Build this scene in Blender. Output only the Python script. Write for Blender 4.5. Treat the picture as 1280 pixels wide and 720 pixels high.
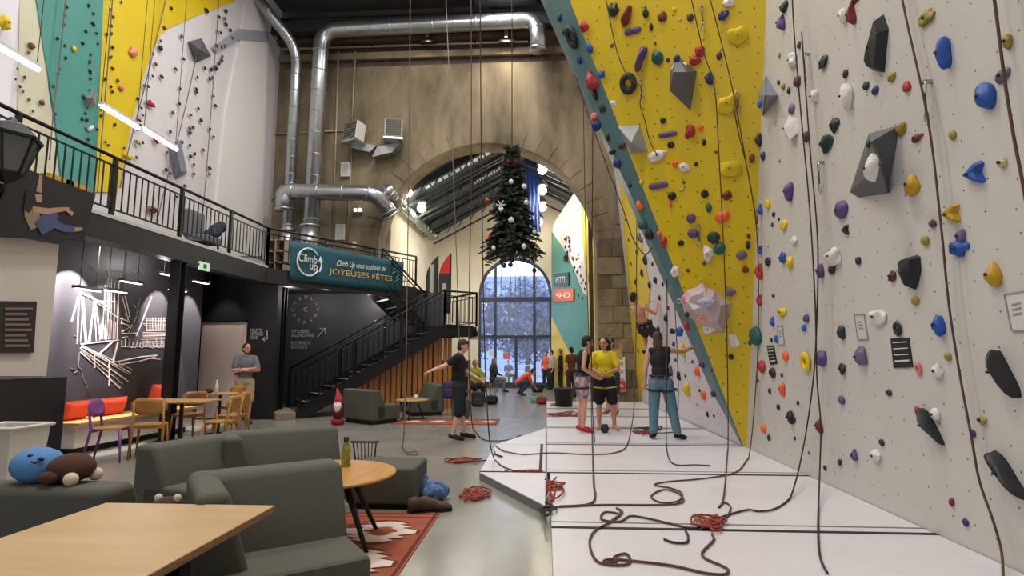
import bpy, bmesh, math, random
from mathutils import Vector, Matrix, noise
random.seed(7)
for _o in list(bpy.data.objects):
    bpy.data.objects.remove(_o)
SC = bpy.context.scene
COL = SC.collection
V = Vector
# ------------------------------------------------------------------ camera
F = 700.0
CAM = V((0, 0, 1.43))
YAW, PITCH = math.atan(43 / 700 * math.cos(math.atan(85 / 700))), math.atan(85 / 700)
cd = bpy.data.cameras.new('camera')
cam = bpy.data.objects.new('camera', cd)
COL.objects.link(cam)
cam.location = CAM
cam.rotation_euler = (math.pi / 2 + PITCH, 0, YAW)
cd.sensor_width = 36
cd.lens = 36 * F / 1280
cd.clip_start = .05
cd.clip_end = 300
SC.camera = cam
# ------------------------------------------------------------------ world, exposure, large lamps
SC.view_settings.view_transform = 'Standard'
SC.view_settings.look = 'None'
SC.view_settings.gamma = 1
SC.view_settings.use_curve_mapping = False
SC.view_settings.exposure = -0.93
w = bpy.data.worlds.new('sky')
SC.world = w
w.use_nodes = True
_bg = w.node_tree.nodes['Background']
_bg.inputs[0].default_value = (.70, .82, 1.0, 1)
_bg.inputs[1].default_value = 6.0


def lamp(name, kind, loc, energy, color=(1, 1, 1), size=1, size_y=None, target=None, spot=None, blend=.5):
    l = bpy.data.lights.new(name, kind)
    l.energy = energy
    l.color = color
    if kind == 'AREA':
        l.size = size
        if size_y:
            l.shape = 'RECTANGLE'
            l.size_y = size_y
    else:
        l.shadow_soft_size = size
    if kind == 'SPOT':
        l.spot_size = math.radians(spot)
        l.spot_blend = blend
    o = bpy.data.objects.new(name, l)
    COL.objects.link(o)
    o.location = loc
    if target is not None:
        o.rotation_euler = (V(target) - V(loc)).to_track_quat('-Z', 'Y').to_euler()
    return o


# roof lamps of the main hall: (x, y, watts); each gets a housing further down
HALL_Z = 12.6
HALL_LAMPS = [(-2.6, 2.0, 620), (-2.6, 7.5, 620), (-3.0, 12.5, 560), (-6.2, 3.5, 300), (-6.2, 10.0, 270), (.6, 4.8, 420), (-1.2, 15.6, 260)]
for _x, _y, _e in HALL_LAMPS:
    lamp('hall_lamp_light', 'AREA', (_x, _y, HALL_Z - .12), _e, (1, .955, .9), 1.2, 1.2, (_x, _y, 0))
# the big arched window in the wall behind the photographer
lamp('rear_window_light', 'AREA', (-2.5, -3.3, 4.6), 330, (.86, .93, 1), 5.5, 5, (-2.0, 8, 2.0))

# ------------------------------------------------------------------ pixel rays (1280 x 720)
_sy, _cy, _sp, _cp = math.sin(YAW), math.cos(YAW), math.sin(PITCH), math.cos(PITCH)
FW = V((-_sy * _cp, _cy * _cp, _sp))
RT = V((_cy, _sy, 0))
UP = RT.cross(FW)


def ray(px, py):
    return RT * ((px - 640) / F) + UP * ((360 - py) / F) + FW


def onp(px, py, p0, n):
    d = ray(px, py)
    n = V(n)
    return CAM + d * ((V(p0) - CAM).dot(n) / d.dot(n))


def onX(px, py, x):
    return onp(px, py, (x, 0, 0), (1, 0, 0))


def onY(px, py, y):
    return onp(px, py, (0, y, 0), (0, 1, 0))


def onZ(px, py, z=0.):
    return onp(px, py, (0, 0, z), (0, 0, 1))


def proj(p):
    q = V(p) - CAM
    s = q.dot(FW)
    return 640 + F * q.dot(RT) / s, 360 - F * q.dot(UP) / s, s


# ------------------------------------------------------------------ materials
MATS = {}


def lin(c):
    return tuple((x / 12.92 if x <= .04045 else ((x + .055) / 1.055) ** 2.4) for x in (v / 255 for v in c))


def mat(name, c, rough=.6, metal=0., var=.0, scale=6., bump=0., bscale=None, c2=None, emit=None, es=1., alpha=None, spec=None, trans=None, stretch=None, coat=0.):
    """c, c2 in 0-255 sRGB; c2 blended in by noise; var = brightness variation"""
    if name in MATS:
        return MATS[name]
    m = bpy.data.materials.new(name)
    m.use_nodes = True
    nt = m.node_tree
    b = nt.nodes['Principled BSDF']
    L = lin(c)
    b.inputs['Base Color'].default_value = (*L, 1)
    b.inputs['Roughness'].default_value = rough
    b.inputs['Metallic'].default_value = metal
    if coat:
        b.inputs['Coat Weight'].default_value = coat
    if spec is not None:
        b.inputs['Specular IOR Level'].default_value = spec
    if emit is not None:
        b.inputs['Emission Color'].default_value = (*lin(emit), 1)
        b.inputs['Emission Strength'].default_value = es
    if alpha is not None:
        b.inputs['Alpha'].default_value = alpha
    if trans is not None:
        b.inputs['Transmission Weight'].default_value = trans
    if var or bump or c2:
        tc = nt.nodes.new('ShaderNodeTexCoord')
        mp = nt.nodes.new('ShaderNodeMapping')
        if stretch:
            mp.inputs['Scale'].default_value = stretch
        nt.links.new(tc.outputs['Object'], mp.inputs[0])
        n = nt.nodes.new('ShaderNodeTexNoise')
        n.inputs['Scale'].default_value = scale
        n.inputs['Detail'].default_value = 5
        n.inputs['Roughness'].default_value = .6
        nt.links.new(mp.outputs[0], n.inputs['Vector'])
        if var or c2:
            cr = nt.nodes.new('ShaderNodeValToRGB')
            A = tuple(max(0, x * (1 - var)) for x in L)
            B = lin(c2) if c2 else tuple(min(1, x * (1 + var)) for x in L)
            cr.color_ramp.elements[0].position = .32
            cr.color_ramp.elements[1].position = .68
            cr.color_ramp.elements[0].color = (*(L if c2 else A), 1)
            cr.color_ramp.elements[1].color = (*B, 1)
            nt.links.new(n.outputs[0], cr.inputs[0])
            nt.links.new(cr.outputs[0], b.inputs['Base Color'])
        if bump:
            n2 = n
            if bscale:
                n2 = nt.nodes.new('ShaderNodeTexNoise')
                n2.inputs['Scale'].default_value = bscale
                n2.inputs['Detail'].default_value = 4
                nt.links.new(mp.outputs[0], n2.inputs['Vector'])
            bm_ = nt.nodes.new('ShaderNodeBump')
            bm_.inputs['Strength'].default_value = bump
            bm_.inputs['Distance'].default_value = .02
            nt.links.new(n2.outputs[0], bm_.inputs['Height'])
            nt.links.new(bm_.outputs[0], b.inputs['Normal'])
    MATS[name] = m
    return m


def bolt_mat(name, c, rough, spacing, axes, dot=(60, 58, 55), rad=.1, var=.03):
    """painted climbing panel: a jittered grid of small dark bolt holes"""
    m = mat(name, c, rough, var=var, scale=1.3)
    nt = m.node_tree
    b = nt.nodes['Principled BSDF']
    src = b.inputs['Base Color'].links[0].from_socket
    tc = nt.nodes.new('ShaderNodeTexCoord')
    sp = nt.nodes.new('ShaderNodeSeparateXYZ')
    cb = nt.nodes.new('ShaderNodeCombineXYZ')
    nt.links.new(tc.outputs['Object'], sp.inputs[0])
    for i, a in enumerate(axes):
        mu = nt.nodes.new('ShaderNodeMath')
        mu.operation = 'DIVIDE'
        mu.inputs[1].default_value = spacing
        nt.links.new(sp.outputs[a], mu.inputs[0])
        nt.links.new(mu.outputs[0], cb.inputs[i])
    vo = nt.nodes.new('ShaderNodeTexVoronoi')
    vo.voronoi_dimensions = '2D'
    vo.inputs['Scale'].default_value = 1
    vo.inputs['Randomness'].default_value = .45
    nt.links.new(cb.outputs[0], vo.inputs['Vector'])
    lt = nt.nodes.new('ShaderNodeMath')
    lt.operation = 'LESS_THAN'
    lt.inputs[1].default_value = rad
    nt.links.new(vo.outputs['Distance'], lt.inputs[0])
    mx = nt.nodes.new('ShaderNodeMix')
    mx.data_type = 'RGBA'
    nt.links.new(lt.outputs[0], mx.inputs[0])
    nt.links.new(src, mx.inputs[6])
    mx.inputs[7].default_value = (*lin(dot), 1)
    nt.links.new(mx.outputs[2], b.inputs['Base Color'])
    return m


# ------------------------------------------------------------------ mesh helpers
def link(name, me, m=None, parent=None, smooth=False):
    if m is not None:
        me.materials.clear()
        me.materials.append(m)
    if smooth:
        me.polygons.foreach_set('use_smooth', [True] * len(me.polygons))
    o = bpy.data.objects.new(name, me)
    COL.objects.link(o)
    if parent is not None:
        adopt(o, parent)
    return o


def adopt(o, parent):
    o.parent = parent
    mw = Matrix.Identity(4)
    p = parent
    chain = []
    while p:
        chain.append(p)
        p = p.parent
    for q in reversed(chain):
        mw = mw @ (q.matrix_parent_inverse @ q.matrix_basis)
    o.matrix_parent_inverse = mw.inverted()


def tag(o, label=None, cat=None, group=None, kind=None):
    if label:
        o['label'] = label
    if cat:
        o['category'] = cat
    if group:
        o['group'] = group
    if kind:
        o['kind'] = kind
    return o


def thing(name, label, cat, loc=(0, 0, 0), rz=0, group=None):
    o = bpy.data.objects.new(name, None)
    o.empty_display_size = .1
    COL.objects.link(o)
    o.location = loc
    o.rotation_euler = (0, 0, rz)
    return tag(o, label, cat, group)


def copy_tree(o, parent=None):
    c = o.copy()
    COL.objects.link(c)
    if parent is not None:
        c.parent = parent
    for ch in list(o.children):
        copy_tree(ch, c)
    return c


class MB:
    def __init__(s):
        s.v, s.f = [], []

    def add(s, vs, fs):
        k = len(s.v)
        s.v += [tuple(v) for v in vs]
        s.f += [tuple(i + k for i in f) for f in fs]
        return s

    def box(s, c, d, rz=0, M=None):
        c = V(c)
        R = M if M is not None else Matrix.Rotation(rz, 3, 'Z')
        vs = [c + R @ V((x * d[0] / 2, y * d[1] / 2, z * d[2] / 2)) for x in (-1, 1) for y in (-1, 1) for z in (-1, 1)]
        return s.add(vs, [(0, 1, 3, 2), (4, 6, 7, 5), (0, 4, 5, 1), (2, 3, 7, 6), (0, 2, 6, 4), (1, 5, 7, 3)])

    def bb(s, a, b):
        return s.box([(a[i] + b[i]) / 2 for i in range(3)], [abs(a[i] - b[i]) for i in range(3)])

    def prism(s, poly, vec):
        n = len(poly)
        vec = V(vec)
        vs = [V(p) for p in poly] + [V(p) + vec for p in poly]
        fs = [tuple(range(n))[::-1], tuple(range(n, 2 * n))]
        fs += [(i, (i + 1) % n, n + (i + 1) % n, n + i) for i in range(n)]
        return s.add(vs, fs)

    def bar(s, a, b, w, h=None, up=(0, 0, 1)):
        a, b = V(a), V(b)
        h = h or w
        d = (b - a)
        L = d.length
        d.normalize()
        u = V(up)
        if abs(d.dot(u)) > .98:
            u = V((0, 1, 0))
        r = d.cross(u).normalized()
        u = r.cross(d)
        M = Matrix((r, d, u)).transposed()
        return s.box((a + b) / 2, (w, L, h), M=M)

    def tube(s, pts, r, n=8, cap=True, closed=False):
        pts = [V(p) for p in pts]
        R = r if isinstance(r, (list, tuple)) else [r] * len(pts)
        N = len(pts)
        k = len(s.v)
        t0 = (pts[1] - pts[0]).normalized()
        u = V((0, 0, 1)) if abs(t0.z) < .9 else V((1, 0, 0))
        u = (u - t0 * u.dot(t0)).normalized()
        for i in range(N):
            a = pts[(i - 1) % N] if (closed or i > 0) else pts[0]
            b = pts[(i + 1) % N] if (closed or i < N - 1) else pts[-1]
            t = (b - a)
            t = t.normalized() if t.length > 1e-9 else t0
            u = (u - t * u.dot(t))
            u = u.normalized() if u.length > 1e-6 else t.orthogonal().normalized()
            w_ = t.cross(u)
            for j in range(n):
                an = 2 * math.pi * j / n
                s.v.append(tuple(pts[i] + (u * math.cos(an) + w_ * math.sin(an)) * R[i]))
        for i in range(N if closed else N - 1):
            i2 = (i + 1) % N
            for j in range(n):
                s.f.append((k + i * n + j, k + i * n + (j + 1) % n, k + i2 * n + (j + 1) % n, k + i2 * n + j))
        if cap and not closed:
            s.f.append(tuple(k + j for j in range(n))[::-1])
            s.f.append(tuple(k + (N - 1) * n + j for j in range(n)))
        return s

    def capsule(s, a, ra, b, rb, n=12):
        a, b = V(a), V(b)
        d = (b - a)
        d = d.normalized() if d.length > 1e-6 else V((0, 0, 1))
        pts, rs = [], []
        for an in (-88, -55, -25):
            q = math.radians(an)
            pts.append(a + d * ra * math.sin(q))
            rs.append(ra * math.cos(q))
        pts.append(a)
        rs.append(ra)
        pts.append((a + b) / 2)
        rs.append((ra + rb) / 2)
        pts.append(b)
        rs.append(rb)
        for an in (25, 55, 88):
            q = math.radians(an)
            pts.append(b + d * rb * math.sin(q))
            rs.append(rb * math.cos(q))
        return s.tube(pts, rs, n)

    def ell(s, c, r, R=None, nu=14, nv=9):
        c = V(c)
        k = len(s.v)
        for i in range(nv + 1):
            th = math.pi * i / nv
            for j in range(nu):
                ph = 2 * math.pi * j / nu
                p = V((r[0] * math.sin(th) * math.cos(ph), r[1] * math.sin(th) * math.sin(ph), r[2] * math.cos(th)))
                if i in (0, nv):
                    p = V((0, 0, r[2] * (1 if i == 0 else -1)))
                s.v.append(tuple(c + (R @ p if R is not None else p)))
        for i in range(nv):
            for j in range(nu):
                s.f.append((k + i * nu + j, k + (i + 1) * nu + j, k + (i + 1) * nu + (j + 1) % nu, k + i * nu + (j + 1) % nu))
        return s

    def lathe(s, prof, c=(0, 0, 0), n=20, M=None):
        c = V(c)
        k = len(s.v)
        for r, z in prof:
            for j in range(n):
                an = 2 * math.pi * j / n
                p = V((r * math.cos(an), r * math.sin(an), z))
                s.v.append(tuple(c + (M @ p if M is not None else p)))
        m = len(prof)
        for i in range(m - 1):
            for j in range(n):
                s.f.append((k + i * n + j, k + i * n + (j + 1) % n, k + (i + 1) * n + (j + 1) % n, k + (i + 1) * n + j))
        s.f.append(tuple(k + j for j in range(n))[::-1])
        s.f.append(tuple(k + (m - 1) * n + j for j in range(n)))
        return s

    def mesh(s, name, merge=False):
        me = bpy.data.meshes.new(name)
        me.from_pydata(s.v, [], s.f)
        bm = bmesh.new()
        bm.from_mesh(me)
        if merge:
            bmesh.ops.remove_doubles(bm, verts=bm.verts, dist=1e-5)
        bmesh.ops.recalc_face_normals(bm, faces=bm.faces)
        bm.to_mesh(me)
        bm.free()
        return me

    def build(s, name, m=None, parent=None, smooth=False, bevel=0, seg=2, merge=False):
        o = link(name, s.mesh(name, merge), m, parent, smooth)
        if bevel:
            b = o.modifiers.new('bevel', 'BEVEL')
            b.width = bevel
            b.segments = seg
            b.limit_method = 'ANGLE'
            if smooth is False and seg > 1:
                o.data.polygons.foreach_set('use_smooth', [True] * len(o.data.polygons))
                wn = o.modifiers.new('wn', 'WEIGHTED_NORMAL')
                wn.keep_sharp = True
        return o


def struct(o):
    o['kind'] = 'structure'
    return o


def evaluate(o):
    dg = bpy.context.evaluated_depsgraph_get()
    return bpy.data.meshes.new_from_object(o.evaluated_get(dg))


FONT_CACHE = {}


def text_mesh(body, depth=.0):
    key = (body, depth)
    if key in FONT_CACHE:
        return FONT_CACHE[key].copy()
    cu = bpy.data.curves.new('lettering', 'FONT')
    cu.body = body
    cu.align_x = 'LEFT'
    cu.resolution_u = 3
    cu.extrude = depth
    o = bpy.data.objects.new('lettering', cu)
    COL.objects.link(o)
    bpy.context.view_layer.update()
    me = evaluate(o)
    bpy.data.objects.remove(o)
    FONT_CACHE[key] = me
    return me.copy()


def text_fit(name, body, a, b, m, parent, nrm, stretch=1., shear=0., height=None, off=.004):
    """flat lettering whose baseline runs from point a to point b; nrm points to the reader"""
    a, b, nrm = V(a), V(b), V(nrm).normalized()
    me = text_mesh(body)
    xs = [v.co.x for v in me.vertices]
    ys = [v.co.y for v in me.vertices]
    x0, x1 = min(xs), max(xs)
    k = (b - a).length / (x1 - x0)
    ky = k * stretch if height is None else height / (max(ys) - min(ys))
    xd = (b - a).normalized()
    yd = nrm.cross(xd).normalized()
    for v in me.vertices:
        v.co = a + xd * ((v.co.x - x0) * k + shear * v.co.y * ky) + yd * (v.co.y * ky) + nrm * off
    return link(name, me, m, parent)


def flat(name, pts, m, parent, nrm, off=.004, thick=.003):
    nrm = V(nrm).normalized()
    return MB().prism([V(p) + nrm * off for p in pts], nrm * thick).build(name, m, parent)
# ================================================================== SETTING
XR = 2.95            # near right climbing wall
YA = 17.5            # arch wall front
XM = -6.4            # mezzanine edge
XL = -9.0            # left climbing wall
ZM0, ZM1 = 3.10, 3.44  # mezzanine fascia bottom / floor top
MT = .09             # mat thickness

m_floor = mat('polished_concrete', (150, 149, 141), .2, var=.1, scale=.9, bump=.025, bscale=25, c2=(130, 129, 121))
m_white = bolt_mat('white_climbing_panel', (200, 196, 191), .42, .21, (1, 2), dot=(96, 92, 88), rad=.036)
m_whitefar = bolt_mat('white_far_panel', (214, 208, 212), .5, .21, (1, 2), rad=.06)
m_yellow = bolt_mat('yellow_climbing_panel', (217, 187, 12), .45, .2, (0, 2), dot=(120, 95, 20), rad=.06, var=.05)
m_yellow2 = mat('yellow_panel_paint', (222, 194, 26), .5, var=.04, scale=2)
m_teal = mat('teal_panel_paint', (74, 146, 138), .5, var=.06, scale=2)
m_tealgrey = mat('grey_teal_edge_paint', (86, 120, 122), .5, var=.1, scale=3)
m_wpaint = mat('white_panel_paint', (222, 218, 222), .55, var=.03, scale=2)
m_cream = mat('cream_panel_paint', (208, 205, 180), .55, var=.04, scale=2)
m_stone = mat('stained_stone_plaster', (88, 78, 61), .85, scale=.8, c2=(158, 143, 116), bump=.3, bscale=9, stretch=(1.3, 1, .42))
m_block = mat('pillar_stone', (130, 117, 95), .9, var=.22, scale=5, bump=.4, bscale=14)
m_block2 = mat('pillar_stone_dark', (98, 87, 69), .9, var=.2, scale=5, bump=.4, bscale=14)
m_upper = mat('dark_upper_wall', (66, 56, 50), .8, scale=1.2, c2=(108, 92, 78))
m_black = mat('black_wall_paint', (33, 33, 37), .45, var=.12, scale=2)
m_charcoal = mat('charcoal_wall_paint', (66, 66, 72), .5, var=.08, scale=2)
m_steel = mat('black_steel', (30, 31, 33), .45, .3)
m_steelb = mat('dark_steel_beam', (47, 49, 53), .5, .2, var=.08, scale=3)
m_galv = mat('galvanised_duct', (186, 190, 194), .3, .92, var=.1, scale=5, stretch=(1, 1, 1))
m_roof = mat('roof_deck', (70, 77, 82), .6, var=.12, scale=1.5)
m_roofsteel = mat('roof_steel', (58, 64, 70), .5, .3)
m_cw = mat('cream_wall', (214, 206, 186), .75, scale=.5, c2=(234, 228, 212), bump=.08, bscale=12)
m_woodlt = mat('light_birch', (196, 158, 104), .42, scale=2.2, c2=(182, 142, 88), stretch=(1, 9, 1))
m_woodend = mat('plywood_edge', (150, 112, 66), .6, scale=40, c2=(110, 78, 44), stretch=(.3, .3, 3))
m_ochre = mat('ochre_slat', (186, 124, 60), .6, var=.2, scale=4, stretch=(6, 6, .6))

# ---- floor / roof / outer shell
struct(MB().bb((-12, -4, -.2), (6, 30, 0)).build('floor', m_floor))
struct(MB().bb((-12, -4, 13.2), (6, 18.4, 13.5)).build('ceiling', m_roof))
_rb = thing('roof_beam', 'dark steel beams under the hall roof above the arch wall', 'beam', (-3, 16.9, 12.3))
MB().bb((-9, 16.75, 11.98), (1.2, 16.95, 12.02)).build('flange', m_roofsteel, _rb)
MB().bb((-9, 16.83, 12.02), (1.2, 16.87, 12.45)).build('web', m_roofsteel, _rb)
MB().bb((-9, 16.75, 12.45), (1.2, 16.95, 12.49)).build('flange', m_roofsteel, _rb)

struct(MB().bb((-9.3, -3.9, 0), (3.2, -3.6, 13.4)).build('wall_rear', m_stone))
struct(MB().bb((-9.3, -3.6, 0), (-9.0, 17.5, 3.44)).build('wall_left_lower', m_black))
# ---- near right wall
S0 = V((XR, onZ(925, 560, MT).y, 0))
S0.y = 8.75
S1 = onX(958, 0, XR)
_k = (12.9 - S0.z) / (S1.z - S0.z)
S2 = S0 + (S1 - S0) * _k
S2.x = XR
_wr = MB()
_wr.prism([(XR, -3.5, 0), (XR, S0.y, 0), (XR, S2.y, 12.9), (XR, -3.5, 12.9)], (.25, 0, 0))
struct(_wr.build('wall_right', m_white))

# ---- prow (yellow face with a narrow grey-teal flank), overhanging the mats
E1 = onY(712, 0, 8.1)
Q1 = onY(676, 0, 9.15)
P0 = V((XR, S0.y, 0))
Q0 = onX(893, 498, XR - .02)
ext = lambda a, b: a + (b - a) * ((12.9 - a.z) / (b.z - a.z))
E2, Q2 = ext(P0, E1), ext(Q0, Q1)
YN = (E2 - P0).cross(S2 - P0).normalized()
if YN.y > 0:
    YN = -YN
TN = (E2 - P0).cross(Q2 - P0).normalized()
if TN.x > 0:
    TN = -TN
prow = thing('wall_overhang', None, None, P0)
struct(prow)
MB().add([P0, S2, E2, P0 - YN * .12, S2 - YN * .12, E2 - YN * .12], [(0, 1, 2), (5, 4, 3), (0, 2, 5, 3), (0, 3, 4, 1), (1, 4, 5, 2)]).build('yellow_face', m_yellow, prow)
MB().add([P0, E2, Q2, Q0, P0 - TN * .1, E2 - TN * .1, Q2 - TN * .1, Q0 - TN * .1],
         [(0, 1, 2, 3), (7, 6, 5, 4), (0, 4, 5, 1), (1, 5, 6, 2), (2, 6, 7, 3), (3, 7, 4, 0)]).build('teal_flank', m_tealgrey, prow)
_qb = V((XR + .1, 11.8, 12.9))
MB().add([Q0, Q2, _qb, Q0 + V((.1, 0, 0)), Q2 + V((.1, 0, 0)), _qb + V((.1, 0, 0))], [(0, 1, 2), (5, 4, 3), (0, 1, 4, 3), (1, 2, 5, 4), (2, 0, 3, 5)]).build('back_face', m_wpaint, prow)

# ---- far part of the right wall, leaning out a little, with yellow edge panel
FB0, FB1 = V((XR, S0.y + .02, 0)), V((2.83, YA - .02, 0))
FT1 = onY(768, 215, YA - .02)
_s = FT1.x - FB1.x
FT1 = FB1 + (FT1 - FB1) * (12.9 / FT1.z)
FT0 = FB0 + V((FT1.x - FB1.x, 0, 12.9))
FN = (FB1 - FB0).cross(FT0 - FB0).normalized()
if FN.x > 0:
    FN = -FN
wf = MB().prism([FB0, FB1, FT1, FT0], -FN * .2).build('wall_right_far', m_whitefar)
struct(wf)


def onF(px, py):
    return onp(px, py, FB0, FN)


flat('panel', [onF(775, 225), onF(768, 190), onF(780, 190), onF(800, 290), onF(813, 360), onF(801, 505), onF(798, 505)], m_yellow2, wf, FN, .006, .012)
#flat('panel', [onF(801, 505), onF(798, 440), onF(806, 400), onF(812, 512)], m_yellow2, wf, FN, .006, .012)

# ---- arch wall
ACX, AR, ASP = -1.9, 3.5, 4.85
XA0, XA1 = XL - .2, 3.2
def archpts(cx, r, zs, n=28, a0=0, a1=180):
    return [V((cx + r * math.cos(math.radians(a0 + (a1 - a0) * i / n)), 0, zs + r * math.sin(math.radians(a0 + (a1 - a0) * i / n)))) for i in range(n + 1)]


def arch_wall(cx, r, zs, x0, x1, ztop, y0, y1):
    mb = MB()
    ap = archpts(cx, r, zs)
    mb.bb((x0, y0, 0), (cx - r, y1, zs))
    mb.bb((cx + r, y0, 0), (x1, y1, zs))
    # upper part as quads from arch to the top edge
    for i in range(len(ap) - 1):
        a, b = ap[i], ap[i + 1]
        def out(p):
            d = V((p.x - cx, 0, p.z - zs))
            ts = []
            if d.x > 1e-6: ts.append((x1 - cx) / d.x)
            if d.x < -1e-6: ts.append((x0 - cx) / d.x)
            if d.z > 1e-6: ts.append((ztop - zs) / d.z)
            t = min(ts)
            return V((cx, 0, zs)) + d * t
        oa, ob = out(a), out(b)
        poly = [a, oa, ob, b]
        if abs(oa.x - ob.x) > 1e-4 and abs(oa.z - ob.z) > 1e-4:
            poly = [a, oa, V((x1 if oa.x > cx else x0, 0, ztop)), ob, b]
        mb.prism([(p.x, y0, p.z) for p in poly], (0, y1 - y0, 0))
    return mb


wa = struct(arch_wall(ACX, AR, ASP, XA0, XA1, 11.1, YA, YA + .9).build('wall_arch', m_stone, merge=True))
# arch ring stones
for i in range(23):
    a0, a1 = 180 * i / 23 + .35, 180 * (i + 1) / 23 - .35
    dp = random.uniform(.01, .03)
    po = [ACX + (AR - .0) * math.cos(math.radians(a0)), ASP + AR * math.sin(math.radians(a0))]
    ro = AR + .52
    pts = [(ACX + q * math.cos(math.radians(a)), YA - dp, ASP + q * math.sin(math.radians(a))) for q, a in ((AR - .01, a0), (ro, a0), (ro, a1), (AR - .01, a1))]
    MB().prism(pts, (0, dp + .02, 0)).build('arch_stone', m_stone, wa)
# right pillar blocks (front face), and left pier courses
z = .0
row = 0
while z < 9.2:
    h = random.uniform(.42, .62)
    x = ACX + AR + .02 if z < ASP else ACX + AR + .62
    split = [x]
    xx = x + (.45 if row % 2 else .75)
    while xx < 3.0:
        split.append(xx)
        xx += random.uniform(.5, .8)
    split.append(3.18)
    for a, b in zip(split, split[1:]):
        if b - a < .12:
            continue
        dp = random.choice([.015, .02, .03, .045, .06])
        MB().bb((a + .012, YA - dp, z + .012), (b - .012, YA + .02, z + h - .012)).build('stone_block', random.choice([m_block, m_block, m_stone, m_block2]), wa)
    z += h
    row += 1
# cornices
struct(MB().bb((XA0, YA - .1, onY(500, 74, YA).z), (1.3, YA, onY(500, 66, YA).z)).build('trim_1', m_stone))
struct(MB().bb((XA0, YA - .28, onY(500, 54, YA).z), (1.3, YA, onY(500, 50, YA).z)).build('trim_2', mat('ledge_wood', (96, 74, 56), .8, var=.2, scale=5)))
struct(MB().bb((XA0, YA + .1, 11.0), (3.2, YA + .6, 13.4)).build('wall_upper', m_upper))
# window board lit band above cornice
struct(MB().bb((XA0, YA - .22, 12.1), (1.3, YA + .1, 12.35)).build('trim_3', mat('ledge_wood', (96, 74, 56))))

# ---- left climbing wall and its coloured panels
wl = struct(MB().bb((XL - .3, -3.5, ZM1), (XL, YA, 13.2)).build('wall_left', m_wpaint))
LN = V((1, 0, 0))


def lp(*pp):
    return [onX(x, y, XL) for x, y in pp]


flat('panel', lp((24, -40), (47, -40), (60, 120), (74, 240), (20, 240)), m_cream, wl, LN, .0, .02)
flat('panel', lp((36, -40), (127, -40), (127, 0), (122, 100), (116, 240), (76, 240), (67, 150), (52, 60), (43, 0)), m_teal, wl, LN, .0, .04)
flat('panel', lp((129, -40), (330, -40), (292, 2), (247, 18), (203, 38), (190, 60), (178, 95), (164, 150), (146, 240), (117, 240), (123, 110)), m_yellow2, wl, LN, .0, .03)
flat('panel', lp((333, -40), (333, 40), (328, 240), (326, 320), (262, 320), (280, 140), (298, 50), (312, -40)), mat('smooth_white_panel', (232, 228, 228), .6), wl, LN, .0, .05)
flat('panel', lp((262, 60), (297, 36), (333, 40), (333, 53), (296, 50), (268, 66)), mat('grey_shade_stripe', (160, 162, 172), .6), wl, LN, .05, .02)  # overhang shade laid on the wall as a grey band
# nearer pilaster at the left frame edge
struct(MB().prism([onX(-60, -60, XL + .7), onX(30, -60, XL + .7), onX(12, 130, XL + .7), onX(0, 190, XL + .7), onX(-60, 190, XL + .7)], (-.7, 0, 0)).build('wall_left_buttress', mat('buttress_white', (226, 222, 234), .6)))

# ---- mezzanine
DA, DB = V((XM, 12.35, 0)), V((-3.85, 16.25, 0))
DD = (DB - DA).normalized()
DNrm = V((DD.y, -DD.x, 0))       # towards the photographer / right
pl = [V((XL, -3.5, 0)), V((XM, -3.5, 0)), DA, DB, V((-3.55, YA, 0)), V((XL, YA, 0))]
struct(MB().prism([V((p.x, p.y, ZM0 + .22)) for p in pl], (0, 0, ZM1 - ZM0 - .24)).build('mezzanine_floor', m_black))
mz = thing('mezzanine_edge_beam', 'dark steel beam along the mezzanine edge over the bar', 'beam', (XM, 6, ZM0))
MB().bb((XM - .06, -3.5, ZM0), (XM + .02, DA.y, ZM1)).build('beam', m_steelb, mz)
MB().bb((XM - .2, -3.5, ZM0 - .02), (XM + .06, DA.y, ZM0 + .02)).build('flange', m_steelb, mz)
MB().bb((XM - .04, -3.5, ZM1), (XM + .03, DA.y, ZM1 + .05)).build('kerb', mat('pale_kerb', (200, 200, 196), .6), mz)
mz2 = thing('mezzanine_edge_beam', 'dark steel beam below the teal holiday banner', 'beam', (DA.x, DA.y, ZM0))
MB().bar((DA.x, DA.y, (ZM0 + ZM1) / 2), (DB.x, DB.y, (ZM0 + ZM1) / 2), .07, ZM1 - ZM0).build('beam', m_steelb, mz2)
MB().bar((DA.x, DA.y, ZM0 - .0), (DB.x, DB.y, ZM0 - .0), .2, .03).build('flange', m_steelb, mz2)

# ---- walls under the mezzanine
XW = -7.4
struct(MB().bb((XW - .2, 3.5, 0), (XW, 11.6, ZM0 + .22)).build('wall_bar', m_charcoal))
wb = struct(MB().bb((-8.9, 12.6, 0), (-6.22, 12.8, ZM0 + .22)).build('wall_back', m_black))
struct(MB().bb((-8.5, 16.6, 0), (-3.1, 16.75, ZM0 + .22)).build('wall_clock', m_charcoal))
struct(MB().bb((-8.9, 11.4, 0), (-8.75, 12.7, ZM0 + .22)).build('wall_corridor', m_black))
_dc = mat('pale_door_paint', (226, 208, 200), .6)
dr = struct(MB().bb((-7.98, 12.56, 0.02), (-6.92, 12.6, 2.2)).build('door_1', _dc))
MB().bb((-7.93, 12.545, .05), (-6.97, 12.565, 2.15)).build('door_leaf', _dc, dr, bevel=.006)
MB().bb((-7.1, 12.5, 1.0), (-6.98, 12.55, 1.05)).build('door_handle', m_steel, dr)
MB().bb((-7.98, 12.52, 2.2), (-6.9, 12.6, 2.26)).build('door_head', m_steel, dr)
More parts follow.
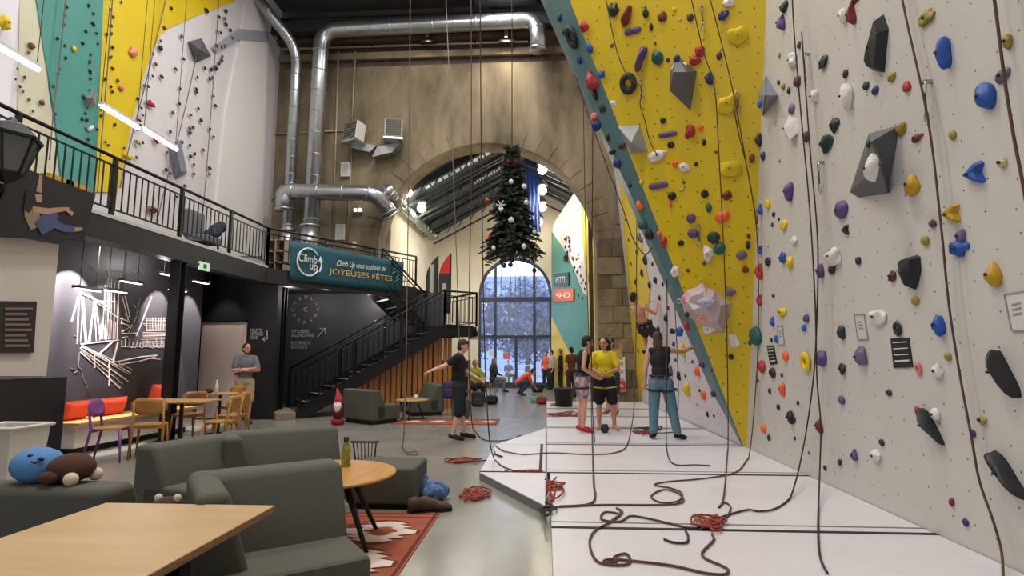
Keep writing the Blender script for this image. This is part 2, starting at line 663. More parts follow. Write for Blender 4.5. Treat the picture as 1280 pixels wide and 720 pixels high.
# bar front with the pale hatch panel and the menu board
XB = XM - .02
struct(MB().bb((XB - .25, 3.5, 0), (XB - .02, 7.25, 1.15)).build('wall_bar_front', m_black))
hatch = MB().prism([onX(-30, 287, XB), onX(74, 306, XB), onX(58, 470, XB), onX(-30, 470, XB)], (-.12, 0, 0)).build('hatch_panel', mat('warm_white_panel', (206, 196, 188), .6), None)
tag(hatch, 'pale panel of the bar front beside the bridge mural', 'panel')

# ---- steel columns under the mezzanine
for i, (x, y, lab) in enumerate([(XM - .05, onX(222, 400, XM).y, 'black steel column in front of the bridge mural'), (XM - .05, 13.3, 'black steel column beside the man in grey')]):
    c = thing('steel_column', lab, 'column', (x, y, 0))
    MB().bb((x - .09, y - .09, 0), (x + .09, y - .07, ZM0)).build('flange', m_steel, c)
    MB().bb((x - .09, y + .07, 0), (x + .09, y + .09, ZM0)).build('flange', m_steel, c)
    MB().bb((x - .02, y - .07, 0), (x + .02, y + .07, ZM0)).build('web', m_steel, c)
    MB().bb((x - .13, y - .13, 0), (x + .13, y + .13, .02)).build('base_plate', m_steel, c)

# ================================================================== FAR HALL
YB = 25.5
XFL = -5.25
WX0, WX1 = onY(598, 420, YB).x, onY(690, 420, YB).x
WCX, WR = (WX0 + WX1) / 2, (WX1 - WX0) / 2
WSP = onY(640, 322, YB).z - WR
struct(arch_wall(WCX, WR, WSP, XFL - .3, 4.2, 11, YB, YB + .4).build('wall_back_far', m_cw, merge=True))
struct(MB().bb((XFL - .2, YA + .9, 0), (XFL, YB, 7.0)).build('wall_left_far', m_cw))
struct(MB().bb((3.2, YA + .9, 0), (3.4, YB, 9)).build('wall_right_hall', m_cw))
# window
m_wf = mat('blue_grey_window_frame', (52, 60, 80), .5)
m_glass = mat('window_glass', (235, 242, 255), .02, alpha=.12)
win = struct(thing('window_1', None, None, (WCX, YB, 0)))
yw0, yw1 = YB + .12, YB + .2
for x in (WX0 + .05, onY(619, 400, YB).x, onY(668, 400, YB).x, WX1 - .05):
    dz = WSP + math.sqrt(max(0, WR ** 2 - (x - WCX) ** 2))
    MB().bb((x - .06, yw0 - .04, 0), (x + .06, yw1, dz)).build('mullion', m_wf, win)
zt, zd = onY(640, 374, YB).z, onY(640, 421, YB).z
for zz, hh in ((zt, .2), (zd, .14), (.12, .24)):
    MB().bb((WX0, yw0 - .05, zz - hh / 2), (WX1, yw1, zz + hh / 2)).build('transom', m_wf, win)
MB().bb((onY(645, 450, YB).x - .06, yw0 - .04, 0), (onY(645, 450, YB).x + .06, yw1, zd)).build('door_stile', m_wf, win)
MB().tube([V((p.x, YB + .15, p.z)) for p in archpts(WCX, WR - .05, WSP, 24)], .08, 6).build('arch_frame', m_wf, win)
for x in [626, 632, 638, 644, 650, 656]:
    xx = onY(x, 350, YB).x
    dz = WSP + math.sqrt(max(0, WR ** 2 - (xx - WCX) ** 2))
    MB().bb((xx - .012, yw0 + .02, zt), (xx + .012, yw1 - .02, dz)).build('glazing_bar', m_wf, win)
for x0, x1 in ((598, 619), (619, 668), (668, 690)):
    a, b = onY(x0, 400, YB).x, onY(x1, 400, YB).x
    MB().bb((a + .06, YB + .155, .2), (b - .06, YB + .162, zd)).build('pane', m_glass, win)
    MB().bb((a + .06, YB + .155, zd), (b - .06, YB + .162, zt)).build('pane', m_glass, win)
poly = [(x, YB + .155, z_) for x, z_ in [(WX0 + .08, zt)] + [(p.x, p.z) for p in reversed(archpts(WCX, WR - .08, WSP, 16))] + [(WX1 - .08, zt)]]
MB().prism(poly, (0, .007, 0)).build('pane', m_glass, win)
_pp = mat('paper_notice', (225, 228, 235), .7)
flat('door_notice', [onY(x, y, YB + .1) for x, y in ((611, 436), (617, 436), (617, 445), (611, 445))], _pp, win, (0, -1, 0))
flat('door_notice', [onY(x, y, YB + .1) for x, y in ((629, 441), (638, 441), (638, 449), (629, 449))], mat('pink_notice', (214, 120, 120), .7), win, (0, -1, 0))

# far roof: left slope with rafters, right slope
RX, RZ, EZ = -.9, 9.4, 7.0
def roofz(x):
    return RZ - abs(x - RX) * (RZ - EZ) / abs(XFL - RX)
for s, x1 in ((-1, XFL), (1, 3.3)):
    zz = roofz(x1)
    struct(MB().prism([(RX, YA + .9, RZ), (RX, YB, RZ), (x1, YB, zz), (x1, YA + .9, zz)], (0, 0, .12)).build('ceiling_far', m_roof))
_sky = mat('skylight_panel', (205, 214, 214), .6, emit=(205, 218, 220), es=.4)
for y0 in (18.9, 21.0):
    for xa, xb in (((XFL + .9) if y0 < 20 else (XFL + 2.4), RX - .4), (RX + .5, 2.6)):
        st = struct(MB().prism([(xa, y0, roofz(xa) - .03), (xb, y0, roofz(xb) - .03), (xb, y0 + .75, roofz(xb) - .03), (xa, y0 + .75, roofz(xa) - .03)], (0, 0, .02)).build('roof_light', _sky))
        n_ = 14
        for k in range(n_ + 1):
            x = xa + (xb - xa) * k / n_
            MB().bb((x - .02, y0, roofz(x) - .09), (x + .02, y0 + .75, roofz(x) - .03)).build('slat', m_roofsteel, st)
for i, y in enumerate((18.75, 20.3, 20.85, 22.4, 22.95, 24.6)):
    t = thing('roof_truss', '%s dark steel roof truss counted from the arch' % ('first', 'second', 'third', 'fourth', 'fifth', 'sixth')[i], 'truss', (RX, y, RZ), group='far hall roof trusses')
    MB().bar((XFL, y, roofz(XFL) - .12), (RX, y, RZ - .12), .14, .24).build('rafter', m_roofsteel, t)
    MB().bar((RX, y, RZ - .12), (3.2, y, roofz(3.2) - .12), .14, .24).build('rafter', m_roofsteel, t)
    MB().bar((XFL + .2, y, roofz(XFL) - .55), (RX, y, RZ - .75), .07, .07).build('lower_chord', m_roofsteel, t)
    MB().bar((RX, y, RZ - .75), (3.1, y, roofz(3.1) - .55), .07, .07).build('lower_chord', m_roofsteel, t)
    for k in range(8):
        x = XFL + .3 + k * .52
        MB().bar((x, y, roofz(x) - .5), (x + .26, y, roofz(x + .26) - .15), .035, .035).build('lattice', m_roofsteel, t)
# blue sheeting hanging on the ridge side
_bl = MB()
bsheet = thing('blue_sheet', 'long blue corrugated sheet hanging under the far hall roof', 'sheet', onY(664, 290, 21.0))
for k in range(7):
    a, b = 656 + k * 2.4, 656 + (k + 1) * 2.4
    MB().prism([onY(a, 196 + k * .5, 21 + .06 * (k % 2)), onY(b, 197 + k * .5, 21 + .06 * ((k + 1) % 2)), onY(b + 3, 290, 21 + .06 * ((k + 1) % 2)), onY(a + 3, 290, 21 + .06 * (k % 2))], (0, .03, 0)).build('sheet_fold', mat('blue_tarp', (40, 70, 140), .45), bsheet)

# far climbing wall at the right, canted
G0, G1 = onY(690, 480, YB - .05), onY(748, 480, YA + 1.0)
G0.z = G1.z = 0
GD = (G1 - G0).normalized()
GN = V((-abs(GD.y), -abs(GD.x), 0)).normalized()


def onG(px, py):
    return onp(px, py, G0, GN)


wg = struct(MB().prism([G0, onG(690, 282), onG(715, 245), onG(731, 223), onG(749, 250), G1], -GN * .3).build('wall_right_far_hall', m_wpaint))
flat('panel', [onG(*q) for q in ((690, 290), (690, 396), (712, 440), (722, 478), (738, 478), (736, 372), (729, 366), (716, 333), (703, 308))], m_teal, wg, GN, .0, .02)
flat('panel', [onG(*q) for q in ((690, 396), (712, 440), (722, 484), (690, 481))], m_yellow2, wg, GN, .0, .025)
flat('panel', [onG(*q) for q in ((725, 231), (733, 224), (747, 245), (747, 480), (739, 480), (736, 372), (729, 300))], m_yellow2, wg, GN, .0, .03)
MB().bb((1.42, YA + .85, 0), (1.55, YA + .95, 6.2)).build('steel_post', mat('brown_post', (66, 50, 36), .6), wg)

# signs on the far climbing wall
for (x0, y0, x1, y1), bg, fg, txt, lab in (((694, 342, 713, 358), (24, 60, 44), (240, 240, 240), 'PETZL', 'dark green sign with white lettering on teal far climbing wall'),
                                            ((694, 362, 719, 377), (238, 106, 46), (255, 240, 230), '90', 'orange sign with white number on teal far climbing wall')):
    pts = [onG(x0, y0), onG(x1, y0 - 1.5), onG(x1, y1 - 1), onG(x0, y1)]
    s_ = thing('wall_sign', lab, 'sign', pts[3])
    flat('board', pts, mat('sign_%s' % txt, bg, .5), s_, GN, .05, .03)
    a, b = onG(x0 + 3, y1 - 4), onG(x1 - 3, y1 - 5)
    text_fit('lettering', txt, a, b, mat('sign_ink_%s' % txt, fg, .6), s_, GN, height=(y1 - y0 - 8) * 22 / F, off=.085)

# outdoors beyond the window
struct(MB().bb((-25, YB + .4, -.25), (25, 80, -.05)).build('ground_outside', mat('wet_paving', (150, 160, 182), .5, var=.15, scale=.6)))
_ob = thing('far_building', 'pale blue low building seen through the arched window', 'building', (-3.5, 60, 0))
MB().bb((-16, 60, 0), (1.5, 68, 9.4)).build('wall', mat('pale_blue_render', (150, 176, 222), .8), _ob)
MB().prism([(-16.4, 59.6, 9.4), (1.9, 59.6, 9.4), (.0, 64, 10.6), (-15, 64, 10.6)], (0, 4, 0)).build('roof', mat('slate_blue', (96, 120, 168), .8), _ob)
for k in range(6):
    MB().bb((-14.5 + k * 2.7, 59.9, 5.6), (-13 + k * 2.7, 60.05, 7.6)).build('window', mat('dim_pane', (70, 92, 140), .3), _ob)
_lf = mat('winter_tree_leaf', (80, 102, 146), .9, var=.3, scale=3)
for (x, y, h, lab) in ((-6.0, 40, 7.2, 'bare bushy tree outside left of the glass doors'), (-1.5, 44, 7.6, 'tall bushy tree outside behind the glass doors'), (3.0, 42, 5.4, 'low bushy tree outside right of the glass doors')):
    t = thing('street_tree', lab, 'tree', (x, y, -.05))
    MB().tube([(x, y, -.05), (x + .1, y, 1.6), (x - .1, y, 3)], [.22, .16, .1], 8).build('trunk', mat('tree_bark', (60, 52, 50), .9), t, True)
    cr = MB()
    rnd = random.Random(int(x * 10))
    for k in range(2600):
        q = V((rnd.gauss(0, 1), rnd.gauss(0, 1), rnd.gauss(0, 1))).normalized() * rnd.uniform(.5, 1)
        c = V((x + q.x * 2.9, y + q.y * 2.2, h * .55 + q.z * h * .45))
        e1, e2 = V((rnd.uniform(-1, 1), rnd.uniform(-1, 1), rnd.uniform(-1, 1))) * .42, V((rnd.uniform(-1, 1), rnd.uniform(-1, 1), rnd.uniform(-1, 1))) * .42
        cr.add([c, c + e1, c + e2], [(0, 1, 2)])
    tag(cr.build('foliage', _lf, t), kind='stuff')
_vn = thing('street_fence', 'low pale railing on the pavement outside', 'fence', (-2, 32, 0))
for zz in (.5, .9):
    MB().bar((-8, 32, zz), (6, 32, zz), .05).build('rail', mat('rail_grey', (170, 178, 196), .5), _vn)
for k in range(12):
    MB().bar((-8 + k * 1.25, 32, -.05), (-8 + k * 1.25, 32, .95), .05).build('post', mat('rail_grey', (170, 178, 196), .5), _vn)

# lamps' housings in the main hall and far hall bulbs
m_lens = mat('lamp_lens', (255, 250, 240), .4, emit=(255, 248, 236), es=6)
for k, (x, y, e) in enumerate(HALL_LAMPS):
    t = thing('high_bay_lamp', 'square high bay lamp %s' % ('over the foreground tables', 'over the triangular mat', 'over the staircase foot', 'over the mezzanine above the bar', 'over the mezzanine above the pale door', 'over the nearest mat', 'close to the arch wall')[k], 'lamp', (x, y, HALL_Z), group='hall high bay lamps')
    MB().bb((x - 1, y - 1, HALL_Z - .1), (x + 1, y + 1, HALL_Z + .05)).build('housing', m_steelb, t)
    MB().bar((x, y, HALL_Z + .05), (x, y, 13.2), .04).build('hanger', m_steel, t)
for k, (px, py, Y, lab) in enumerate(((510, 240, 18.75, 'larger round lamp glowing by the duct under the far roof'), (527, 260, 20.0, 'smaller round lamp glowing by the duct under the far roof'), (678, 212, 19.4, 'topmost round lamp right of the hanging Christmas tree'),
                                  (678, 238, 21.0, 'second round lamp from top, right of the Christmas tree'), (678, 259, 22.6, 'third round lamp from top, right of the Christmas tree'), (674, 278, 24.2, 'lowest round lamp right of the Christmas tree'))):
    p = onY(px, py, Y)
    t = thing('pendant_lamp', lab, 'lamp', p)
    MB().ell(p, (.17, .17, .17)).build('globe', mat('globe_lamp', (255, 244, 214), .4, emit=(255, 240, 205), es=14), t, True)
    MB().lathe([(.05, 0), (.2, .05), (.2, .1), (.06, .3)], p + V((0, 0, .12))).build('housing', m_galv, t)
    MB().bar(p + V((0, 0, .3)), (p.x, p.y, max(p.z + .35, roofz(p.x) - .05)), .02).build('hanger', m_steel, t)
    lamp('pendant_light', 'POINT', p + V((0, -.1, -.3)), 85, (1, .88, .68), .2)
lamp('far_hall_light', 'AREA', (-2.5, 21.5, 6.6), 300, (1, .95, .88), 2.5, 2.5, (-2.5, 21.5, 0))
lamp('far_wall_spot', 'SPOT', (-2.2, 20, 7.2), 1300, (1, .96, .86), .2, target=onG(722, 275), spot=55)
lamp('cream_wall_uplight', 'AREA', (-3.6, 19.6, 4.2), 60, (1, .86, .6), .6, .6, (-5.2, 21.5, 5.5))
# ================================================================== RAILINGS
ZR = ZM1 + .93
m_rail = mat('black_railing', (26, 27, 29), .4, .4)


def railing(name, label, a, b, za, zb, hrail, spacing=.13, post=1.55, parent=None, bott=.1):
    """straight railing from a to b (xy), base heights za, zb"""
    a, b = V((a[0], a[1], 0)), V((b[0], b[1], 0))
    L = (b - a).length
    d = (b - a) / L
    base = lambda t: a + d * t + V((0, 0, za + (zb - za) * t / L))
    r = parent or thing(name, label, 'railing', base(0))
    MB().tube([base(0) + V((0, 0, hrail)), base(L) + V((0, 0, hrail))], .028, 8).build('top_rail', m_rail, r, True)
    MB().bar(base(0) + V((0, 0, hrail - .13)), base(L) + V((0, 0, hrail - .13)), .03, .02).build('upper_rail', m_rail, r)
    MB().bar(base(0) + V((0, 0, bott)), base(L) + V((0, 0, bott)), .03, .02).build('bottom_rail', m_rail, r)
    n = max(1, round(L / post))
    for i in range(n + 1):
        p = base(L * i / n)
        MB().bar(p, p + V((0, 0, hrail)), .055, .055).build('post', m_rail, r)
    n = max(1, int(L / spacing))
    me = MB().bar((0, 0, 0), (0, 0, hrail - .13 - bott), .016, .016).mesh('baluster')
    me.materials.append(m_rail)
    for i in range(1, n):
        o = bpy.data.objects.new('baluster', me)
        COL.objects.link(o)
        o.location = base(L * i / n) + V((0, 0, bott))
        adopt(o, r)
    return r


railing('mezzanine_railing', 'long black mezzanine railing in front of the left climbing wall', (XM, 4.6), (XM, DA.y), ZM1 + .05, ZM1 + .05, .88)
railing('mezzanine_railing', 'black mezzanine railing that carries the teal holiday banner', (DA.x, DA.y), (DB.x, DB.y), ZM1 + .05, ZM1 + .05, .88)

# ================================================================== STAIRS
SB = onZ(372, 524, 0)
SB.z = 0
ST = onp(560, 404, SB, V((-.57, .82, 0)))
# flight 1 runs from SB up to the half landing
SA, SE = V((-5.75, 12.75, 0)), V((-2.75, 15.05, 0))
D1 = (SE - SA).normalized()
N1 = V((-D1.y, D1.x, 0))           # away from the photographer
LZ = onp(560, 408, SA, N1).z
W1 = 1.15
NS = 12
stair = thing('staircase', 'black steel open staircase rising to the mezzanine', 'staircase', SA)
L1 = (SE - SA).length
m_tread = mat('dark_tread', (44, 46, 48), .5, var=.15, scale=10)
m_nos = mat('pale_nosing', (150, 150, 146), .6)
for i in range(NS):
    t0 = L1 * i / NS
    zz = LZ * (i + 1) / (NS + 1) + .0
    p = SA + D1 * (t0 + L1 / NS / 2)
    R = Matrix((D1, N1, V((0, 0, 1)))).transposed()
    tr = MB().box(p + N1 * W1 / 2 + V((0, 0, zz - .02)), (L1 / NS + .03, W1 - .06, .04), M=R).build('tread', m_tread, stair)
    MB().box(p - D1 * (L1 / NS / 2) + N1 * W1 / 2 + V((0, 0, zz + .002)), (.05, W1 - .1, .008), M=R).build('nosing', m_nos, tr)
    MB().box(p + D1 * (L1 / NS / 2) + N1 * W1 / 2 + V((0, 0, zz + .04)), (.01, W1 - .1, .07), M=R).build('riser_strip', mat('pierced_riser', (92, 94, 94), .5), tr)
for s in (0, W1):
    q = N1 * s
    po = [SA + q + V((0, 0, 0)), SA + q + D1 * .25 + V((0, 0, 0)), SE + q + V((0, 0, LZ - .28)), SE + D1 * .9 + q + V((0, 0, LZ - .28)), SE + D1 * .9 + q + V((0, 0, LZ + .04)), SE + q + V((0, 0, LZ + .06)), SA + q + V((0, 0, .22))]
    MB().prism(po, N1 * .03).build('stringer', m_steel, stair)
    ra = SA + q
    railing('stair_railing', None, ra + D1 * .1, SE + q, .2, LZ + .08, .92, .14, 1.2, stair, .02)
LC = [SE, SE + D1 * 1.0, SE + D1 * 1.0 + N1 * 2.35, SE + N1 * 2.35]
MB().prism([p + V((0, 0, LZ - .05)) for p in LC], (0, 0, .06)).build('landing', m_tread, stair)
MB().prism([p + V((0, 0, LZ - .26)) for p in (SE + D1 * .97, SE + D1 * 1.0, SE + D1 * 1.0 + N1 * 2.35, SE + D1 * .97 + N1 * 2.35)], (0, 0, .24)).build('landing_beam', m_steel, stair)
railing('stair_railing', None, SE, SE + D1, LZ + .02, LZ + .02, .95, .12, 1.0, stair)
railing('stair_railing', None, SE + D1, SE + D1 + N1 * 2.3, LZ + .02, LZ + .02, .95, .12, 1.2, stair)
# flight 2 turns back up to the mezzanine
U0, U1 = SE + N1 * 1.2, SE + N1 * 1.2 - D1 * 1.35
for i in range(5):
    p = U0 + (U1 - U0) * ((i + .5) / 5)
    zz = LZ + (ZM1 - LZ) * (i + 1) / 6
    tr = MB().box(p + N1 * .55 + V((0, 0, zz - .02)), (.3, 1.05, .04), M=Matrix((D1, N1, V((0, 0, 1)))).transposed()).build('tread', m_tread, stair)
    MB().box(p + D1 * .15 + N1 * .55 + V((0, 0, zz + .002)), (.05, 1.0, .008), M=Matrix((D1, N1, V((0, 0, 1)))).transposed()).build('nosing', m_nos, tr)
for s in (0, 1.1):
    q = N1 * s
    MB().prism([U0 + q + V((0, 0, LZ - .2)), U0 + q + V((0, 0, LZ + .08)), U1 + q + V((0, 0, ZM1 + .04)), U1 + q + V((0, 0, ZM1 - .25))], N1 * .03).build('stringer', m_steel, stair)
    railing('stair_railing', None, U0 + q, U1 + q, LZ + .08, ZM1 + .08, .9, .13, 1.2, stair, .02)
MB().bar(SE + D1 * .9 + N1 * 2.2, SE + D1 * .9 + N1 * 2.2 + V((0, 0, LZ - .05)), .1, .1).build('landing_post', m_steel, stair)
# ochre slat cladding under the flight
sl = thing('slat_screen', 'ochre wooden slat screen closing the space under the staircase', 'screen', SA + D1 * 1.2)
k = 0
t = 1.0
while t < L1 + .45:
    p = SA + D1 * t + N1 * .35
    top = min(LZ - .3, LZ * (t / L1) - .12)
    if top > .15:
        MB().box(p + V((0, 0, top / 2)) + N1 * (.03 * (k % 2)), (.105, .04, top), M=Matrix((D1, N1, V((0, 0, 1)))).transposed()).build('slat', m_ochre, sl)
    t += .15
    k += 1
# wooden first step
bx = thing('wooden_step', 'pale wooden block step at the foot of the black staircase', 'step', SA - D1 * .2)
MB().box(SA - D1 * .22 + N1 * .55 + V((0, 0, .08)), (.42, 1.3, .16), M=Matrix((D1, N1, V((0, 0, 1)))).transposed()).build('block', mat('grey_brown_wood', (138, 122, 104), .6, var=.1, scale=5), bx, bevel=.008)
MB().box(SA - D1 * .43 + N1 * .55 + V((0, 0, .08)), (.01, 1.24, .12), M=Matrix((D1, N1, V((0, 0, 1)))).transposed()).build('riser_panel', mat('step_riser', (150, 134, 116), .6), bx)

# ================================================================== BANNER
BN = DNrm


def onB(px, py, off=.08):
    return onp(px, py, DA + BN * off, BN)


m_ban = mat('teal_banner_cloth', (24, 74, 88), .7, scale=2.5, c2=(34, 90, 104))
m_ink = mat('banner_white_ink', (235, 240, 240), .8)
m_gold = mat('banner_gold_ink', (222, 180, 84), .7)
ban = thing('banner', 'teal banner with white logo and gold holiday greeting on mezzanine railing', 'banner', onB(362, 350))
c4 = [onB(361, 300), onB(505, 328), onB(503, 366), onB(362, 350)]
mb = MB()
nu, nv = 28, 6
for j in range(nv + 1):
    for i in range(nu + 1):
        u, v = i / nu, j / nv
        p = (c4[0] * (1 - u) + c4[1] * u) * (1 - v) + (c4[3] * (1 - u) + c4[2] * u) * v
        p = p + BN * (.012 * math.sin(u * 17 + v * 3) * math.sin(math.pi * v))
        mb.v.append(tuple(p))
for j in range(nv):
    for i in range(nu):
        a = j * (nu + 1) + i
        mb.f.append((a, a + 1, a + nu + 2, a + nu + 1))
cl = mb.build('cloth', m_ban, ban, True)
cl.modifiers.new('solid', 'SOLIDIFY').thickness = .004
BO = .12
c0 = onB(386, 327.5, BO)
rr = (onB(386, 310.5, BO) - c0).length
MB().tube([c0 + DD * rr * math.cos(a) * .92 + V((0, 0, rr * math.sin(a))) for a in [math.radians(20 + 8 * i) for i in range(2, 40)]], .02, 5).build('logo_ring', m_ink, ban)
text_fit('lettering', 'Climb', onB(373, 326, BO), onB(396, 330, BO), m_ink, ban, BN, height=.2)
text_fit('lettering', 'up', onB(387, 336.5, BO), onB(396.5, 338, BO), m_ink, ban, BN, height=.2)
MB().tube([onB(399.5, 340, BO), onB(402, 332, BO), onB(401, 325, BO)], .02, 5).build('logo_arrow', m_ink, ban)
flat('logo_arrow_head', [onB(398, 326.5, BO), onB(403.5, 327.5, BO), onB(400.5, 320, BO)], m_ink, ban, BN)
text_fit('lettering', 'Climb Up vous souhaite de', onB(420, 332, BO), onB(481, 339, BO), m_ink, ban, BN, height=.2, shear=.35)
text_fit('lettering', 'JOYEUSES F\u00caTES', onB(411, 342, BO), onB(490, 351.5, BO), m_gold, ban, BN, height=.23)
for k, (x, y, s_) in enumerate(((498, 342, 6), (499, 353, 8))):
    p = onB(x, y, BO)
    for z_, w_ in ((.1, .14), (.22, .1), (.34, .06)):
        MB().tube([p + V((0, 0, z_ - .12)) - DD * w_ * 1.6, p + V((0, 0, z_)), p + V((0, 0, z_ - .12)) + DD * w_ * 1.6], .01, 4).build('fir_motif', mat('banner_pale_teal', (120, 190, 196), .8), ban)

# ================================================================== DUCTS
def smooth_path(pts, r=.5, n=6):
    pts = [V(p) for p in pts]
    out = [pts[0]]
    for a, b, c in zip(pts, pts[1:], pts[2:]):
        d0, d1 = (a - b).normalized(), (c - b).normalized()
        rr_ = min(r, (a - b).length * .45, (c - b).length * .45)
        p0, p1 = b + d0 * rr_, b + d1 * rr_
        for i in range(n + 1):
            t_ = i / n
            out.append(p0.lerp(b, t_).lerp(b.lerp(p1, t_), t_))
    out.append(pts[-1])
    return out


def duct(label, pts, r, rings=.55, elbow=.55, cap=True):
    path = smooth_path(pts, elbow)
    d = thing('ventilation_duct', label, 'duct', path[-1])
    MB().tube(path, r, 20).build('pipe', m_galv, d, True)
    acc = 0
    for a, b in zip(path, path[1:]):
        L = (b - a).length
        dv = (b - a).normalized()
        while acc < L:
            p = a + dv * acc
            MB().tube([p - dv * .02, p + dv * .02], r + .012, 20).build('seam_ring', m_galv, d, True)
            acc += rings
        acc -= L
    for q in (path[0], path[-1]):
        dv = (path[1] - path[0]).normalized() if q is path[0] else (path[-1] - path[-2]).normalized()
        MB().tube([q - dv * .03, q + dv * .03], r + .03, 20).build('end_flange', m_galv, d, True)
    return d


YD = 16.75
duct('narrow silver duct bending down beside the white climbing wall', [onY(300, -30, 15.2), onY(372, 62, YD), onY(360, 286, YD)], .17)
duct('wide silver duct running above the arch and down the stone wall', [onY(672, 62, YD), onY(672, 25, YD), onY(402, 38, YD), onY(388, 296, YD)], .25, .7, .6)
duct('short fat horizontal silver duct with an elbow by the arch', [onY(355, 262, YD - .1), onY(355, 239, YD - .1), onY(470, 242, YD - .1), onY(488, 268, YD + .35)], .25, .8, .45)
duct('silver duct receding along the far hall wall', [onX(484, 238, -4.95), onX(540, 295, -4.95)], .17, .6)
dd = duct('lower stub of the wide silver duct behind the banner', [onY(387, 283, YD), onY(386, 325, YD)], .3, .5)
duct('lower stub of the narrow silver duct behind the railing', [onY(360, 288, YD), onY(358, 318, YD)], .2, .5)

# unit heaters
m_hw = mat('heater_enamel', (206, 202, 194), .5)
for px, py, w_, ang, lab in ((443, 166, 26, -25, 'left pale unit heater on bracket beside ducts'), (492, 163, 28, 14, 'right pale unit heater on bracket near arch')):
    c = onY(px, py, YA - .5)
    t = thing('unit_heater', lab, 'heater', c)
    R = Matrix.Rotation(math.radians(ang), 3, 'Z') @ Matrix.Rotation(math.radians(-8), 3, 'X')
    MB().box(c, (.56, .4, .62), M=R).build('casing', m_hw, t, bevel=.02)
    for k in range(6):
        MB().box(c + R @ V((0, -.21, -.24 + k * .095)), (.48, .03, .05), M=R @ Matrix.Rotation(.5, 3, 'X')).build('louvre', mat('louvre_grey', (120, 118, 112), .5), t)
    MB().box(c + R @ V((0, -.202, 0)), (.5, .01, .58), M=R).build('grille_back', m_steel, t)
    MB().box(c + R @ V((0, 0, -.36)), (.6, .5, .06), M=Matrix.Rotation(math.radians(ang), 3, 'Z')).build('tray', m_galv, t)
    MB().bar(c + V((0, .1, -.3)), V((c.x + (.3 if ang < 0 else -.3), YA, c.z - .55)), .05).build('bracket', m_galv, t)
hb = thing('heater_bracket', 'folded galvanised bracket plates below the two unit heaters', 'bracket', onY(467, 192, YA - .2))
MB().prism([onY(442, 176, YA - .4), onY(470, 182, YA - .4), onY(462, 190, YA - .4), onY(438, 184, YA - .4)], (0, .38, 0)).build('plate', m_galv, hb)
MB().prism([onY(471, 184, YA - .42), onY(500, 177, YA - .42), (onY(490, 190, YA - .42)), onY(465, 196, YA - .42)], (0, .4, 0)).build('plate', m_galv, hb)

# thin conduits, junction boxes and notices on the arch wall
m_con = mat('pale_conduit', (168, 160, 146), .5, .2)
for k, (x0, y0, x1, y1, lab) in enumerate(((423, 64, 416, 300, 'thin pale conduit left of the unit heaters'), (444, 64, 440, 150, 'pale conduit above the left unit heater'), (440, 186, 434, 300, 'pale conduit below the left unit heater'), (331, 168, 430, 163, 'dark horizontal conduit behind the ducts'), (331, 262, 352, 231, 'short slanting conduit left of the ducts'))):
    c = thing('conduit', lab, 'pipe', onY(x1, y1, YA - .05))
    MB().tube([onY(x0, y0, YA - .05), onY(x1, y1, YA - .05)], .03, 8).build('pipe', m_con, c, True)
    for f in (.15, .5, .85):
        p = onY(x0, y0, YA - .05).lerp(onY(x1, y1, YA - .05), f)
        MB().box(p + V((0, .02, 0)), (.12, .05, .03)).build('clip', m_con, c)
for k, (x0, y0, x1, y1, z_, lab) in enumerate(((427, 204, 439, 222, .12, 'white junction box on the stone wall'), (419, 280, 432, 300, .03, 'white framed notice behind the railing'), (440, 302, 446, 310, .04, 'small white notice above the banner'))):
    a, b = onY(x0, y1, YA), onY(x1, y0, YA)
    t = thing('wall_box', lab, 'box', (a.x, YA, a.z))
    MB().bb((a.x, YA - z_, a.z), (b.x, YA, b.z)).build('case', mat('box_white', (214, 212, 206), .5), t, bevel=.01)
    MB().bb((a.x + .05, YA - z_ - .008, a.z + .06), (b.x - .05, YA - z_, b.z - .06)).build('lid', mat('box_lid', (190, 190, 188), .5), t)
cab = thing('cable_tray', 'long thin pale cable tray under the dark ledge', 'tray', onY(340, 60, YA - .15))
MB().bar(onY(340, 62, YA - .15), onY(660, 52, YA - .15), .05, .05).build('tray', m_con, cab)
for f in (.2, .4, .6, .8):
    MB().box(onY(340, 62, YA - .1).lerp(onY(660, 52, YA - .1), f), (.06, .16, .09)).build('bracket', m_steel, cab)
for px, py, lab in ((535, 52, 'dark floodlight on the ledge above the arch'), (633, 52, 'small dark projector at the right of the ledge')):
    p = onY(px, py, YA - .35)
    t = thing('floodlight', lab, 'floodlight', p)
    MB().box(p, (.5, .12, .1)).build('mount', m_steel, t)
    MB().box(p + V((0, -.02, .2)), (.16, .2, .3)).build('head', m_steel, t, bevel=.02)
    lamp('flood_light', 'SPOT', p + V((0, -.25, .1)), 160 if px > 600 else 40, (1, .88, .66), .08, target=(p.x - .2, YA, p.z - 1.6), spot=110, blend=.8)
    MB().box(p + V((0, -.125, .2)), (.12, .01, .22)).build('lens', mat('dull_lens', (120, 120, 110), .2), t)

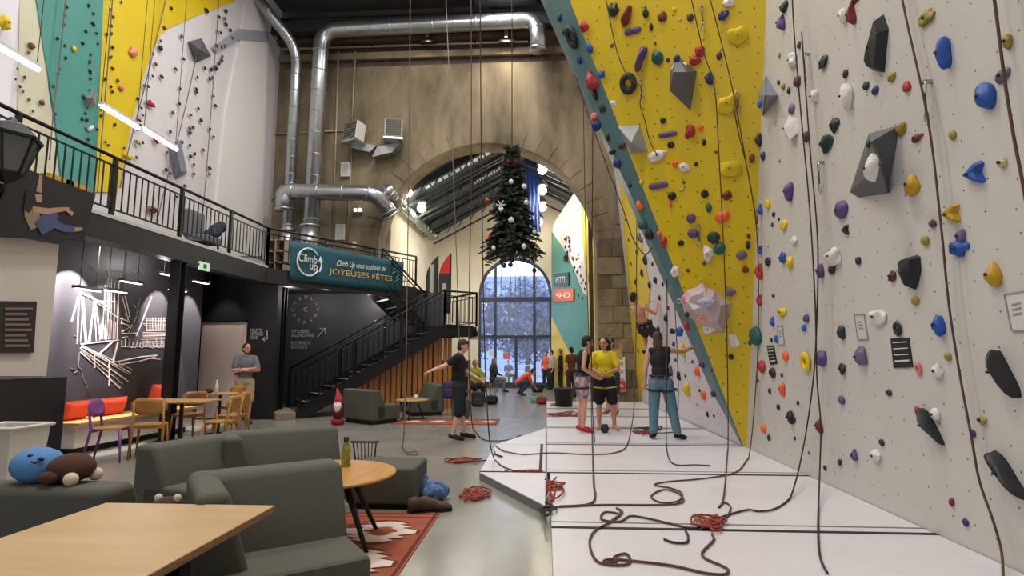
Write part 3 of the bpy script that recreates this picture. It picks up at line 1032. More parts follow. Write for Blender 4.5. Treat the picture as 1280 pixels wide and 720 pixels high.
# ================================================================== LEFT WALL LAMPS
m_tube = mat('tube_lamp', (255, 252, 246), .4, emit=(255, 250, 240), es=11)
for (x0, y0, x1, y1, lab) in ((-20, 48, 48, 87, 'nearest of the fluorescent tubes before the left climbing wall'), (128, 133, 173, 160, 'middle of the fluorescent tubes before the left climbing wall'), (182, 163, 221, 187, 'farthest of the fluorescent tubes before the left climbing wall')):
    a, b = onX(x0, y0, -7.1), onX(x1, y1, -7.1)
    t = thing('tube_lamp', lab, 'lamp', b)
    MB().tube([a, b], .035, 10).build('tube', m_tube, t, True)
    MB().bar(a + V((-.03, 0, .06)), b + V((-.03, 0, .06)), .09, .05).build('housing', mat('lamp_housing', (190, 190, 186), .5), t)
    for p in (a, b):
        MB().tube([p + V((-.03, 0, .08)), (p.x - .03, p.y, 13.2)], .006, 5).build('wire', m_steel, t)
    lamp('tube_light', 'AREA', (a + b) / 2 + V((-.12, 0, 0)), 28, (1, .98, .95), .08, (b - a).length, None).rotation_euler = (0, math.radians(-100), 0)

# ================================================================== MURAL
m_mur = mat('mural_white_paint', (236, 226, 224), .7)
m_murg = mat('mural_grey_paint', (150, 146, 146), .7)


def onW(px, py):
    return onX(px, py, XW)


mur = thing('mural', 'white line mural of an iron bridge and a ship on the dark bar wall', 'mural', onW(150, 490))
mb, mg = MB(), MB()


def stroke(pts, w_=.03, g=False):
    pts = [onW(*q) for q in pts]
    for a, b in zip(pts, pts[1:]):
        (mg if g else mb).bar(a + V((.006, 0, 0)), b + V((.006, 0, 0)), .012, w_ * .34, up=V((1, 0, 0)).cross((b - a).normalized()))


for q in [((99, 366), (89, 402), .05), ((98, 370), (96, 430), .05), ((101, 368), (106, 428), .05), ((98, 364), (138, 385), .09), ((118, 378), (110, 428), .04), ((119, 378), (125, 424), .04),
          ((131, 356), (127, 424), .05), ((137, 352), (133, 420), .06), ((148, 352), (146, 424), .05), ((121, 376), (144, 377), .04), ((120, 378), (148, 398), .04),
          ((100, 430), (148, 425), .05), ((102, 432), (163, 466), .05), ((100, 435), (160, 477), .04), ((100, 440), (150, 485), .04), ((136, 452), (136, 482), .05), ((118, 444), (118, 460), .04),
          ((142, 426), (122, 444), .07), ((147, 428), (141, 452), .08), ((146, 452), (176, 446), .06), ((148, 456), (170, 452), .05), ((176, 446), (196, 444), .07), ((188, 448), (200, 449), .05), ((172, 452), (194, 446), .05),
          ((189, 371), (170, 420), .05), ((152, 370), (160, 400), .03), ((156, 370), (162, 396), .03), ((150, 398), (162, 402), .05), ((152, 404), (164, 408), .05), ((152, 417), (172, 416), .04)]:
    stroke(q[:2], q[2])
rnd = random.Random(3)
for k in range(16):            # ship superstructure and quay
    y = 398 + k * 2.2
    x0 = 178 + rnd.uniform(0, 6) - (0 if k < 8 else 4)
    stroke([(x0, y), (215, y + rnd.uniform(-1, 1))], .035 if 6 < k < 12 else .02)
for k in range(9):
    stroke([(183 + k * 3.6, 397), (183 + k * 3.6 + rnd.uniform(-1, 1), 412)], .02)
for k in range(14):
    x = 152 + k * 4.4
    stroke([(x, 433), (x + rnd.uniform(-2, 2), 424 + rnd.uniform(-3, 4))], .03)
    stroke([(x - 1, 433), (x + 4, 434 + rnd.uniform(-1, 1))], .03)
for k in range(8):
    stroke([(126 + k * 2.6, 402 + rnd.uniform(-3, 3)), (125 + k * 2.6, 424)], .018)
for k in range(3):
    f = k / 3
    stroke([(104 + 40 * f, 371 + 14 * f), (100 + 36 * f, 428 - 4 * f)], .02)
    stroke([(104 + 40 * f, 371 + 14 * f), (108 + 36 * f, 428 - 3 * f)], .016)
for k in range(5):
    stroke([(101, 431 + k * 2.2), (165 - k * 4, 462 + k * 6)], .022)
for x in (132, 134, 139, 143):
    stroke([(x, 346 + abs(x - 137)), (x - 1, 424)], .02)
for k in range(10):
    x = 120 + k * 6
    stroke([(x, 338 + rnd.uniform(-4, 4)), (x + 6, 340 + rnd.uniform(-5, 5))], .01, True)
for k in range(12):
    a_, b_ = rnd.uniform(150, 178), rnd.uniform(380, 432)
    stroke([(a_, b_), (a_ + rnd.uniform(-8, 10), b_ + rnd.uniform(-12, 12))], .018)
stroke([(99, 440), (97, 458), (101, 462), (104, 475), (109, 486)], .02, True)
stroke([(88, 460), (96, 464), (92, 466)], .02, True)
stroke([(112, 332), (120, 340), (130, 338), (140, 341)], .015, True)
stroke([(175, 372), (168, 402), (163, 420)], .02, True)
stroke([(92, 420), (98, 420)], .02, True)
tag(mb.build('paint_strokes', m_mur, mur), kind='stuff')
tag(mg.build('grey_paint_strokes', m_murg, mur), kind='stuff')
# spotlights washing the mural
for k, (px, lab) in enumerate(((86, 'first soffit spotlight over the mural, nearest the bar hatch'), (128, 'second soffit spotlight over the mural'), (198, 'third soffit spotlight over the mural, by the column'), (236, 'fourth soffit spotlight over the mural, behind the column'))):
    y = onW(px, 360).y
    p = V((XW + .55, y, ZM0 + .12))
    t = thing('soffit_spotlight', lab, 'spotlight', p)
    MB().lathe([(.05, 0), (.055, .02), (.055, .1), (.02, .13)], p).build('can', m_steel, t)
    MB().lathe([(.04, -.004), (.04, .006)], p).build('lens', m_lens, t)
    lamp('mural_spot', 'SPOT', p + V((0, 0, -.02)), (1700, 450, 800, 700)[k], (1, .86, .84), .03, target=(XW, y, 1.75), spot=(60, 44, 50, 50)[k], blend=.12)
# added glowing strips standing in for reflections in the glass
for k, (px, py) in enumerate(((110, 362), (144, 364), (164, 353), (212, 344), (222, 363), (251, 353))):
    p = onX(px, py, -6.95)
    t = thing('reflection_strip', '%s of the short glowing strips added as reflections before the mural, counted from the bar hatch' % ('first', 'second', 'third', 'fourth', 'fifth', 'sixth')[k], 'lamp', p, group='added reflection strips')
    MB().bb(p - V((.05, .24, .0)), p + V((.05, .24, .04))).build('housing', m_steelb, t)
    MB().bb(p - V((.035, .22, .012)), p + V((.035, .22, .0))).build('strip_glow', m_lens, t)
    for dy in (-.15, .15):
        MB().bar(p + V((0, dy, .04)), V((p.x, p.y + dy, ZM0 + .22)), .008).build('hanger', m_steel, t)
lamp('door_downlight', 'SPOT', (-7.4, 12.1, ZM0 + .1), 70, (1, .84, .78), .08, target=(-7.45, 12.55, 1.0), spot=70)
for k, (x, y) in enumerate(((-6.9, 6.8), (-6.9, 9.6), (-6.6, 13.6), (-5.2, 16.0), (-7.2, 15.2), (-5.9, 14.6))):  # unseen fill lights added to brighten the space under the mezzanine
    lamp('soffit_fill', 'POINT', (x, y, ZM0 - .02), 34, (1, .92, .88), .08)

# menu board, exit sign, clock, wall lettering
mbrd = thing('menu_board', 'dark menu board with rows of lettering on the pale hatch panel', 'menu board', onX(20, 440, XB))
flat('board', [onX(-20, 376, XB), onX(43, 377, XB), onX(39, 441, XB), onX(-20, 441, XB)], mat('menu_dark', (44, 32, 34), .6), mbrd, LN, .005, .03)
for k in range(8):
    a = onX(2, 386 + k * 6.6, XB)
    b = onX(37 - (k * 7) % 9, 386 + k * 6.6, XB)
    MB().bar(a + V((.04, 0, 0)), b + V((.04, 0, 0)), .006, .03).build('text_line', mat('menu_ink', (122, 104, 104), .7), mbrd)
p = onX(255, 333, XM + .05)
ex = thing('exit_sign', 'small green and white exit sign hanging under the mezzanine beam', 'sign', p)
MB().box(p, (.04, .3, .15)).build('case', mat('exit_case', (210, 225, 215), .5, emit=(190, 240, 210), es=.6), ex)
MB().box(p + V((.022, 0, 0)), (.004, .1, .08)).build('pictogram', mat('exit_green', (30, 120, 70), .5), ex)
MB().bar(p + V((0, 0, .07)), p + V((0, 0, .14)), .02).build('hanger', m_steel, ex)

YC = 16.58
m_ltr = mat('wall_letter_white', (206, 206, 210), .6)
m_ltg = mat('clock_mark_grey', (176, 176, 172), .6)
clk = thing('wall_clock', 'large wall clock of pale letters around a small gold C', 'clock', onY(382, 405, YC))
cc = onY(382, 387, YC)
for k, ch in enumerate('BLOCPARTYUPS'):
    a = math.radians(90 - k * 30)
    q = cc + V((math.cos(a) * .39, 0, math.sin(a) * .39))
    text_fit('clock_letter', ch, q - V((.045, 0, .05)), q + V((.045, 0, -.05)), m_ltg, clk, (0, -1, 0), height=.1)
text_fit('clock_centre', 'C', cc - V((.06, 0, .06)), cc + V((.06, 0, -.06)), m_gold, clk, (0, -1, 0), height=.13)
wt = thing('wall_lettering', 'white direction lettering with an arrow below the wall clock', 'sign', onY(364, 436, YC))
for s_, x0, x1, y in (('TOP CLIMBING', 364, 386, 416), ('SALLE MEZZANINE', 364, 392, 421), ('BLOC GRAND UP', 364, 388, 430.5), ('BLOC ADULTE', 364, 384, 435.5)):
    text_fit('lettering', s_, onY(x0, y, YC), onY(x1, y, YC), m_ltr, wt, (0, -1, 0), height=.1)
MB().tube([onY(397, 421, YC - .02), onY(406, 411, YC - .02)], .015, 5).build('arrow_shaft', m_ltr, wt)
MB().tube([onY(399.5, 410.5, YC - .02), onY(406.5, 410.5, YC - .02), onY(406.5, 417.5, YC - .02)], .015, 5).build('arrow_head', m_ltr, wt)
wt2 = thing('wall_lettering', 'white direction lettering with a bent arrow above the man in grey', 'sign', onY(313, 424, 12.58))
for s_, x1, y in (('TOILETTES', 329, 415), ('VESTIAIRES', 330, 419.5), ('DOUCHES', 323, 424)):
    text_fit('lettering', s_, onY(313, y, 12.58), onY(x1 - 1, y, 12.58), m_ltr, wt2, (0, -1, 0), height=.075)
MB().tube([onY(334, 413, 12.56), onY(334, 424, 12.56), onY(329, 424, 12.56)], .01, 5).build('arrow_shaft', m_ltr, wt2)
MB().tube([onY(331, 421.5, 12.56), onY(328.5, 424, 12.56), onY(331, 426.5, 12.56)], .01, 5).build('arrow_head', m_ltr, wt2)
# ================================================================== CRASH MATS
m_mat = mat('pale_mat_vinyl', (212, 208, 214), .38, var=.04, scale=2, bump=.06, bscale=3)
m_matside = mat('grey_mat_side', (120, 120, 120), .6)
m_seam = mat('black_mat_velcro', (34, 34, 40), .7)
YM = [-1.5] + [onZ(900, y, MT).y for y in (663, 593.5, 557.5, 536.5, 522, 512)] + [YA - .5]
matlabs = ['nearest pale crash mat at the foot of the near white wall', 'second pale crash mat from the camera, by the near white wall', 'pale crash mat in front of the yellow overhang foot', 'pale crash mat where the woman in blue trousers stands',
           'pale crash mat under the climber with the yellow top', 'pale crash mat in front of the stone pillar, second last', 'farthest pale crash mat at the stone pillar']


def crash_mat(label, poly, seam=True):
    c = sum((V((p[0], p[1], 0)) for p in poly), V()) / len(poly)
    t = thing('crash_mat', label, 'mat', (c.x, c.y, 0))
    MB().prism([(p[0], p[1], 0) for p in poly], (0, 0, MT - .012)).build('foam_core', m_matside, t)
    MB().prism([(p[0], p[1], MT - .012) for p in poly], (0, 0, .012)).build('vinyl_top', m_mat, t, bevel=.004)
    return t


for i in range(len(YM) - 1):
    y0, y1 = YM[i] + .008, YM[i + 1] - .008
    x1 = XR - .01 if y0 < S0.y - .3 else XR - .03 - max(0, (y1 - S0.y)) * .0137
    x0 = .03 if i < 2 else .0
    t = crash_mat(matlabs[i], [(x0, y0), (x1, y0), (x1, y1), (x0, y1)])
    if i:
        MB().bb((x0, y0 - .03, MT - .002), (x1, y0 + .012, MT + .006)).build('joint_strip', m_seam, t)
        MB().bb((x0, y0 + .13, MT - .002), (x1, y0 + .15, MT + .004)).build('joint_line', mat('grey_mat_line', (120, 120, 128), .7), t)
LX = onZ(597, 594, MT).x
crash_mat('triangular pale crash mat at the left corner of the mats', [(LX, YM[2] - .01), (-.02, YM[2] - .01), (-.02, onZ(684, 632, MT).y)])
t = crash_mat('left side pale crash mat behind the triangular one', [(LX, YM[2] + .02), (-.02, YM[2] + .02), (-.02, YM[3] - .01), (LX, YM[3] - .01)])
MB().bb((LX, YM[2] - .01, MT - .002), (-.02, YM[2] + .03, MT + .006)).build('joint_strip', m_seam, t)
MB().bb((-.1, YM[2] + .02, MT - .002), (-.06, YM[3], MT + .005)).build('joint_line', m_seam, t)
crash_mat('far left pale crash mat by the rope pile', [(-.75, YM[3] + .02), (-.02, YM[3] + .02), (-.02, YM[4] - .02)])

# ================================================================== HOLDS
HC = {'green': (28, 62, 50), 'dkgreen': (34, 46, 40), 'teal': (26, 92, 84), 'olive': (150, 136, 44), 'mustard': (190, 150, 22), 'yellow': (226, 196, 22), 'white': (226, 222, 218), 'red': (176, 44, 44), 'dkred': (120, 34, 36), 'maroon': (86, 44, 56),
      'purple': (92, 66, 124), 'navy': (38, 48, 112), 'blue': (34, 84, 168), 'black': (30, 31, 33), 'grey': (112, 112, 116), 'orange': (240, 104, 44), 'brown': (116, 66, 44), 'pink': (222, 120, 122), 'beige': (196, 180, 136), 'lilac': (176, 174, 190), 'greypurple': (104, 98, 124), 'salmon': (232, 150, 124)}
HN = {'green': 'green', 'dkgreen': 'dark green', 'teal': 'bottle green', 'olive': 'olive', 'mustard': 'mustard', 'yellow': 'yellow', 'white': 'white', 'red': 'red', 'dkred': 'dark red', 'maroon': 'maroon', 'purple': 'purple', 'navy': 'navy', 'blue': 'blue', 'black': 'black', 'grey': 'grey', 'orange': 'orange', 'brown': 'brown', 'pink': 'pink', 'beige': 'beige', 'lilac': 'lilac', 'greypurple': 'grey purple', 'salmon': 'salmon'}
SN = {'r': 'chunky hold', 'd': 'teardrop hold', 'b': 'rounded hold', 'l': 'elongated hold', 'w': 'angular hold', 'o': 'ring hold', 'n': 'dumbbell hold', 't': 'triangular hold', 's': 'small foothold', 'p': 'shield hold', 'h': 'ledge hold', 'k': 'kite hold'}
for k, c in HC.items():
    mat('hold_' + k, c, .5, var=.12, scale=18, bump=.25, bscale=60)
m_bolt = mat('bolt_steel', (70, 70, 72), .4, .8)

WALLS = {'R': (V((XR, 0, 0)), V((-1, 0, 0)), 'near white wall'), 'Y': (P0, YN, 'yellow overhang'), 'T': (P0, TN, 'grey teal flank'), 'F': (FB0, FN, 'far white wall'), 'L': (V((XL + .05, 0, 0)), LN, 'left climbing wall'), 'G': (G0, GN, 'canted far hall wall')}


def hold_mesh(kind, w_, h_, d_, seed):
    rnd = random.Random(seed)
    bm = bmesh.new()
    big = max(w_, h_) > .09
    if kind == 'o':
        mb = MB()
        n = 14
        mb.tube([V((.36 * math.cos(2 * math.pi * i / n), .36 * math.sin(2 * math.pi * i / n), .22 + .06 * math.sin(2 * math.pi * i / n))) for i in range(n)], .17, 8, closed=True)
        me = mb.mesh('hold')
        for v in me.vertices:
            v.co = V((v.co.x * w_, v.co.y * h_, max(0, v.co.z) * d_ * 1.6))
        me.polygons.foreach_set('use_smooth', [True] * len(me.polygons))
        return me
    if kind in 'tpk':
        po = {'t': [(-.5, .1), (.35, .5), (.5, .35), (.32, .02), (.5, -.45), (.3, -.5)], 'p': [(-.48, .42), (-.3, .5), (.3, .5), (.48, .42), (.46, 0), (.2, -.36), (0, -.5), (-.2, -.36), (-.46, 0)],
              'k': [(.32, .5), (.5, .17), (.13, -.5), (-.36, -.33), (-.5, -.16), (-.4, .0)]}[kind]
        mb = MB()
        n = len(po)
        vs = [V((x * w_, y * h_, 0)) for x, y in po] + [V((x * w_ * .78, y * h_ * .78, d_ * .75)) for x, y in po] + [V((0, 0, d_))]
        fs = [(i, (i + 1) % n, n + (i + 1) % n, n + i) for i in range(n)] + [(n + i, n + (i + 1) % n, 2 * n) for i in range(n)]
        return mb.add(vs, fs).mesh('hold')
    bmesh.ops.create_icosphere(bm, subdivisions=1 if kind == 'w' else (3 if big else 2), radius=.5)
    off = V((rnd.uniform(0, 50), rnd.uniform(0, 50), rnd.uniform(0, 50)))
    tw = rnd.uniform(-.5, .5)
    amp = {'r': .55, 'w': .5, 'b': .16, 'd': .3, 'l': .25, 'n': .1, 's': .3, 'h': .35}[kind]
    for v in bm.verts:
        p = v.co.copy()
        n1 = noise.noise(p * 2.6 + off)
        p *= 1 + amp * n1
        if kind == 'd':
            p.x *= .62 - .75 * p.y
            p.z *= 1 - .5 * p.y
        elif kind == 'l':
            p.x *= .8 + .2 * math.sin(p.y * 5 + tw * 6)
        elif kind == 'n':
            q = abs(p.x) * 2
            f = .62 + .38 * q * q
            p.y *= f
            p.z *= f
        elif kind == 'h':
            p.z *= .55 + 1.1 * max(0, p.y + .25)
            p.y = min(p.y, .3 + .12 * abs(p.x) * 2)
        elif kind == 'r' and big:
            p.z += .18 * noise.noise(p * 5 + off)
        p.z = max(0, p.z + .12)
        v.co = V((p.x * w_, p.y * h_, p.z * d_ * 1.6))
    for f in bm.faces:
        f.smooth = kind not in 'w'
    me = bpy.data.meshes.new('hold')
    bm.to_mesh(me)
    bm.free()
    return me


HOLDS = []


def frame(n):
    n = n.normalized()
    u = (V((0, 0, 1)) - n * n.z).normalized()
    r = u.cross(n)
    return r, u, n


def hold(wall, px, py, w_, h_, col, kind='r', rot=0., deep=1., on=None):
    p0, n, wn = WALLS[wall]
    P = onp(px, py, p0 + n.normalized() * (on or 0), n)
    r, u, nn = frame(n)
    x0, y0, s = proj(P)
    kr = abs(proj(P + r * .05)[0] - x0) / .05
    kn = abs(proj(P + nn * .05)[0] - x0) / .05
    ku = abs(proj(P + u * .05)[1] - y0) / .05
    hm = h_ / ku
    dm = min(.4 * hm, .16) * deep
    wm = (w_ - .55 * dm * kn) / kr
    wm = min(max(wm, .8 * hm * w_ / h_), 1.3 * hm * w_ / h_)
    seed = int(px * 13 + py * 7)
    me = hold_mesh(kind, wm, hm, max(dm, .018), seed)
    o = link('climbing_hold', me, MATS['hold_' + col])
    M = Matrix((r, u, nn)).transposed().to_4x4() @ Matrix.Rotation(rot, 4, 'Z')
    M.translation = P
    o.matrix_world = M
    if max(w_, h_) >= 15 and kind not in 'o':
        zt_ = max(v.co.z for v in me.vertices)
        b = link('bolt', MB().lathe([(.011, 0), (.011, .012), (.006, .014)], (0, 0, zt_ - .006), 8).mesh('bolt'), m_bolt)
        b.parent = o
    HOLDS.append([o, wall, col, kind, P.z, P, w_ * h_])
    return o


RH = """982 8 12 13 dkgreen r|980 28 9 20 purple d|1057 19 10 20 white l|1068 18 11 24 dkred d|1069 1 18 7 dkred r|1000 56 5 9 maroon s|975 69 4 7 olive s|993 75 13 18 white r|998 102 11 13 maroon b|1031 78 14 16 dkgreen w|1058 92 8 10 dkgreen s|1116 96 14 14 olive w|1135 107 14 14 red d|1084 107 9 11 dkgreen s|1095 113 10 10 navy b|1063 120 16 32 white l|1020 120 10 16 white r|991 136 10 12 greypurple b|987 113 6 8 dkgreen s|980 108 6 8 olive s|974 103 4 6 black s|993 160 18 30 white w|1009 171 9 13 maroon b|1045 156 12 16 dkgreen r|1035 179 17 19 green r|951 175 8 16 dkgreen l|1128 161 14 14 olive r|1147 172 15 10 brown r|1160 22 22 16 olive r|1186 65 17 39 blue l|1262 51 14 20 olive w|1255 94 22 16 greypurple b|1236 120 28 34 blue b|1192 169 11 12 olive b|
955 195 7 10 navy s|975 201 4 4 olive s|989 239 14 22 purple l|961 255 8 11 yellow r|952 262 8 14 blue d|968 268 5 7 black s|974 274 4 4 black s|966 281 4 6 maroon s|981 281 11 12 yellow r|994 301 9 10 white r|960 307 4 4 beige s|951 313 8 12 blue t|980 322 12 16 blue w|989 328 11 13 yellow r|961 327 11 11 black b|952 340 10 20 red l|1054 262 18 22 purple b|1058 288 10 13 black t|1046 320 20 24 white r|1028 338 12 18 purple d|1041 337 11 12 black b|1074 326 8 11 dkgreen b|1117 345 12 15 maroon w|1143 341 29 42 black p|1143 230 25 26 mustard d|1158 301 12 14 olive b|1167 280 14 11 maroon w|1220 218 30 28 blue t|1191 268 26 24 mustard t|1201 310 24 20 blue r|1203 295 14 18 greypurple b|1255 203 14 15 beige w|1245 343 34 28 mustard d|
947 420 24 24 teal b|938 428 8 8 purple b|967 370 5 5 black s|979 390 16 11 yellow r|967 402 7 12 blue d|972 424 7 10 blue b|965 425 4 6 black s|1009 398 9 11 purple b|1006 410 8 9 blue b|951 375 9 13 red l|954 458 12 16 red b|967 466 11 13 black b|983 445 11 13 orange b|978 469 4 6 black s|1010 452 16 24 yellow o|1029 448 15 20 purple b|1054 461 13 16 dkgreen w|1054 416 12 17 dkgreen l|1079 446 16 23 greypurple r|1145 376 12 11 olive b|1099 396 24 22 white h|1177 406 21 27 blue d|1186 446 11 11 olive b|1150 461 10 17 pink o|1174 464 15 18 white r|1112 491 9 9 dkgreen s|980 487 8 17 orange l|963 489 4 8 dkgreen s|998 504 5 6 black s|974 509 5 8 black s|990 522 14 15 black r|948 476 4 4 black s|956 536 8 12 orange b|1053 500 11 11 purple b|1026 532 13 17 dkred d|1148 513 9 11 red b|1171 518 14 17 white b|1229 525 15 14 olive w|
962 547 6 8 dkgreen s|994 548 4 5 black s|1032 585 5 7 black s|1051 578 6 9 dkgreen s|1070 569 11 15 purple d|1097 570 14 15 white r|1103 553 8 9 dkgreen s|1012 566 4 4 brown s|1217 542 9 11 navy b|1191 628 8 12 dkred b|1208 653 10 10 navy b"""
for q in RH.replace('\n', '').split('|'):
    a = q.split()
    hold('R', float(a[0]), float(a[1]), float(a[2]), float(a[3]), a[4], a[5], random.uniform(-.3, .3) if a[5] in 'rbs' else 0.)
hold('R', 1100, 59, 33, 68, 'black', 'k', 0, .7)
hold('R', 1262, 465, 13, 64, 'black', 'l', .44)
hold('R', 1168, 532, 14, 56, 'black', 'd', .72 + math.pi, .8)
hold('R', 1264, 592, 22, 70, 'black', 'l', .77, .8)
hold('R', 1124, 411, 13, 18, 'black', 'o')

YH = """767 12 13 17 dkgreen r|784 20 15 26 dkred l|807 15 11 15 green d|828 21 12 13 dkred b|863 22 9 10 maroon b|904 20 12 13 navy r|911 4 14 11 white r|923 45 28 25 yellow h|791 39 22 13 purple n|814 34 5 10 black s|819 54 4 5 red s|801 75 14 32 purple l|822 72 15 18 teal b|765 57 5 5 brown s|835 75 5 6 navy s|875 64 13 15 red b|869 76 14 12 red r|899 70 8 10 maroon b|887 98 12 15 navy r|786 105 22 26 black o|767 129 14 6 white l|909 130 28 24 yellow h|918 120 12 12 yellow r|902 138 10 10 yellow b|829 151 8 8 dkgreen s|835 168 24 11 purple n|863 165 13 17 red r|876 160 7 8 orange b|839 181 10 9 black r|880 178 6 8 black s|822 194 22 13 white r|844 205 8 9 orange b|855 209 16 11 white l|870 205 5 6 black s|940 198 8 12 brown b|913 211 30 24 yellow h|823 232 25 13 purple n|840 245 11 11 black b|802 228 6 6 yellow s|852 237 6 5 beige s|881 242 10 10 black r|909 244 18 12 dkred w|886 260 8 12 teal b|903 271 20 14 orange b|864 273 12 12 purple b|867 292 15 12 purple b|824 292 7 7 orange s|936 295 5 7 maroon s|838 255 6 9 orange d|892 297 17 15 green b|900 311 15 16 teal b|885 317 13 18 white r|880 329 5 6 brown s|851 304 8 7 black s|830 303 9 16 red b|844 339 11 15 white b|860 338 5 5 dkred s|927 319 14 12 greypurple b|935 306 7 10 black s|932 337 8 8 dkred r|913 365 17 12 grey l|914 446 7 7 black s|890 463 3 3 black s|850 25 4 5 beige s|843 12 5 6 yellow s|895 190 4 4 brown s|855 228 4 4 brown s|876 350 4 4 yellow s"""
for q in YH.replace('\n', '').split('|'):
    a = q.split()
    hold('Y', float(a[0]), float(a[1]), float(a[2]), float(a[3]), a[4], a[5], random.uniform(-.3, .3) if a[5] in 'rb' else (-.45 if a[5] == 'l' else 0.))
TH = """731 32 13 15 red d|717 46 14 28 black o|738 59 10 13 blue d|741 100 17 22 red d|752 93 10 8 blue r|746 157 12 13 navy b|745 119 6 12 black s|743 146 10 10 pink b|753 136 8 9 dkgreen s|700 22 6 9 navy s|706 40 5 8 black s|725 75 6 9 navy s|760 172 6 8 black s|772 204 10 12 navy b|766 190 9 6 black s|778 182 10 8 maroon s|800 256 12 12 orange d|804 281 12 12 teal b|812 293 11 13 black b|850 414 11 10 blue r|859 407 7 12 red l|841 414 7 7 black s|850 376 7 7 lilac o|878 456 8 8 navy s|892 492 7 8 navy s|788 232 5 6 black s"""
for q in TH.split('|'):
    a = q.split()
    hold('T', float(a[0]), float(a[1]), float(a[2]), float(a[3]), a[4], a[5])
FH = """855 438 10 15 yellow r|861 487 11 18 yellow l|873 464 8 13 orange b|881 494 9 12 orange b|840 463 7 13 purple d|850 470 5 12 black l|837 491 5 10 purple b|846 487 4 5 black s|875 488 4 5 black s|885 518 5 7 black s|857 470 3 4 black s|893 520 4 5 black s|872 505 3 5 yellow s|796 353 5 8 black s|804 341 5 10 black l|820 350 6 9 black b|825 372 5 7 maroon s|833 398 6 9 black b|824 413 6 10 black b|813 356 4 9 black s|815 403 4 8 black s|843 430 5 7 black s|790 330 4 5 maroon s|797 315 5 7 maroon s|803 300 5 8 greypurple b|808 325 5 12 black l|816 330 4 5 black s|830 440 5 6 maroon s|787 300 4 5 black s|783 275 4 5 maroon s|799 438 4 6 green s|836 385 4 5 black s|845 450 4 5 black s|829 355 4 6 black s|820 388 4 5 maroon s|800 296 9 9 grey r|866 452 4 5 black s"""
for q in FH.split('|'):
    a = q.split()
    hold('F', float(a[0]), float(a[1]), float(a[2]), float(a[3]), a[4], a[5])

# left wall: rows of small dark holds following the rope lines
rnd = random.Random(11)
LH = []
for (x0, y0, x1, y1, n) in ((83, 0, 66, 150, 11), (112, 0, 104, 160, 10), (123, 10, 108, 190, 12), (141, 5, 126, 185, 12), (146, 0, 135, 190, 9), (208, 10, 160, 190, 12), (190, 100, 172, 200, 6), (228, 40, 205, 240, 10), (256, 80, 236, 225, 12), (272, 10, 256, 240, 12), (288, 8, 280, 75, 6), (284, 20, 262, 110, 6), (240, 130, 222, 260, 7), (30, 60, 26, 130, 4), (20, 90, 50, 150, 4)):
    for k in range(n):
        f = (k + rnd.random() * .8) / n
        LH.append((x0 + (x1 - x0) * f + rnd.uniform(-7, 7), y0 + (y1 - y0) * f + rnd.uniform(-4, 4)))
for x, y in LH:
    hold('L', x, y, rnd.uniform(3, 5), rnd.uniform(3, 5), rnd.choice(['black', 'black', 'black', 'dkgreen', 'maroon', 'brown']), 's')
for x, y, a, b, c, kd in ((92, 61, 7, 7, 'yellow', 'b'), (166, 65, 14, 12, 'salmon', 'l'), (187, 130, 12, 6, 'red', 'r'), (194, 175, 9, 8, 'red', 't'), (160, 196, 12, 6, 'yellow', 'r'), (171, 178, 7, 5, 'olive', 'r'), (112, 160, 6, 11, 'white', 'l'), (151, 110, 8, 6, 'pink', 'b'), (200, 60, 6, 6, 'black', 'r'), (258, 13, 6, 5, 'black', 'b'), (202, 96, 6, 4, 'black', 'b'), (190, 262, 12, 8, 'brown', 'r'), (39, 57, 9, 7, 'brown', 'r'), (52, 128, 8, 6, 'brown', 'r'), (269, 85, 6, 6, 'black', 'b')):
    hold('L', x, y, a, b, c, kd, -.5 if kd == 'l' else 0)
hold('L', 4, 28, 14, 18, 'yellow', 'r', on=.75)
# far hall wall: small holds
for k in range(34):
    t_ = rnd.random()
    x, y = (rnd.uniform(706, 734), 0)
    y = 300 + (x - 700) * 1.9 + rnd.uniform(-26, 8)
    hold('G', x, y, rnd.uniform(2.4, 3.6), rnd.uniform(3, 4.5), rnd.choice(['black', 'brown', 'black', 'maroon']), 's')
for x, y in ((741, 275), (740, 300), (742, 322), (739, 345), (741, 370), (738, 262), (724, 369), (729, 373)):
    hold('G', x, y, 3, 4.5, 'black', 's')
hold('G', 709, 322, 12, 10, 'black', 'r')
hold('G', 741, 347, 8, 22, 'black', 'l')

# past 290 of them, the smallest ones are joined into one object
HOLDS.sort(key=lambda h: -h[6])
mbs = bmesh.new()
sm_mats = []
for h in HOLDS[290:]:
    me = h[0].data.copy()
    me.transform(h[0].matrix_world)
    m_ = h[0].data.materials[0]
    if m_ not in sm_mats:
        sm_mats.append(m_)
    ix = sm_mats.index(m_)
    me.polygons.foreach_set('material_index', [ix] * len(me.polygons))
    mbs.from_mesh(me)
    bpy.data.objects.remove(h[0])
HOLDS = HOLDS[:290]
_me = bpy.data.meshes.new('small_footholds')
mbs.to_mesh(_me)
for m_ in sm_mats:
    _me.materials.append(m_)
_o = bpy.data.objects.new('small_footholds', _me)
COL.objects.link(_o)
tag(_o, 'scattered tiny dark footholds on the left and far climbing walls', 'climbing holds', kind='stuff')
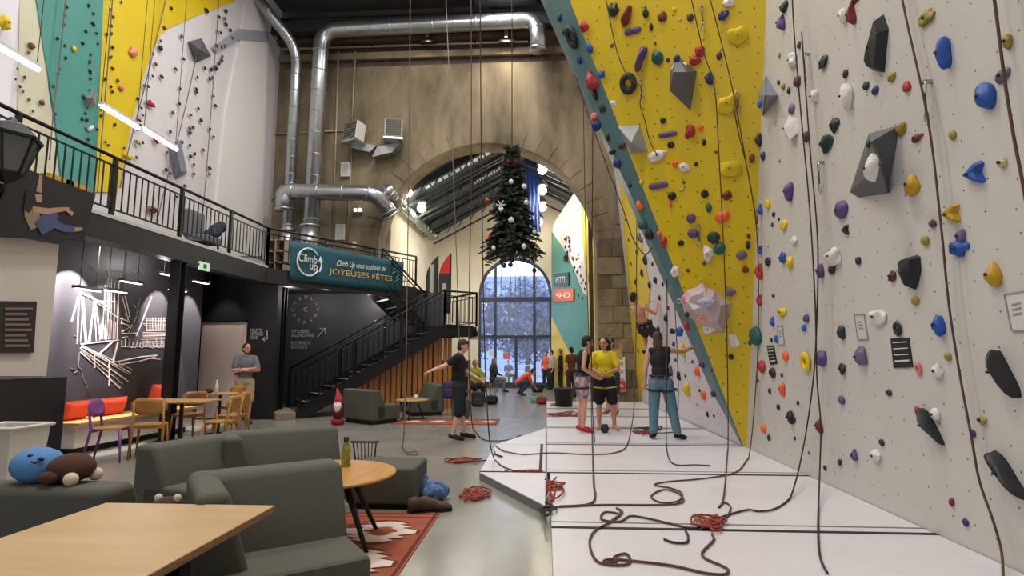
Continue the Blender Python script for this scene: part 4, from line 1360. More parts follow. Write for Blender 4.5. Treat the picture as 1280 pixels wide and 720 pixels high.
# labels: rank by height within look-alikes
ORD = ['highest', 'second highest', 'third highest', 'fourth highest', 'fifth highest', 'sixth highest', 'seventh highest', 'eighth highest', 'ninth highest', 'tenth highest', 'eleventh highest', 'twelfth highest', 'thirteenth highest', 'fourteenth highest', 'fifteenth highest', 'sixteenth highest', 'seventeenth highest', 'eighteenth highest', 'nineteenth highest', 'twentieth highest']
NUM = {2: 'two', 3: 'three', 4: 'four', 5: 'five', 6: 'six', 7: 'seven', 8: 'eight', 9: 'nine', 10: 'ten', 11: 'eleven', 12: 'twelve', 13: 'thirteen', 14: 'fourteen', 15: 'fifteen', 16: 'sixteen', 17: 'seventeen', 18: 'eighteen', 19: 'nineteen', 20: 'twenty'}
gr = {}
for h in HOLDS:
    gr.setdefault((h[1], h[2], h[3]), []).append(h)
for (wl_, c_, k_), L_ in gr.items():
    wn = WALLS[wl_][2]
    L_.sort(key=lambda h: -h[4])
    n = len(L_)
    for i, h in enumerate(L_):
        base = '%s %s' % (HN[c_], SN[k_])
        if n == 1:
            lab = 'the only %s on the %s' % (base, wn)
        elif n <= 20:
            lab = '%s of the %s %ss on the %s' % (ORD[i] if i < n - 1 else 'lowest', NUM[n], base, wn)
        else:
            lab = '%s bolted to the %s' % (base, wn)
        tag(h[0], lab, 'climbing hold', 'climbing holds on the ' + wn)

# ---- volumes
m_vol = mat('grey_volume', (92, 94, 98), .5, var=.06, scale=4)
m_vol2 = mat('lilac_volume', (140, 140, 158), .5, var=.06, scale=4)
m_vol3 = mat('pale_grey_volume', (150, 150, 152), .5, var=.08, scale=4)
m_bould = mat('pink_grey_boulder', (186, 170, 172), .6, var=.12, scale=3, bump=.2, bscale=20)


def volume(label, wall, pts, apexes, m):
    """faceted box volume: base outline on the wall and raised apex points (px, py, height)"""
    p0, n, _ = WALLS[wall]
    nn = n.normalized()
    base = [onp(x, y, p0, n) for x, y in pts]
    c = sum(base, V()) / len(base)
    if isinstance(apexes[0], (int, float)):
        apexes = [apexes]
    tops = [onp(x, y, p0 + nn * hh, n) for x, y, hh in apexes]
    o = thing('wall_volume', label, 'volume', c)
    nb = len(base)
    def near(i):
        return min(range(len(tops)), key=lambda j: (proj(tops[j])[0] - pts[i][0]) ** 2 + (proj(tops[j])[1] - pts[i][1]) ** 2)
    for i in range(nb):
        j = (i + 1) % nb
        a, b = near(i), near(j)
        vs = [base[i], base[j], tops[b]] + ([tops[a]] if a != b else [])
        inn = [v - nn * .02 for v in vs]
        k_ = len(vs)
        MB().add(vs + inn, [tuple(range(k_)), tuple(range(k_, 2 * k_))[::-1]] + [(q, (q + 1) % k_, k_ + (q + 1) % k_, k_ + q) for q in range(k_)]).build('facet', m, o)
    return o


volume('large dark grey faceted volume with a white hold on the near white wall', 'R', [(1086, 167), (1125, 156), (1110, 242), (1073, 247), (1062, 240)], [(1100, 205, .32), (1088, 178, .2)], m_vol)
hold('R', 1095, 210, 17, 34, 'white', 'l', -.25, on=.3)
tag(HOLDS[-1][0], 'white elongated hold mounted on the large dark grey volume', 'climbing hold', 'climbing holds on the near white wall')
hold('R', 1087, 180, 7, 10, 'dkgreen', 'b', on=.2)
tag(HOLDS[-1][0], 'dark green rounded hold mounted on the large dark grey volume', 'climbing hold', 'climbing holds on the near white wall')
volume('lilac pyramid volume at the seam of yellow and white walls', 'R', [(946, 119), (957, 94), (972, 119), (953, 145)], (956, 119, .22), m_vol2)
hold('R', 951, 130, 8, 10, 'blue', 'b', on=.16)
tag(HOLDS[-1][0], 'blue rounded hold mounted on the lilac pyramid volume', 'climbing hold', 'climbing holds on the near white wall')
volume('dark grey kite volume with a navy hold on the yellow overhang', 'Y', [(837, 92), (845, 68), (871, 89), (863, 138), (837, 113)], [(858, 90, .35), (842, 90, .3)], m_vol)
hold('Y', 846, 73, 9, 9, 'navy', 'b', on=.12)
tag(HOLDS[-1][0], 'navy rounded hold mounted on the dark grey kite volume', 'climbing hold', 'climbing holds on the yellow overhang')
hold('Y', 850, 82, 18, 10, 'white', 'r', on=.08)
tag(HOLDS[-1][0], 'white chunky hold mounted on the dark grey kite volume', 'climbing hold', 'climbing holds on the yellow overhang')
volume('pale grey pyramid volume at the left edge of the yellow overhang', 'Y', [(772, 158), (800, 156), (810, 190), (789, 192)], (789, 178, .28), m_vol3)
# boulder-like volume
bp = thing('boulder_volume', 'big pinkish grey boulder volume low on the yellow overhang', 'volume', onp(882, 385, P0, YN))
pr = [(851, 375), (858, 362), (868, 360), (878, 352), (884, 359), (894, 362), (914, 379), (910, 398), (905, 416), (884, 415), (868, 401), (856, 392)]
ins = [(860, 378), (865, 370), (872, 368), (879, 364), (884, 368), (891, 371), (901, 382), (899, 394), (896, 402), (884, 402), (873, 394), (866, 387)]
nn = YN.normalized()
vb = [onp(x, y, P0, YN) for x, y in pr] + [onp(x, y, P0 + nn * (.34 + .05 * (i % 3)), YN) for i, (x, y) in enumerate(ins)] + [onp(881, 383, P0 + nn * .45, YN)]
n = len(pr)
MB().add(vb, [(i, (i + 1) % n, n + (i + 1) % n, n + i) for i in range(n)] + [(n + i, n + (i + 1) % n, 2 * n) for i in range(n)]).build('rock', m_bould, bp)
for x, y, a, b, c, kd, lab in ((858, 374, 13, 13, 'pink', 'w', 'pink angular hold on the boulder volume'), (883, 378, 24, 13, 'lilac', 'l', 'lilac elongated hold in the middle of the boulder volume'), (877, 397, 18, 10, 'salmon', 'd', 'salmon teardrop hold on the boulder volume'), (885, 411, 16, 9, 'white', 'r', 'white chunky hold at the foot of the boulder volume'), (859, 393, 6, 8, 'dkgreen', 'b', 'dark green rounded hold at the left of the boulder volume')):
    hold('Y', x, y, a, b, c, kd, 0, on=.43 if x == 883 else .36 if 866 < x < 898 and y < 405 else .14)
    tag(HOLDS[-1][0], lab, 'climbing hold', 'climbing holds on the yellow overhang')
# left wall grey volumes
volume('grey open box volume high on the left climbing wall', 'L', [(236, 52), (252, 48), (264, 70), (246, 78)], (251, 63, .3), m_vol)
volume('tall grey slab volume low on the left climbing wall', 'L', [(212, 182), (226, 175), (234, 216), (220, 223)], [(220, 185, .2), (226, 214, .2)], m_vol2)
volume('white wedge volume between the teal and yellow panels', 'L', [(106, 122), (121, 112), (120, 132), (109, 136)], (116, 122, .2), m_vol3)
volume('black wing volume on the far wall beside the teal flank', 'F', [(823, 318), (829, 308), (843, 366), (838, 368)], (834, 350, .12), mat('black_volume', (30, 30, 32), .5))
# white plate on the yellow wall
pl_ = flat('resin_plate', [onp(x, y, P0, YN) for x, y in ((911, 417), (920, 418), (925, 430), (922, 434), (913, 433))], mat('hold_white', (226, 222, 218)), None, YN, .0, .025)
tag(pl_, 'flat white resin plate low on the yellow overhang', 'plate')

# ---- route cards and page sleeves on the near wall
m_card = mat('black_card', (30, 26, 28), .6)
m_cardink = mat('card_ink', (214, 208, 204), .7)
m_sleeve = mat('clear_sleeve', (205, 203, 200), .2)
m_slf = mat('sleeve_frame', (150, 150, 152), .4)
RN = V((-1, 0, 0))


def onR(x, y):
    return onX(x, y, XR)


for (q, lab, n_) in ((((1114, 423), (1137, 422), (1142, 459), (1118, 460)), 'black route card below the black ring on the near white wall', 4), (((959, 432), (968, 432), (972, 455), (963, 456)), 'small black route card near the yellow seam', 5)):
    t = thing('route_card', lab, 'sign', onR(*q[3]))
    flat('card', [onR(*p) for p in q], m_card, t, RN, .0, .008)
    for k in range(n_):
        f = (k + .7) / (n_ + .8)
        a = [q[0][i] * (1 - f) + q[3][i] * f for i in (0, 1)]
        b = [q[1][i] * (1 - f) + q[2][i] * f for i in (0, 1)]
        MB().bar(onR(a[0] + .12 * (b[0] - a[0]), a[1]) - V((.01, 0, 0)), onR(b[0] - .12 * (b[0] - a[0]), b[1]) - V((.01, 0, 0)), .003, .008 if k != n_ - 1 else .013).build('text_line', m_cardink, t)
for q, lab in ((((1069, 393), (1081, 393), (1086, 424), (1073, 424)), 'clear page sleeve left of the white ledge hold'), (((972, 408), (979, 407), (981, 431), (974, 431)), 'clear page sleeve close to the yellow seam'), (((1257, 368), (1284, 364), (1286, 413), (1266, 413)), 'clear page sleeve with a printed sheet at the right frame edge')):
    t = thing('page_sleeve', lab, 'notice', onR(*q[3]))
    flat('sleeve', [onR(*p) for p in q], m_sleeve, t, RN, .0, .006)
    for i in range(4):
        MB().bar(onR(*q[i]) - V((.008, 0, 0)), onR(*q[(i + 1) % 4]) - V((.008, 0, 0)), .008, .008).build('edge', m_slf, t)
    for k in range(3):
        f = .3 + k * .13
        a = [q[0][i] * (1 - f) + q[3][i] * f for i in (0, 1)]
        b = [q[1][i] * (1 - f) + q[2][i] * f for i in (0, 1)]
        MB().bar(onR(a[0] * .75 + b[0] * .25, a[1]) - V((.008, 0, 0)), onR(a[0] * .3 + b[0] * .7, b[1]) - V((.008, 0, 0)), .003, .012).build('print_line', mat('sleeve_print', (140, 140, 142), .7), t)

# ================================================================== ROPES
ROPEM = {'brown': mat('brown_rope', (88, 62, 54), .85, var=.25, scale=120), 'dark': mat('dark_rope', (58, 48, 48), .85, var=.25, scale=120), 'red': mat('red_rope', (142, 62, 50), .85, var=.3, scale=110), 'grey': mat('grey_rope', (112, 104, 100), .85, var=.2, scale=120)}


def cat_rom(pts, n=5):
    pts = [V(p) for p in pts]
    P = [pts[0]] + pts + [pts[-1]]
    out = []
    for i in range(1, len(P) - 2):
        for k in range(n):
            t_ = k / n
            a, b, c, d = P[i - 1], P[i], P[i + 1], P[i + 2]
            out.append(.5 * ((2 * b) + (c - a) * t_ + (2 * a - 5 * b + 4 * c - d) * t_ ** 2 + (3 * b - a - 3 * c + d) * t_ ** 3))
    out.append(pts[-1])
    return out


def rope(label, pts, col='brown', r=.0085, cat='rope', sm=True):
    pts = [V(p) for p in pts]
    path = cat_rom(pts) if sm else pts
    for p in path:
        p.z = max(p.z, (MT + .01) if (-.02 < p.x < XR and p.y < YA) or (LX < p.x < .1 and YM[2] < p.y < YM[3]) else .012)
    o = MB().tube(path, r, 6).build('climbing_rope', ROPEM[col], None, True)
    return tag(o, label, cat)


def gz(*pp, z=MT + .012):
    out = []
    for x, y in pp:
        p = onZ(x, y, z)
        zz = z
        if p.x < -.02 and not (p.x > LX + .05 and YM[2] < p.y < YM[3]) and z > .05:
            p = onZ(x, y, .014)
        out.append(p)
    return out


def wl_off(wall, pp, off=.1):
    p0, n, _ = WALLS[wall]
    return [onp(x, y, p0 + n.normalized() * off, n) for x, y in pp]


# on the near white wall
rope('dark rope on the white wall left of the black kite hold', wl_off('R', [(988, -60), (992, 30), (1001, 140), (1012, 260), (1019, 380), (1021, 470), (1026, 530), (1025, 580)], .14) + gz((1023, 640), (1024, 690), (1034, 716)), 'dark')
rope('rope from the white wall curving back to the red rope tangle', wl_off('R', [(1002, 40), (1012, 180), (1022, 300), (1021, 400), (1016, 480), (1004, 560)], .12) + gz((988, 622), (968, 636), (948, 639), (936, 637), (915, 642), (890, 650)), 'dark')
rope('brown rope down the white wall left of the blue elongated hold', wl_off('R', [(1122, -60), (1128, 0), (1160, 150), (1176, 280), (1186, 380), (1200, 470), (1214, 545), (1224, 600), (1241, 650), (1252, 690)], .07) + gz((1254, 730)), 'brown')
rope('thick looking brown rope at the right edge of the photo', wl_off('R', [(1232, -60), (1243, 0), (1255, 94), (1267, 170), (1282, 250), (1300, 380)], .1), 'brown', .0095)
# on the yellow overhang
yr = [onp(x, y, P0 + YN.normalized() * .35, YN) for x, y in ((858, -30), (878, 60), (893, 110), (899, 200), (905, 320), (909, 440))]
rope('rope down the middle of the yellow overhang to the mat', yr + gz((910, 560), (905, 618), (898, 634), (905, 628), (913, 633), (909, 645), (896, 652)), 'brown')
yr = [onp(x, y, P0 + YN.normalized() * .3, YN) for x, y in ((880, -30), (912, 95), (932, 200), (946, 290), (948, 400), (945, 480))]
rope('rope along the right edge of the yellow overhang curving onto the mat', yr + gz((936, 572), (920, 590), (880, 598), (835, 602), (818, 606), (838, 610), (852, 616), (848, 626), (826, 628), (814, 620), (830, 612), (850, 618), (845, 630), (750, 631), (690, 634)), 'brown')
rope('short rope hanging from a quickdraw on the yellow overhang', [onp(x, y, P0 + YN.normalized() * .2, YN) for x, y in ((754, -20), (770, 60), (785, 95), (802, 110), (800, 130), (806, 150), (812, 175), (822, 195))], 'brown', .008)
rope('rope beside the yellow volume, hanging from quickdraws', [onp(x, y, P0 + YN.normalized() * .2, YN) for x, y in ((917, 130), (919, 145), (924, 170), (936, 220), (946, 280))], 'dark', .008)
# in front of the teal flank
rope('rope hanging in front of the grey teal flank', [onY(x, y, 9.0) for x, y in ((690, -20), (718, 90), (752, 190), (780, 265), (792, 300), (806, 318), (815, 310), (830, 300))], 'brown', .009)
rope('rope in front of the arch right of the tree', [onY(728, -30, 13.5), onY(729, 120, 13.5), onY(733, 330, 13.5), onY(738, 470, 13.5)] + gz((740, 540), (742, 600), (744, 618), (737, 630), (700, 633)), 'brown', .011)
# hanging in the hall
rope('pale rope hanging left of the arch, coiled end on the concrete', [onY(513, -20, 8.6), onY(511, 200, 8.6), onY(508, 430, 8.6), onY(505, 540, 8.3)] + gz((503, 556), (508, 565), (520, 564), (522, 568), (510, 568), (507, 565), z=.014), 'grey', .008)
rope('rope hanging behind the man in black with a floor bight', [onY(589, -20, 9.4), onY(589, 200, 9.4), onY(586, 420, 9.4), onY(588, 500, 9.3)] + gz((592, 538), (604, 549), (625, 551), (645, 548), (662, 545)), 'brown', .009)
rope('rope hanging centre left, landing on the corner mat', [onY(600, -20, 7.4), onY(601, 120, 7.4), onY(603, 300, 7.4), onY(606, 440, 7.2), onY(611, 540, 6.8)] + gz((618, 575), (628, 592), (650, 600), (668, 602)), 'dark', .008)
rope('thin rope left of the tree ending on the floor', [onY(556, -30, 15), onY(566, 200, 15), onY(574, 420, 14.8)] + gz((576, 512), (580, 516), (588, 517), z=.014), 'grey', .012)
rope('rope right of the yellow shirt sweeping left across the mats', [onY(796, -60, 10.5), onY(796, 250, 10.5), onY(795, 420, 10.5), onY(793, 500, 9.8)] + gz((790, 530), (784, 556), (768, 566), (735, 568), (690, 566), (655, 568), (630, 564), (616, 562), (620, 568), (628, 571), (612, 575), (590, 577), (568, 578), (560, 576), (575, 572)), 'brown')
rope('rope hanging before the woman in blue trousers', [onY(832, -60, 9.0), onY(833, 285, 9.0), onY(834, 400, 9.0), onY(833, 500, 8.9)] + gz((833, 555), (836, 573), (846, 581), (868, 581), (888, 582)), 'dark')
rope('rope beside the woman in blue trousers', [onp(x, y, FB0 + FN * .3, FN) for x, y in ((838, 250), (842, 350), (846, 430), (848, 490))] + gz((846, 534), (842, 540), (815, 541), (790, 539)), 'dark')
rope('dark rope on the trio side with a knot near the mat', [onY(741, -60, 10.0), onY(741, 150, 10.0), onY(740, 300, 10.0), onY(739, 430, 9.8)] + gz((741, 520), (743, 552)), 'dark', .01)
rope('long rope across the nearest mat with two loops', gz((896, 652), (868, 660), (840, 655), (810, 648), (788, 645), (774, 652), (752, 649), (756, 640), (775, 643), (765, 650), (778, 640), (770, 635), (776, 640), (764, 652), (745, 662), (737, 676), (741, 694), (752, 704), (780, 706), (788, 700), (782, 692), (768, 696), (770, 702), (755, 702), (762, 699), (790, 701), (840, 707), (880, 716), (905, 718), (910, 712), (900, 706), (882, 698), (878, 690), (892, 675), (890, 668)), 'brown', .009)
rope('short cut end of rope on the nearest mat', gz((830, 674), (842, 678), (858, 678), (860, 670), (857, 664)), 'dark', .009)


def tangle(label, cx, cy, rx, ry, n, col, seed, r=.009, z=MT + .014):
    rn = random.Random(seed)
    pts = []
    for k in range(n):
        a = k * 2.1 + rn.uniform(-.9, .9)
        f = rn.uniform(.2, 1.15)
        p = gz((cx + rx * f * math.cos(a), cy + ry * f * math.sin(a)), z=z)[0]
        pts.append(p + V((0, 0, .02 * rn.random())))
    return rope(label, pts, col, r, 'rope')


tangle('tangled red rope heap at the middle of the second mat', 886, 655, 22, 10, 26, 'red', 2)
tangle('red rope heap on the corner of the triangular mat', 690, 612, 16, 14, 18, 'red', 3)
tangle('red rope heap on the concrete beside the blue bag', 592, 618, 20, 9, 30, 'red', 4)
tangle('red rope strand pile on the triangular mat', 650, 601, 28, 6, 18, 'red', 5)
tangle('small red rope pile on the concrete left of the mats', 578, 576, 22, 4, 18, 'red', 6)
tangle('red rope pile on the far left mat', 658, 548, 16, 4, 22, 'red', 7)
tangle('dark rope loops at the near end of the triangular mat', 683, 638, 12, 7, 10, 'dark', 8)
tangle('red rope pile by the black tub', 700, 518, 26, 4, 26, 'red', 9)
tangle('red rope pile on the mat beyond the trio', 805, 541, 26, 3.5, 18, 'red', 10)
tangle('dark rope pile beside the woman in blue trousers', 812, 537, 18, 3, 12, 'dark', 12)
tangle('red rope pile left of the stone pillar', 700, 506, 14, 3, 16, 'red', 13)

for _q, _lab in ((((84, -20), (76, 60), (66, 150), (62, 200)), 'thin rope on the teal panel of the left climbing wall'), (((142, -20), (134, 90), (126, 185), (122, 240)), 'thin rope on the left part of the yellow left panel'), (((212, -20), (188, 80), (160, 190), (150, 235)), 'thin rope along the yellow and white border of the left wall'),
                 (((275, -20), (266, 110), (256, 240), (252, 280)), 'thin rope on the smooth right part of the left climbing wall'), (((248, 60), (228, 150), (205, 240), (198, 270)), 'thin rope in the middle of the white left climbing wall')):
    rope(_lab, wl_off('L', _q, .1), 'grey', .012)

# ---- quickdraws
m_al = mat('carabiner_alloy', (170, 170, 168), .3, .9)
m_sling = mat('quickdraw_sling', (92, 70, 62), .8)


def quickdraw(label, wall, px, py, lean=0.):
    p0, n, _ = WALLS[wall]
    nn = n.normalized()
    P = onp(px, py, p0 + nn * .06, n)
    t = thing('quickdraw', label, 'quickdraw', P)
    r, u, _n = frame(n)
    u = (u + r * lean).normalized()
    for s, q in ((1, .14), (-1, -.1)):
        c = P + u * q
        MB().tube([c + r * .025 * math.cos(a) + u * .05 * math.sin(a) for a in [2 * math.pi * i / 12 for i in range(12)]], .006, 6, closed=True).build('carabiner', m_al, t, True)
    MB().bar(P + u * .1, P - u * .06, .02, .008, up=nn).build('sling', m_sling, t)
    MB().bar(P + u * .19, P + u * .19 - nn * .07, .025, .025).build('hanger', m_al, t)


for a in (('R', 1006, 88, 'quickdraw on the white wall beside the maroon rounded hold'), ('R', 1157, 132, 'quickdraw on the white wall right of the red teardrop hold'), ('R', 1024, 225, 'quickdraw on the white wall right of the purple elongated hold'), ('R', 947, 278, 'quickdraw at the yellow seam beside the blue holds'), ('Y', 802, 115, 'quickdraw right of the black ring on the yellow overhang'), ('Y', 922, 132, 'quickdraw beside the yellow ledge holds'), ('Y', 878, 24, 'quickdraw at the top of the yellow overhang'), ('Y', 874, 297, 'quickdraw right of the purple holds on the yellow overhang')):
    quickdraw(a[3], a[0], a[1], a[2])
# ================================================================== FURNITURE
m_sofa = mat('grey_green_upholstery', (84, 84, 76), .85, var=.06, scale=30, bump=.08, bscale=220)
m_sofad = mat('dark_plinth', (30, 28, 26), .7)


def lounge(label, c, face, w_=.78, dseat=.62, hs=.42, hb=.8, tb=.22, lean=.12, group=None, sideback=False):
    """modular lounge seat: c = middle of the back's top rear edge on the floor plan, face = facing angle (deg, 0 = +x)"""
    t = thing('lounge_seat', label, 'sofa', (c[0], c[1], 0), math.radians(face), group)
    # local frame: +x = facing direction, y = left
    e = MB()
    e.prism([(tb * .55, -w_ / 2, .08), (tb + dseat, -w_ / 2, .08), (tb + dseat - .02, -w_ / 2, hs), (tb * .55, -w_ / 2, hs)], (0, w_, 0))
    o = e.build('seat', m_sofa, None, bevel=.035, seg=4)
    o.parent = t
    e = MB()
    e.prism([(0, -w_ / 2, .08), (tb + .04 + lean, -w_ / 2, .08), (tb + .04 + lean * .9, -w_ / 2, hs), (tb * .95, -w_ / 2, hb), (0, -w_ / 2, hb)], (0, w_, 0))
    o = e.build('backrest', m_sofa, None, bevel=.045, seg=4)
    o.parent = t
    if sideback:
        e = MB()
        e.prism([(0.02, -w_ / 2 - .002, .08), (0.02, -w_ / 2 + .26, .08), (0.02, -w_ / 2 + .24, hs), (0.02, -w_ / 2 + .14, hb - .005), (0.02, -w_ / 2 - .002, hb - .005)], (tb + dseat - .16, 0, 0))
        o = e.build('side_backrest', m_sofa, None, bevel=.04, seg=4)
        o.parent = t
    o = MB().bb((.06, -w_ / 2 + .05, 0.0), (tb + dseat - .06, w_ / 2 - .05, .1)).build('plinth', m_sofad)
    o.parent = t
    mb = MB()
    o = MB().tube([(tb + dseat - .012, -w_ / 2 + .03, hs - .01), (tb + dseat - .012, w_ / 2 - .03, hs - .01)], .006, 6).build('piping', m_sofa)
    o.parent = t
    return t


def place_by_back(label, pxL, pxR, hb, w_=None, **kw):
    """pxL, pxR: pixels of the left / right ends of the back's top edge; the seat faces the photographer side"""
    a, b = onZ(*pxL, hb), onZ(*pxR, hb)
    d = (b - a)
    d.z = 0
    f = V((d.y, -d.x, 0)).normalized()
    c = (a + b) / 2
    return lounge(label, (c.x, c.y), math.degrees(math.atan2(f.y, f.x)), w_ or d.length, hb=hb, **kw)


place_by_back('grey lounge chair nearest the camera, on the orange rug', (238, 588), (414, 571), .8, w_=.8, dseat=.56, sideback=True)
place_by_back('grey sofa unit at the left of the corner group, beside chairs', (168, 556), (270, 541), .72, dseat=.5)
place_by_back('grey sofa unit behind the nearest lounge chair', (274, 539), (416, 530), .72, dseat=.42, sideback=True)
# dark sofa at bottom left, seen from behind
p = onZ(62, 613, .8)
lounge('dark grey sofa at the left, blue plush toy lying on its back', (-2.63, 2.64), 90, 1.06, .5, .42, .8)
# ottoman
ot = thing('ottoman', 'low grey block ottoman behind the round wooden table', 'ottoman', (-1.58, 5.65, 0))
MB().bb((-1.9, 5.36, .05), (-1.25, 5.98, .38)).build('cushion_block', m_sofa, ot, bevel=.03, seg=3)
MB().bb((-1.86, 5.41, 0), (-1.3, 5.93, .06)).build('plinth', m_sofad, ot)

# foreground tables
m_birch = mat('birch_table_top', (196, 166, 122), .4, scale=1.6, c2=(184, 150, 104), stretch=(1, 5, 1))


def table(label, x0, x1, y0, y1, z=.75, legs=True):
    t = thing('cafe_table', label, 'table', ((x0 + x1) / 2, (y0 + y1) / 2, 0))
    MB().bb((x0, y0, z - .028), (x1, y1, z)).build('tabletop', m_birch, t, bevel=.004)
    MB().bb((x0 + .004, y0 + .004, z - .03), (x1 + .0015, y1 + .0015, z - .003)).build('plywood_edge', m_woodend, t)
    if legs:
        for sx in (x0 + .2, x1 - .2):
            for sy in (y0 + .25, y1 - .3):
                MB().bar((sx, sy, 0), (sx, sy, z - .03), .045, .045).build('leg', m_steel, t)
        MB().bb((x0 + .17, y0 + .2, z - .09), (x1 - .17, y1 - .25, z - .03)).build('apron', m_steel, t)
    return t


table('birch topped table in the left foreground', -2.06, -1.25, .75, 2.6)
table('birch table corner peeking in at the bottom edge', -.79, -.42, .9, 1.745)

# round table
RTc = V((-1.72, 4.42, 0))
rt = thing('round_table', 'round oak table with black splayed legs', 'table', RTc)
zt_ = .53
MB().lathe([(.50, zt_ - .03), (.53, zt_ - .02), (.535, zt_ - .008), (.525, zt_)], RTc, 40).build('tabletop', mat('oak_top', (198, 148, 74), .35, scale=3, c2=(180, 128, 58), stretch=(8, 1, 1)), rt, bevel=.003)
for a in (-28, 48, 125, 215):
    d = V((math.cos(math.radians(a)), math.sin(math.radians(a)), 0))
    MB().tube([RTc + d * .2 + V((0, 0, zt_ - .03)), RTc + d * .46], [.028, .016], 10).build('leg', m_steel, rt, True)
MB().lathe([(.22, zt_ - .05), (.22, zt_ - .03)], RTc, 20).build('mount', m_steel, rt)
# bottle
p = onZ(432, 583, zt_)
bt = thing('bottle', 'yellow green steel drinking bottle on the round table', 'bottle', p)
mb_b = mat('bottle_print', (170, 148, 52), .35, scale=30, c2=(84, 110, 54))
MB().lathe([(.034, 0), (.036, .01), (.036, .13), (.03, .165), (.018, .19), (.018, .2)], p, 18).build('body', mb_b, bt, True)
MB().lathe([(.02, .198), (.021, .205), (.021, .235), (.018, .24)], p, 16).build('cap', mat('bottle_cap', (70, 72, 70), .35, .8), bt, True)

# rug in front
m_rug = mat('orange_rug', (156, 82, 56), .95, var=.12, scale=8, bump=.2, bscale=160)
m_rug2 = mat('rug_dark_border', (104, 42, 32), .95)
m_rug3 = mat('rug_cream', (226, 210, 198), .95)


def rug(label, x0, x1, y0, y1, pattern=True):
    t = thing('rug', label, 'rug', ((x0 + x1) / 2, (y0 + y1) / 2, 0))
    MB().bb((x0, y0, 0), (x1, y1, .008)).build('pile', m_rug, t)
    w_ = x1 - x0
    for f in (.02, .06, .94, .98):
        MB().bb((x0, y0 + (y1 - y0) * f - .012, .008), (x1, y0 + (y1 - y0) * f + .012, .0095)).build('stripe', m_rug2, t)
    for xx in (x0 + .03, x1 - .03):
        MB().bb((xx - .014, y0, .008), (xx + .014, y1, .0095)).build('stripe', m_rug2, t)
    return t


rg = rug('orange kilim rug with white zigzag medallions under the round table', -2.9, -.98, 2.6, 5.28)
# zigzag medallions
def medallion(cx, cy, m, s=1., parent=rg, z=.0096):
    pts_r, pts_l = [], []
    rows = [(-.32, .05), (-.26, .28), (-.22, .16), (-.16, .4), (-.11, .25), (-.05, .52), (.05, .52), (.11, .25), (.16, .4), (.22, .16), (.26, .28), (.32, .05)]
    for dy, hw in rows:
        pts_r.append((cx + hw * s * .62, cy + dy * s, z))
        pts_l.append((cx - hw * s * .85, cy + dy * s, z))
    MB().prism(pts_r + pts_l[::-1], (0, 0, .0012)).build('medallion', m, parent)
for cy in (3.15, 4.0, 4.7):
    medallion(-1.36, cy, m_rug2, 1.0)
    medallion(-1.34, cy, m_rug3, .84, z=.011)
    medallion(-1.34, cy, m_rug, .36, z=.0124)
rg2 = rug('orange kilim rug by the far lounge seats', -3.3, -1.05, 11.9, 12.9)
for k in range(4):
    medallion(-2.9 + k * .55, 12.4, m_rug3, .5, rg2)

# ---- small spindle chair
def spindle_chair(label, loc, rz, s=.62):
    t = thing('spindle_chair', label, 'chair')
    m = mat('dark_walnut', (74, 46, 30), .45)
    hw = .21
    for sx in (-1, 1):
        for sy in (-1, 1):
            o = MB().tube([(sx * hw * .8, sy * .17, .44), (sx * hw * 1.05, sy * .22, 0)], .016, 8).build('leg', m, t, True)
    MB().bb((-.22, -.21, .43), (.22, .21, .46)).build('seat', m, t, bevel=.01)
    for k in range(7):
        x = -.18 + k * .06
        MB().tube([(x * .9, .18, .45), (x * 1.1, .24, .76)], .008 if 0 < k < 6 else .014, 6).build('spindle', m, t, True)
    MB().tube([(-.24, .22, .77), (-.12, .25, .775), (.12, .25, .775), (.24, .22, .77)], .02, 8).build('crest_rail', m, t, True)
    t.location, t.rotation_euler, t.scale = loc, (0, 0, rz), (s, s, s)
    return t


_p = onZ(463, 549, .49)
spindle_chair('small dark wooden spindle chair behind the ottoman', (_p.x, 6.35, 0), math.pi + .05, .64)

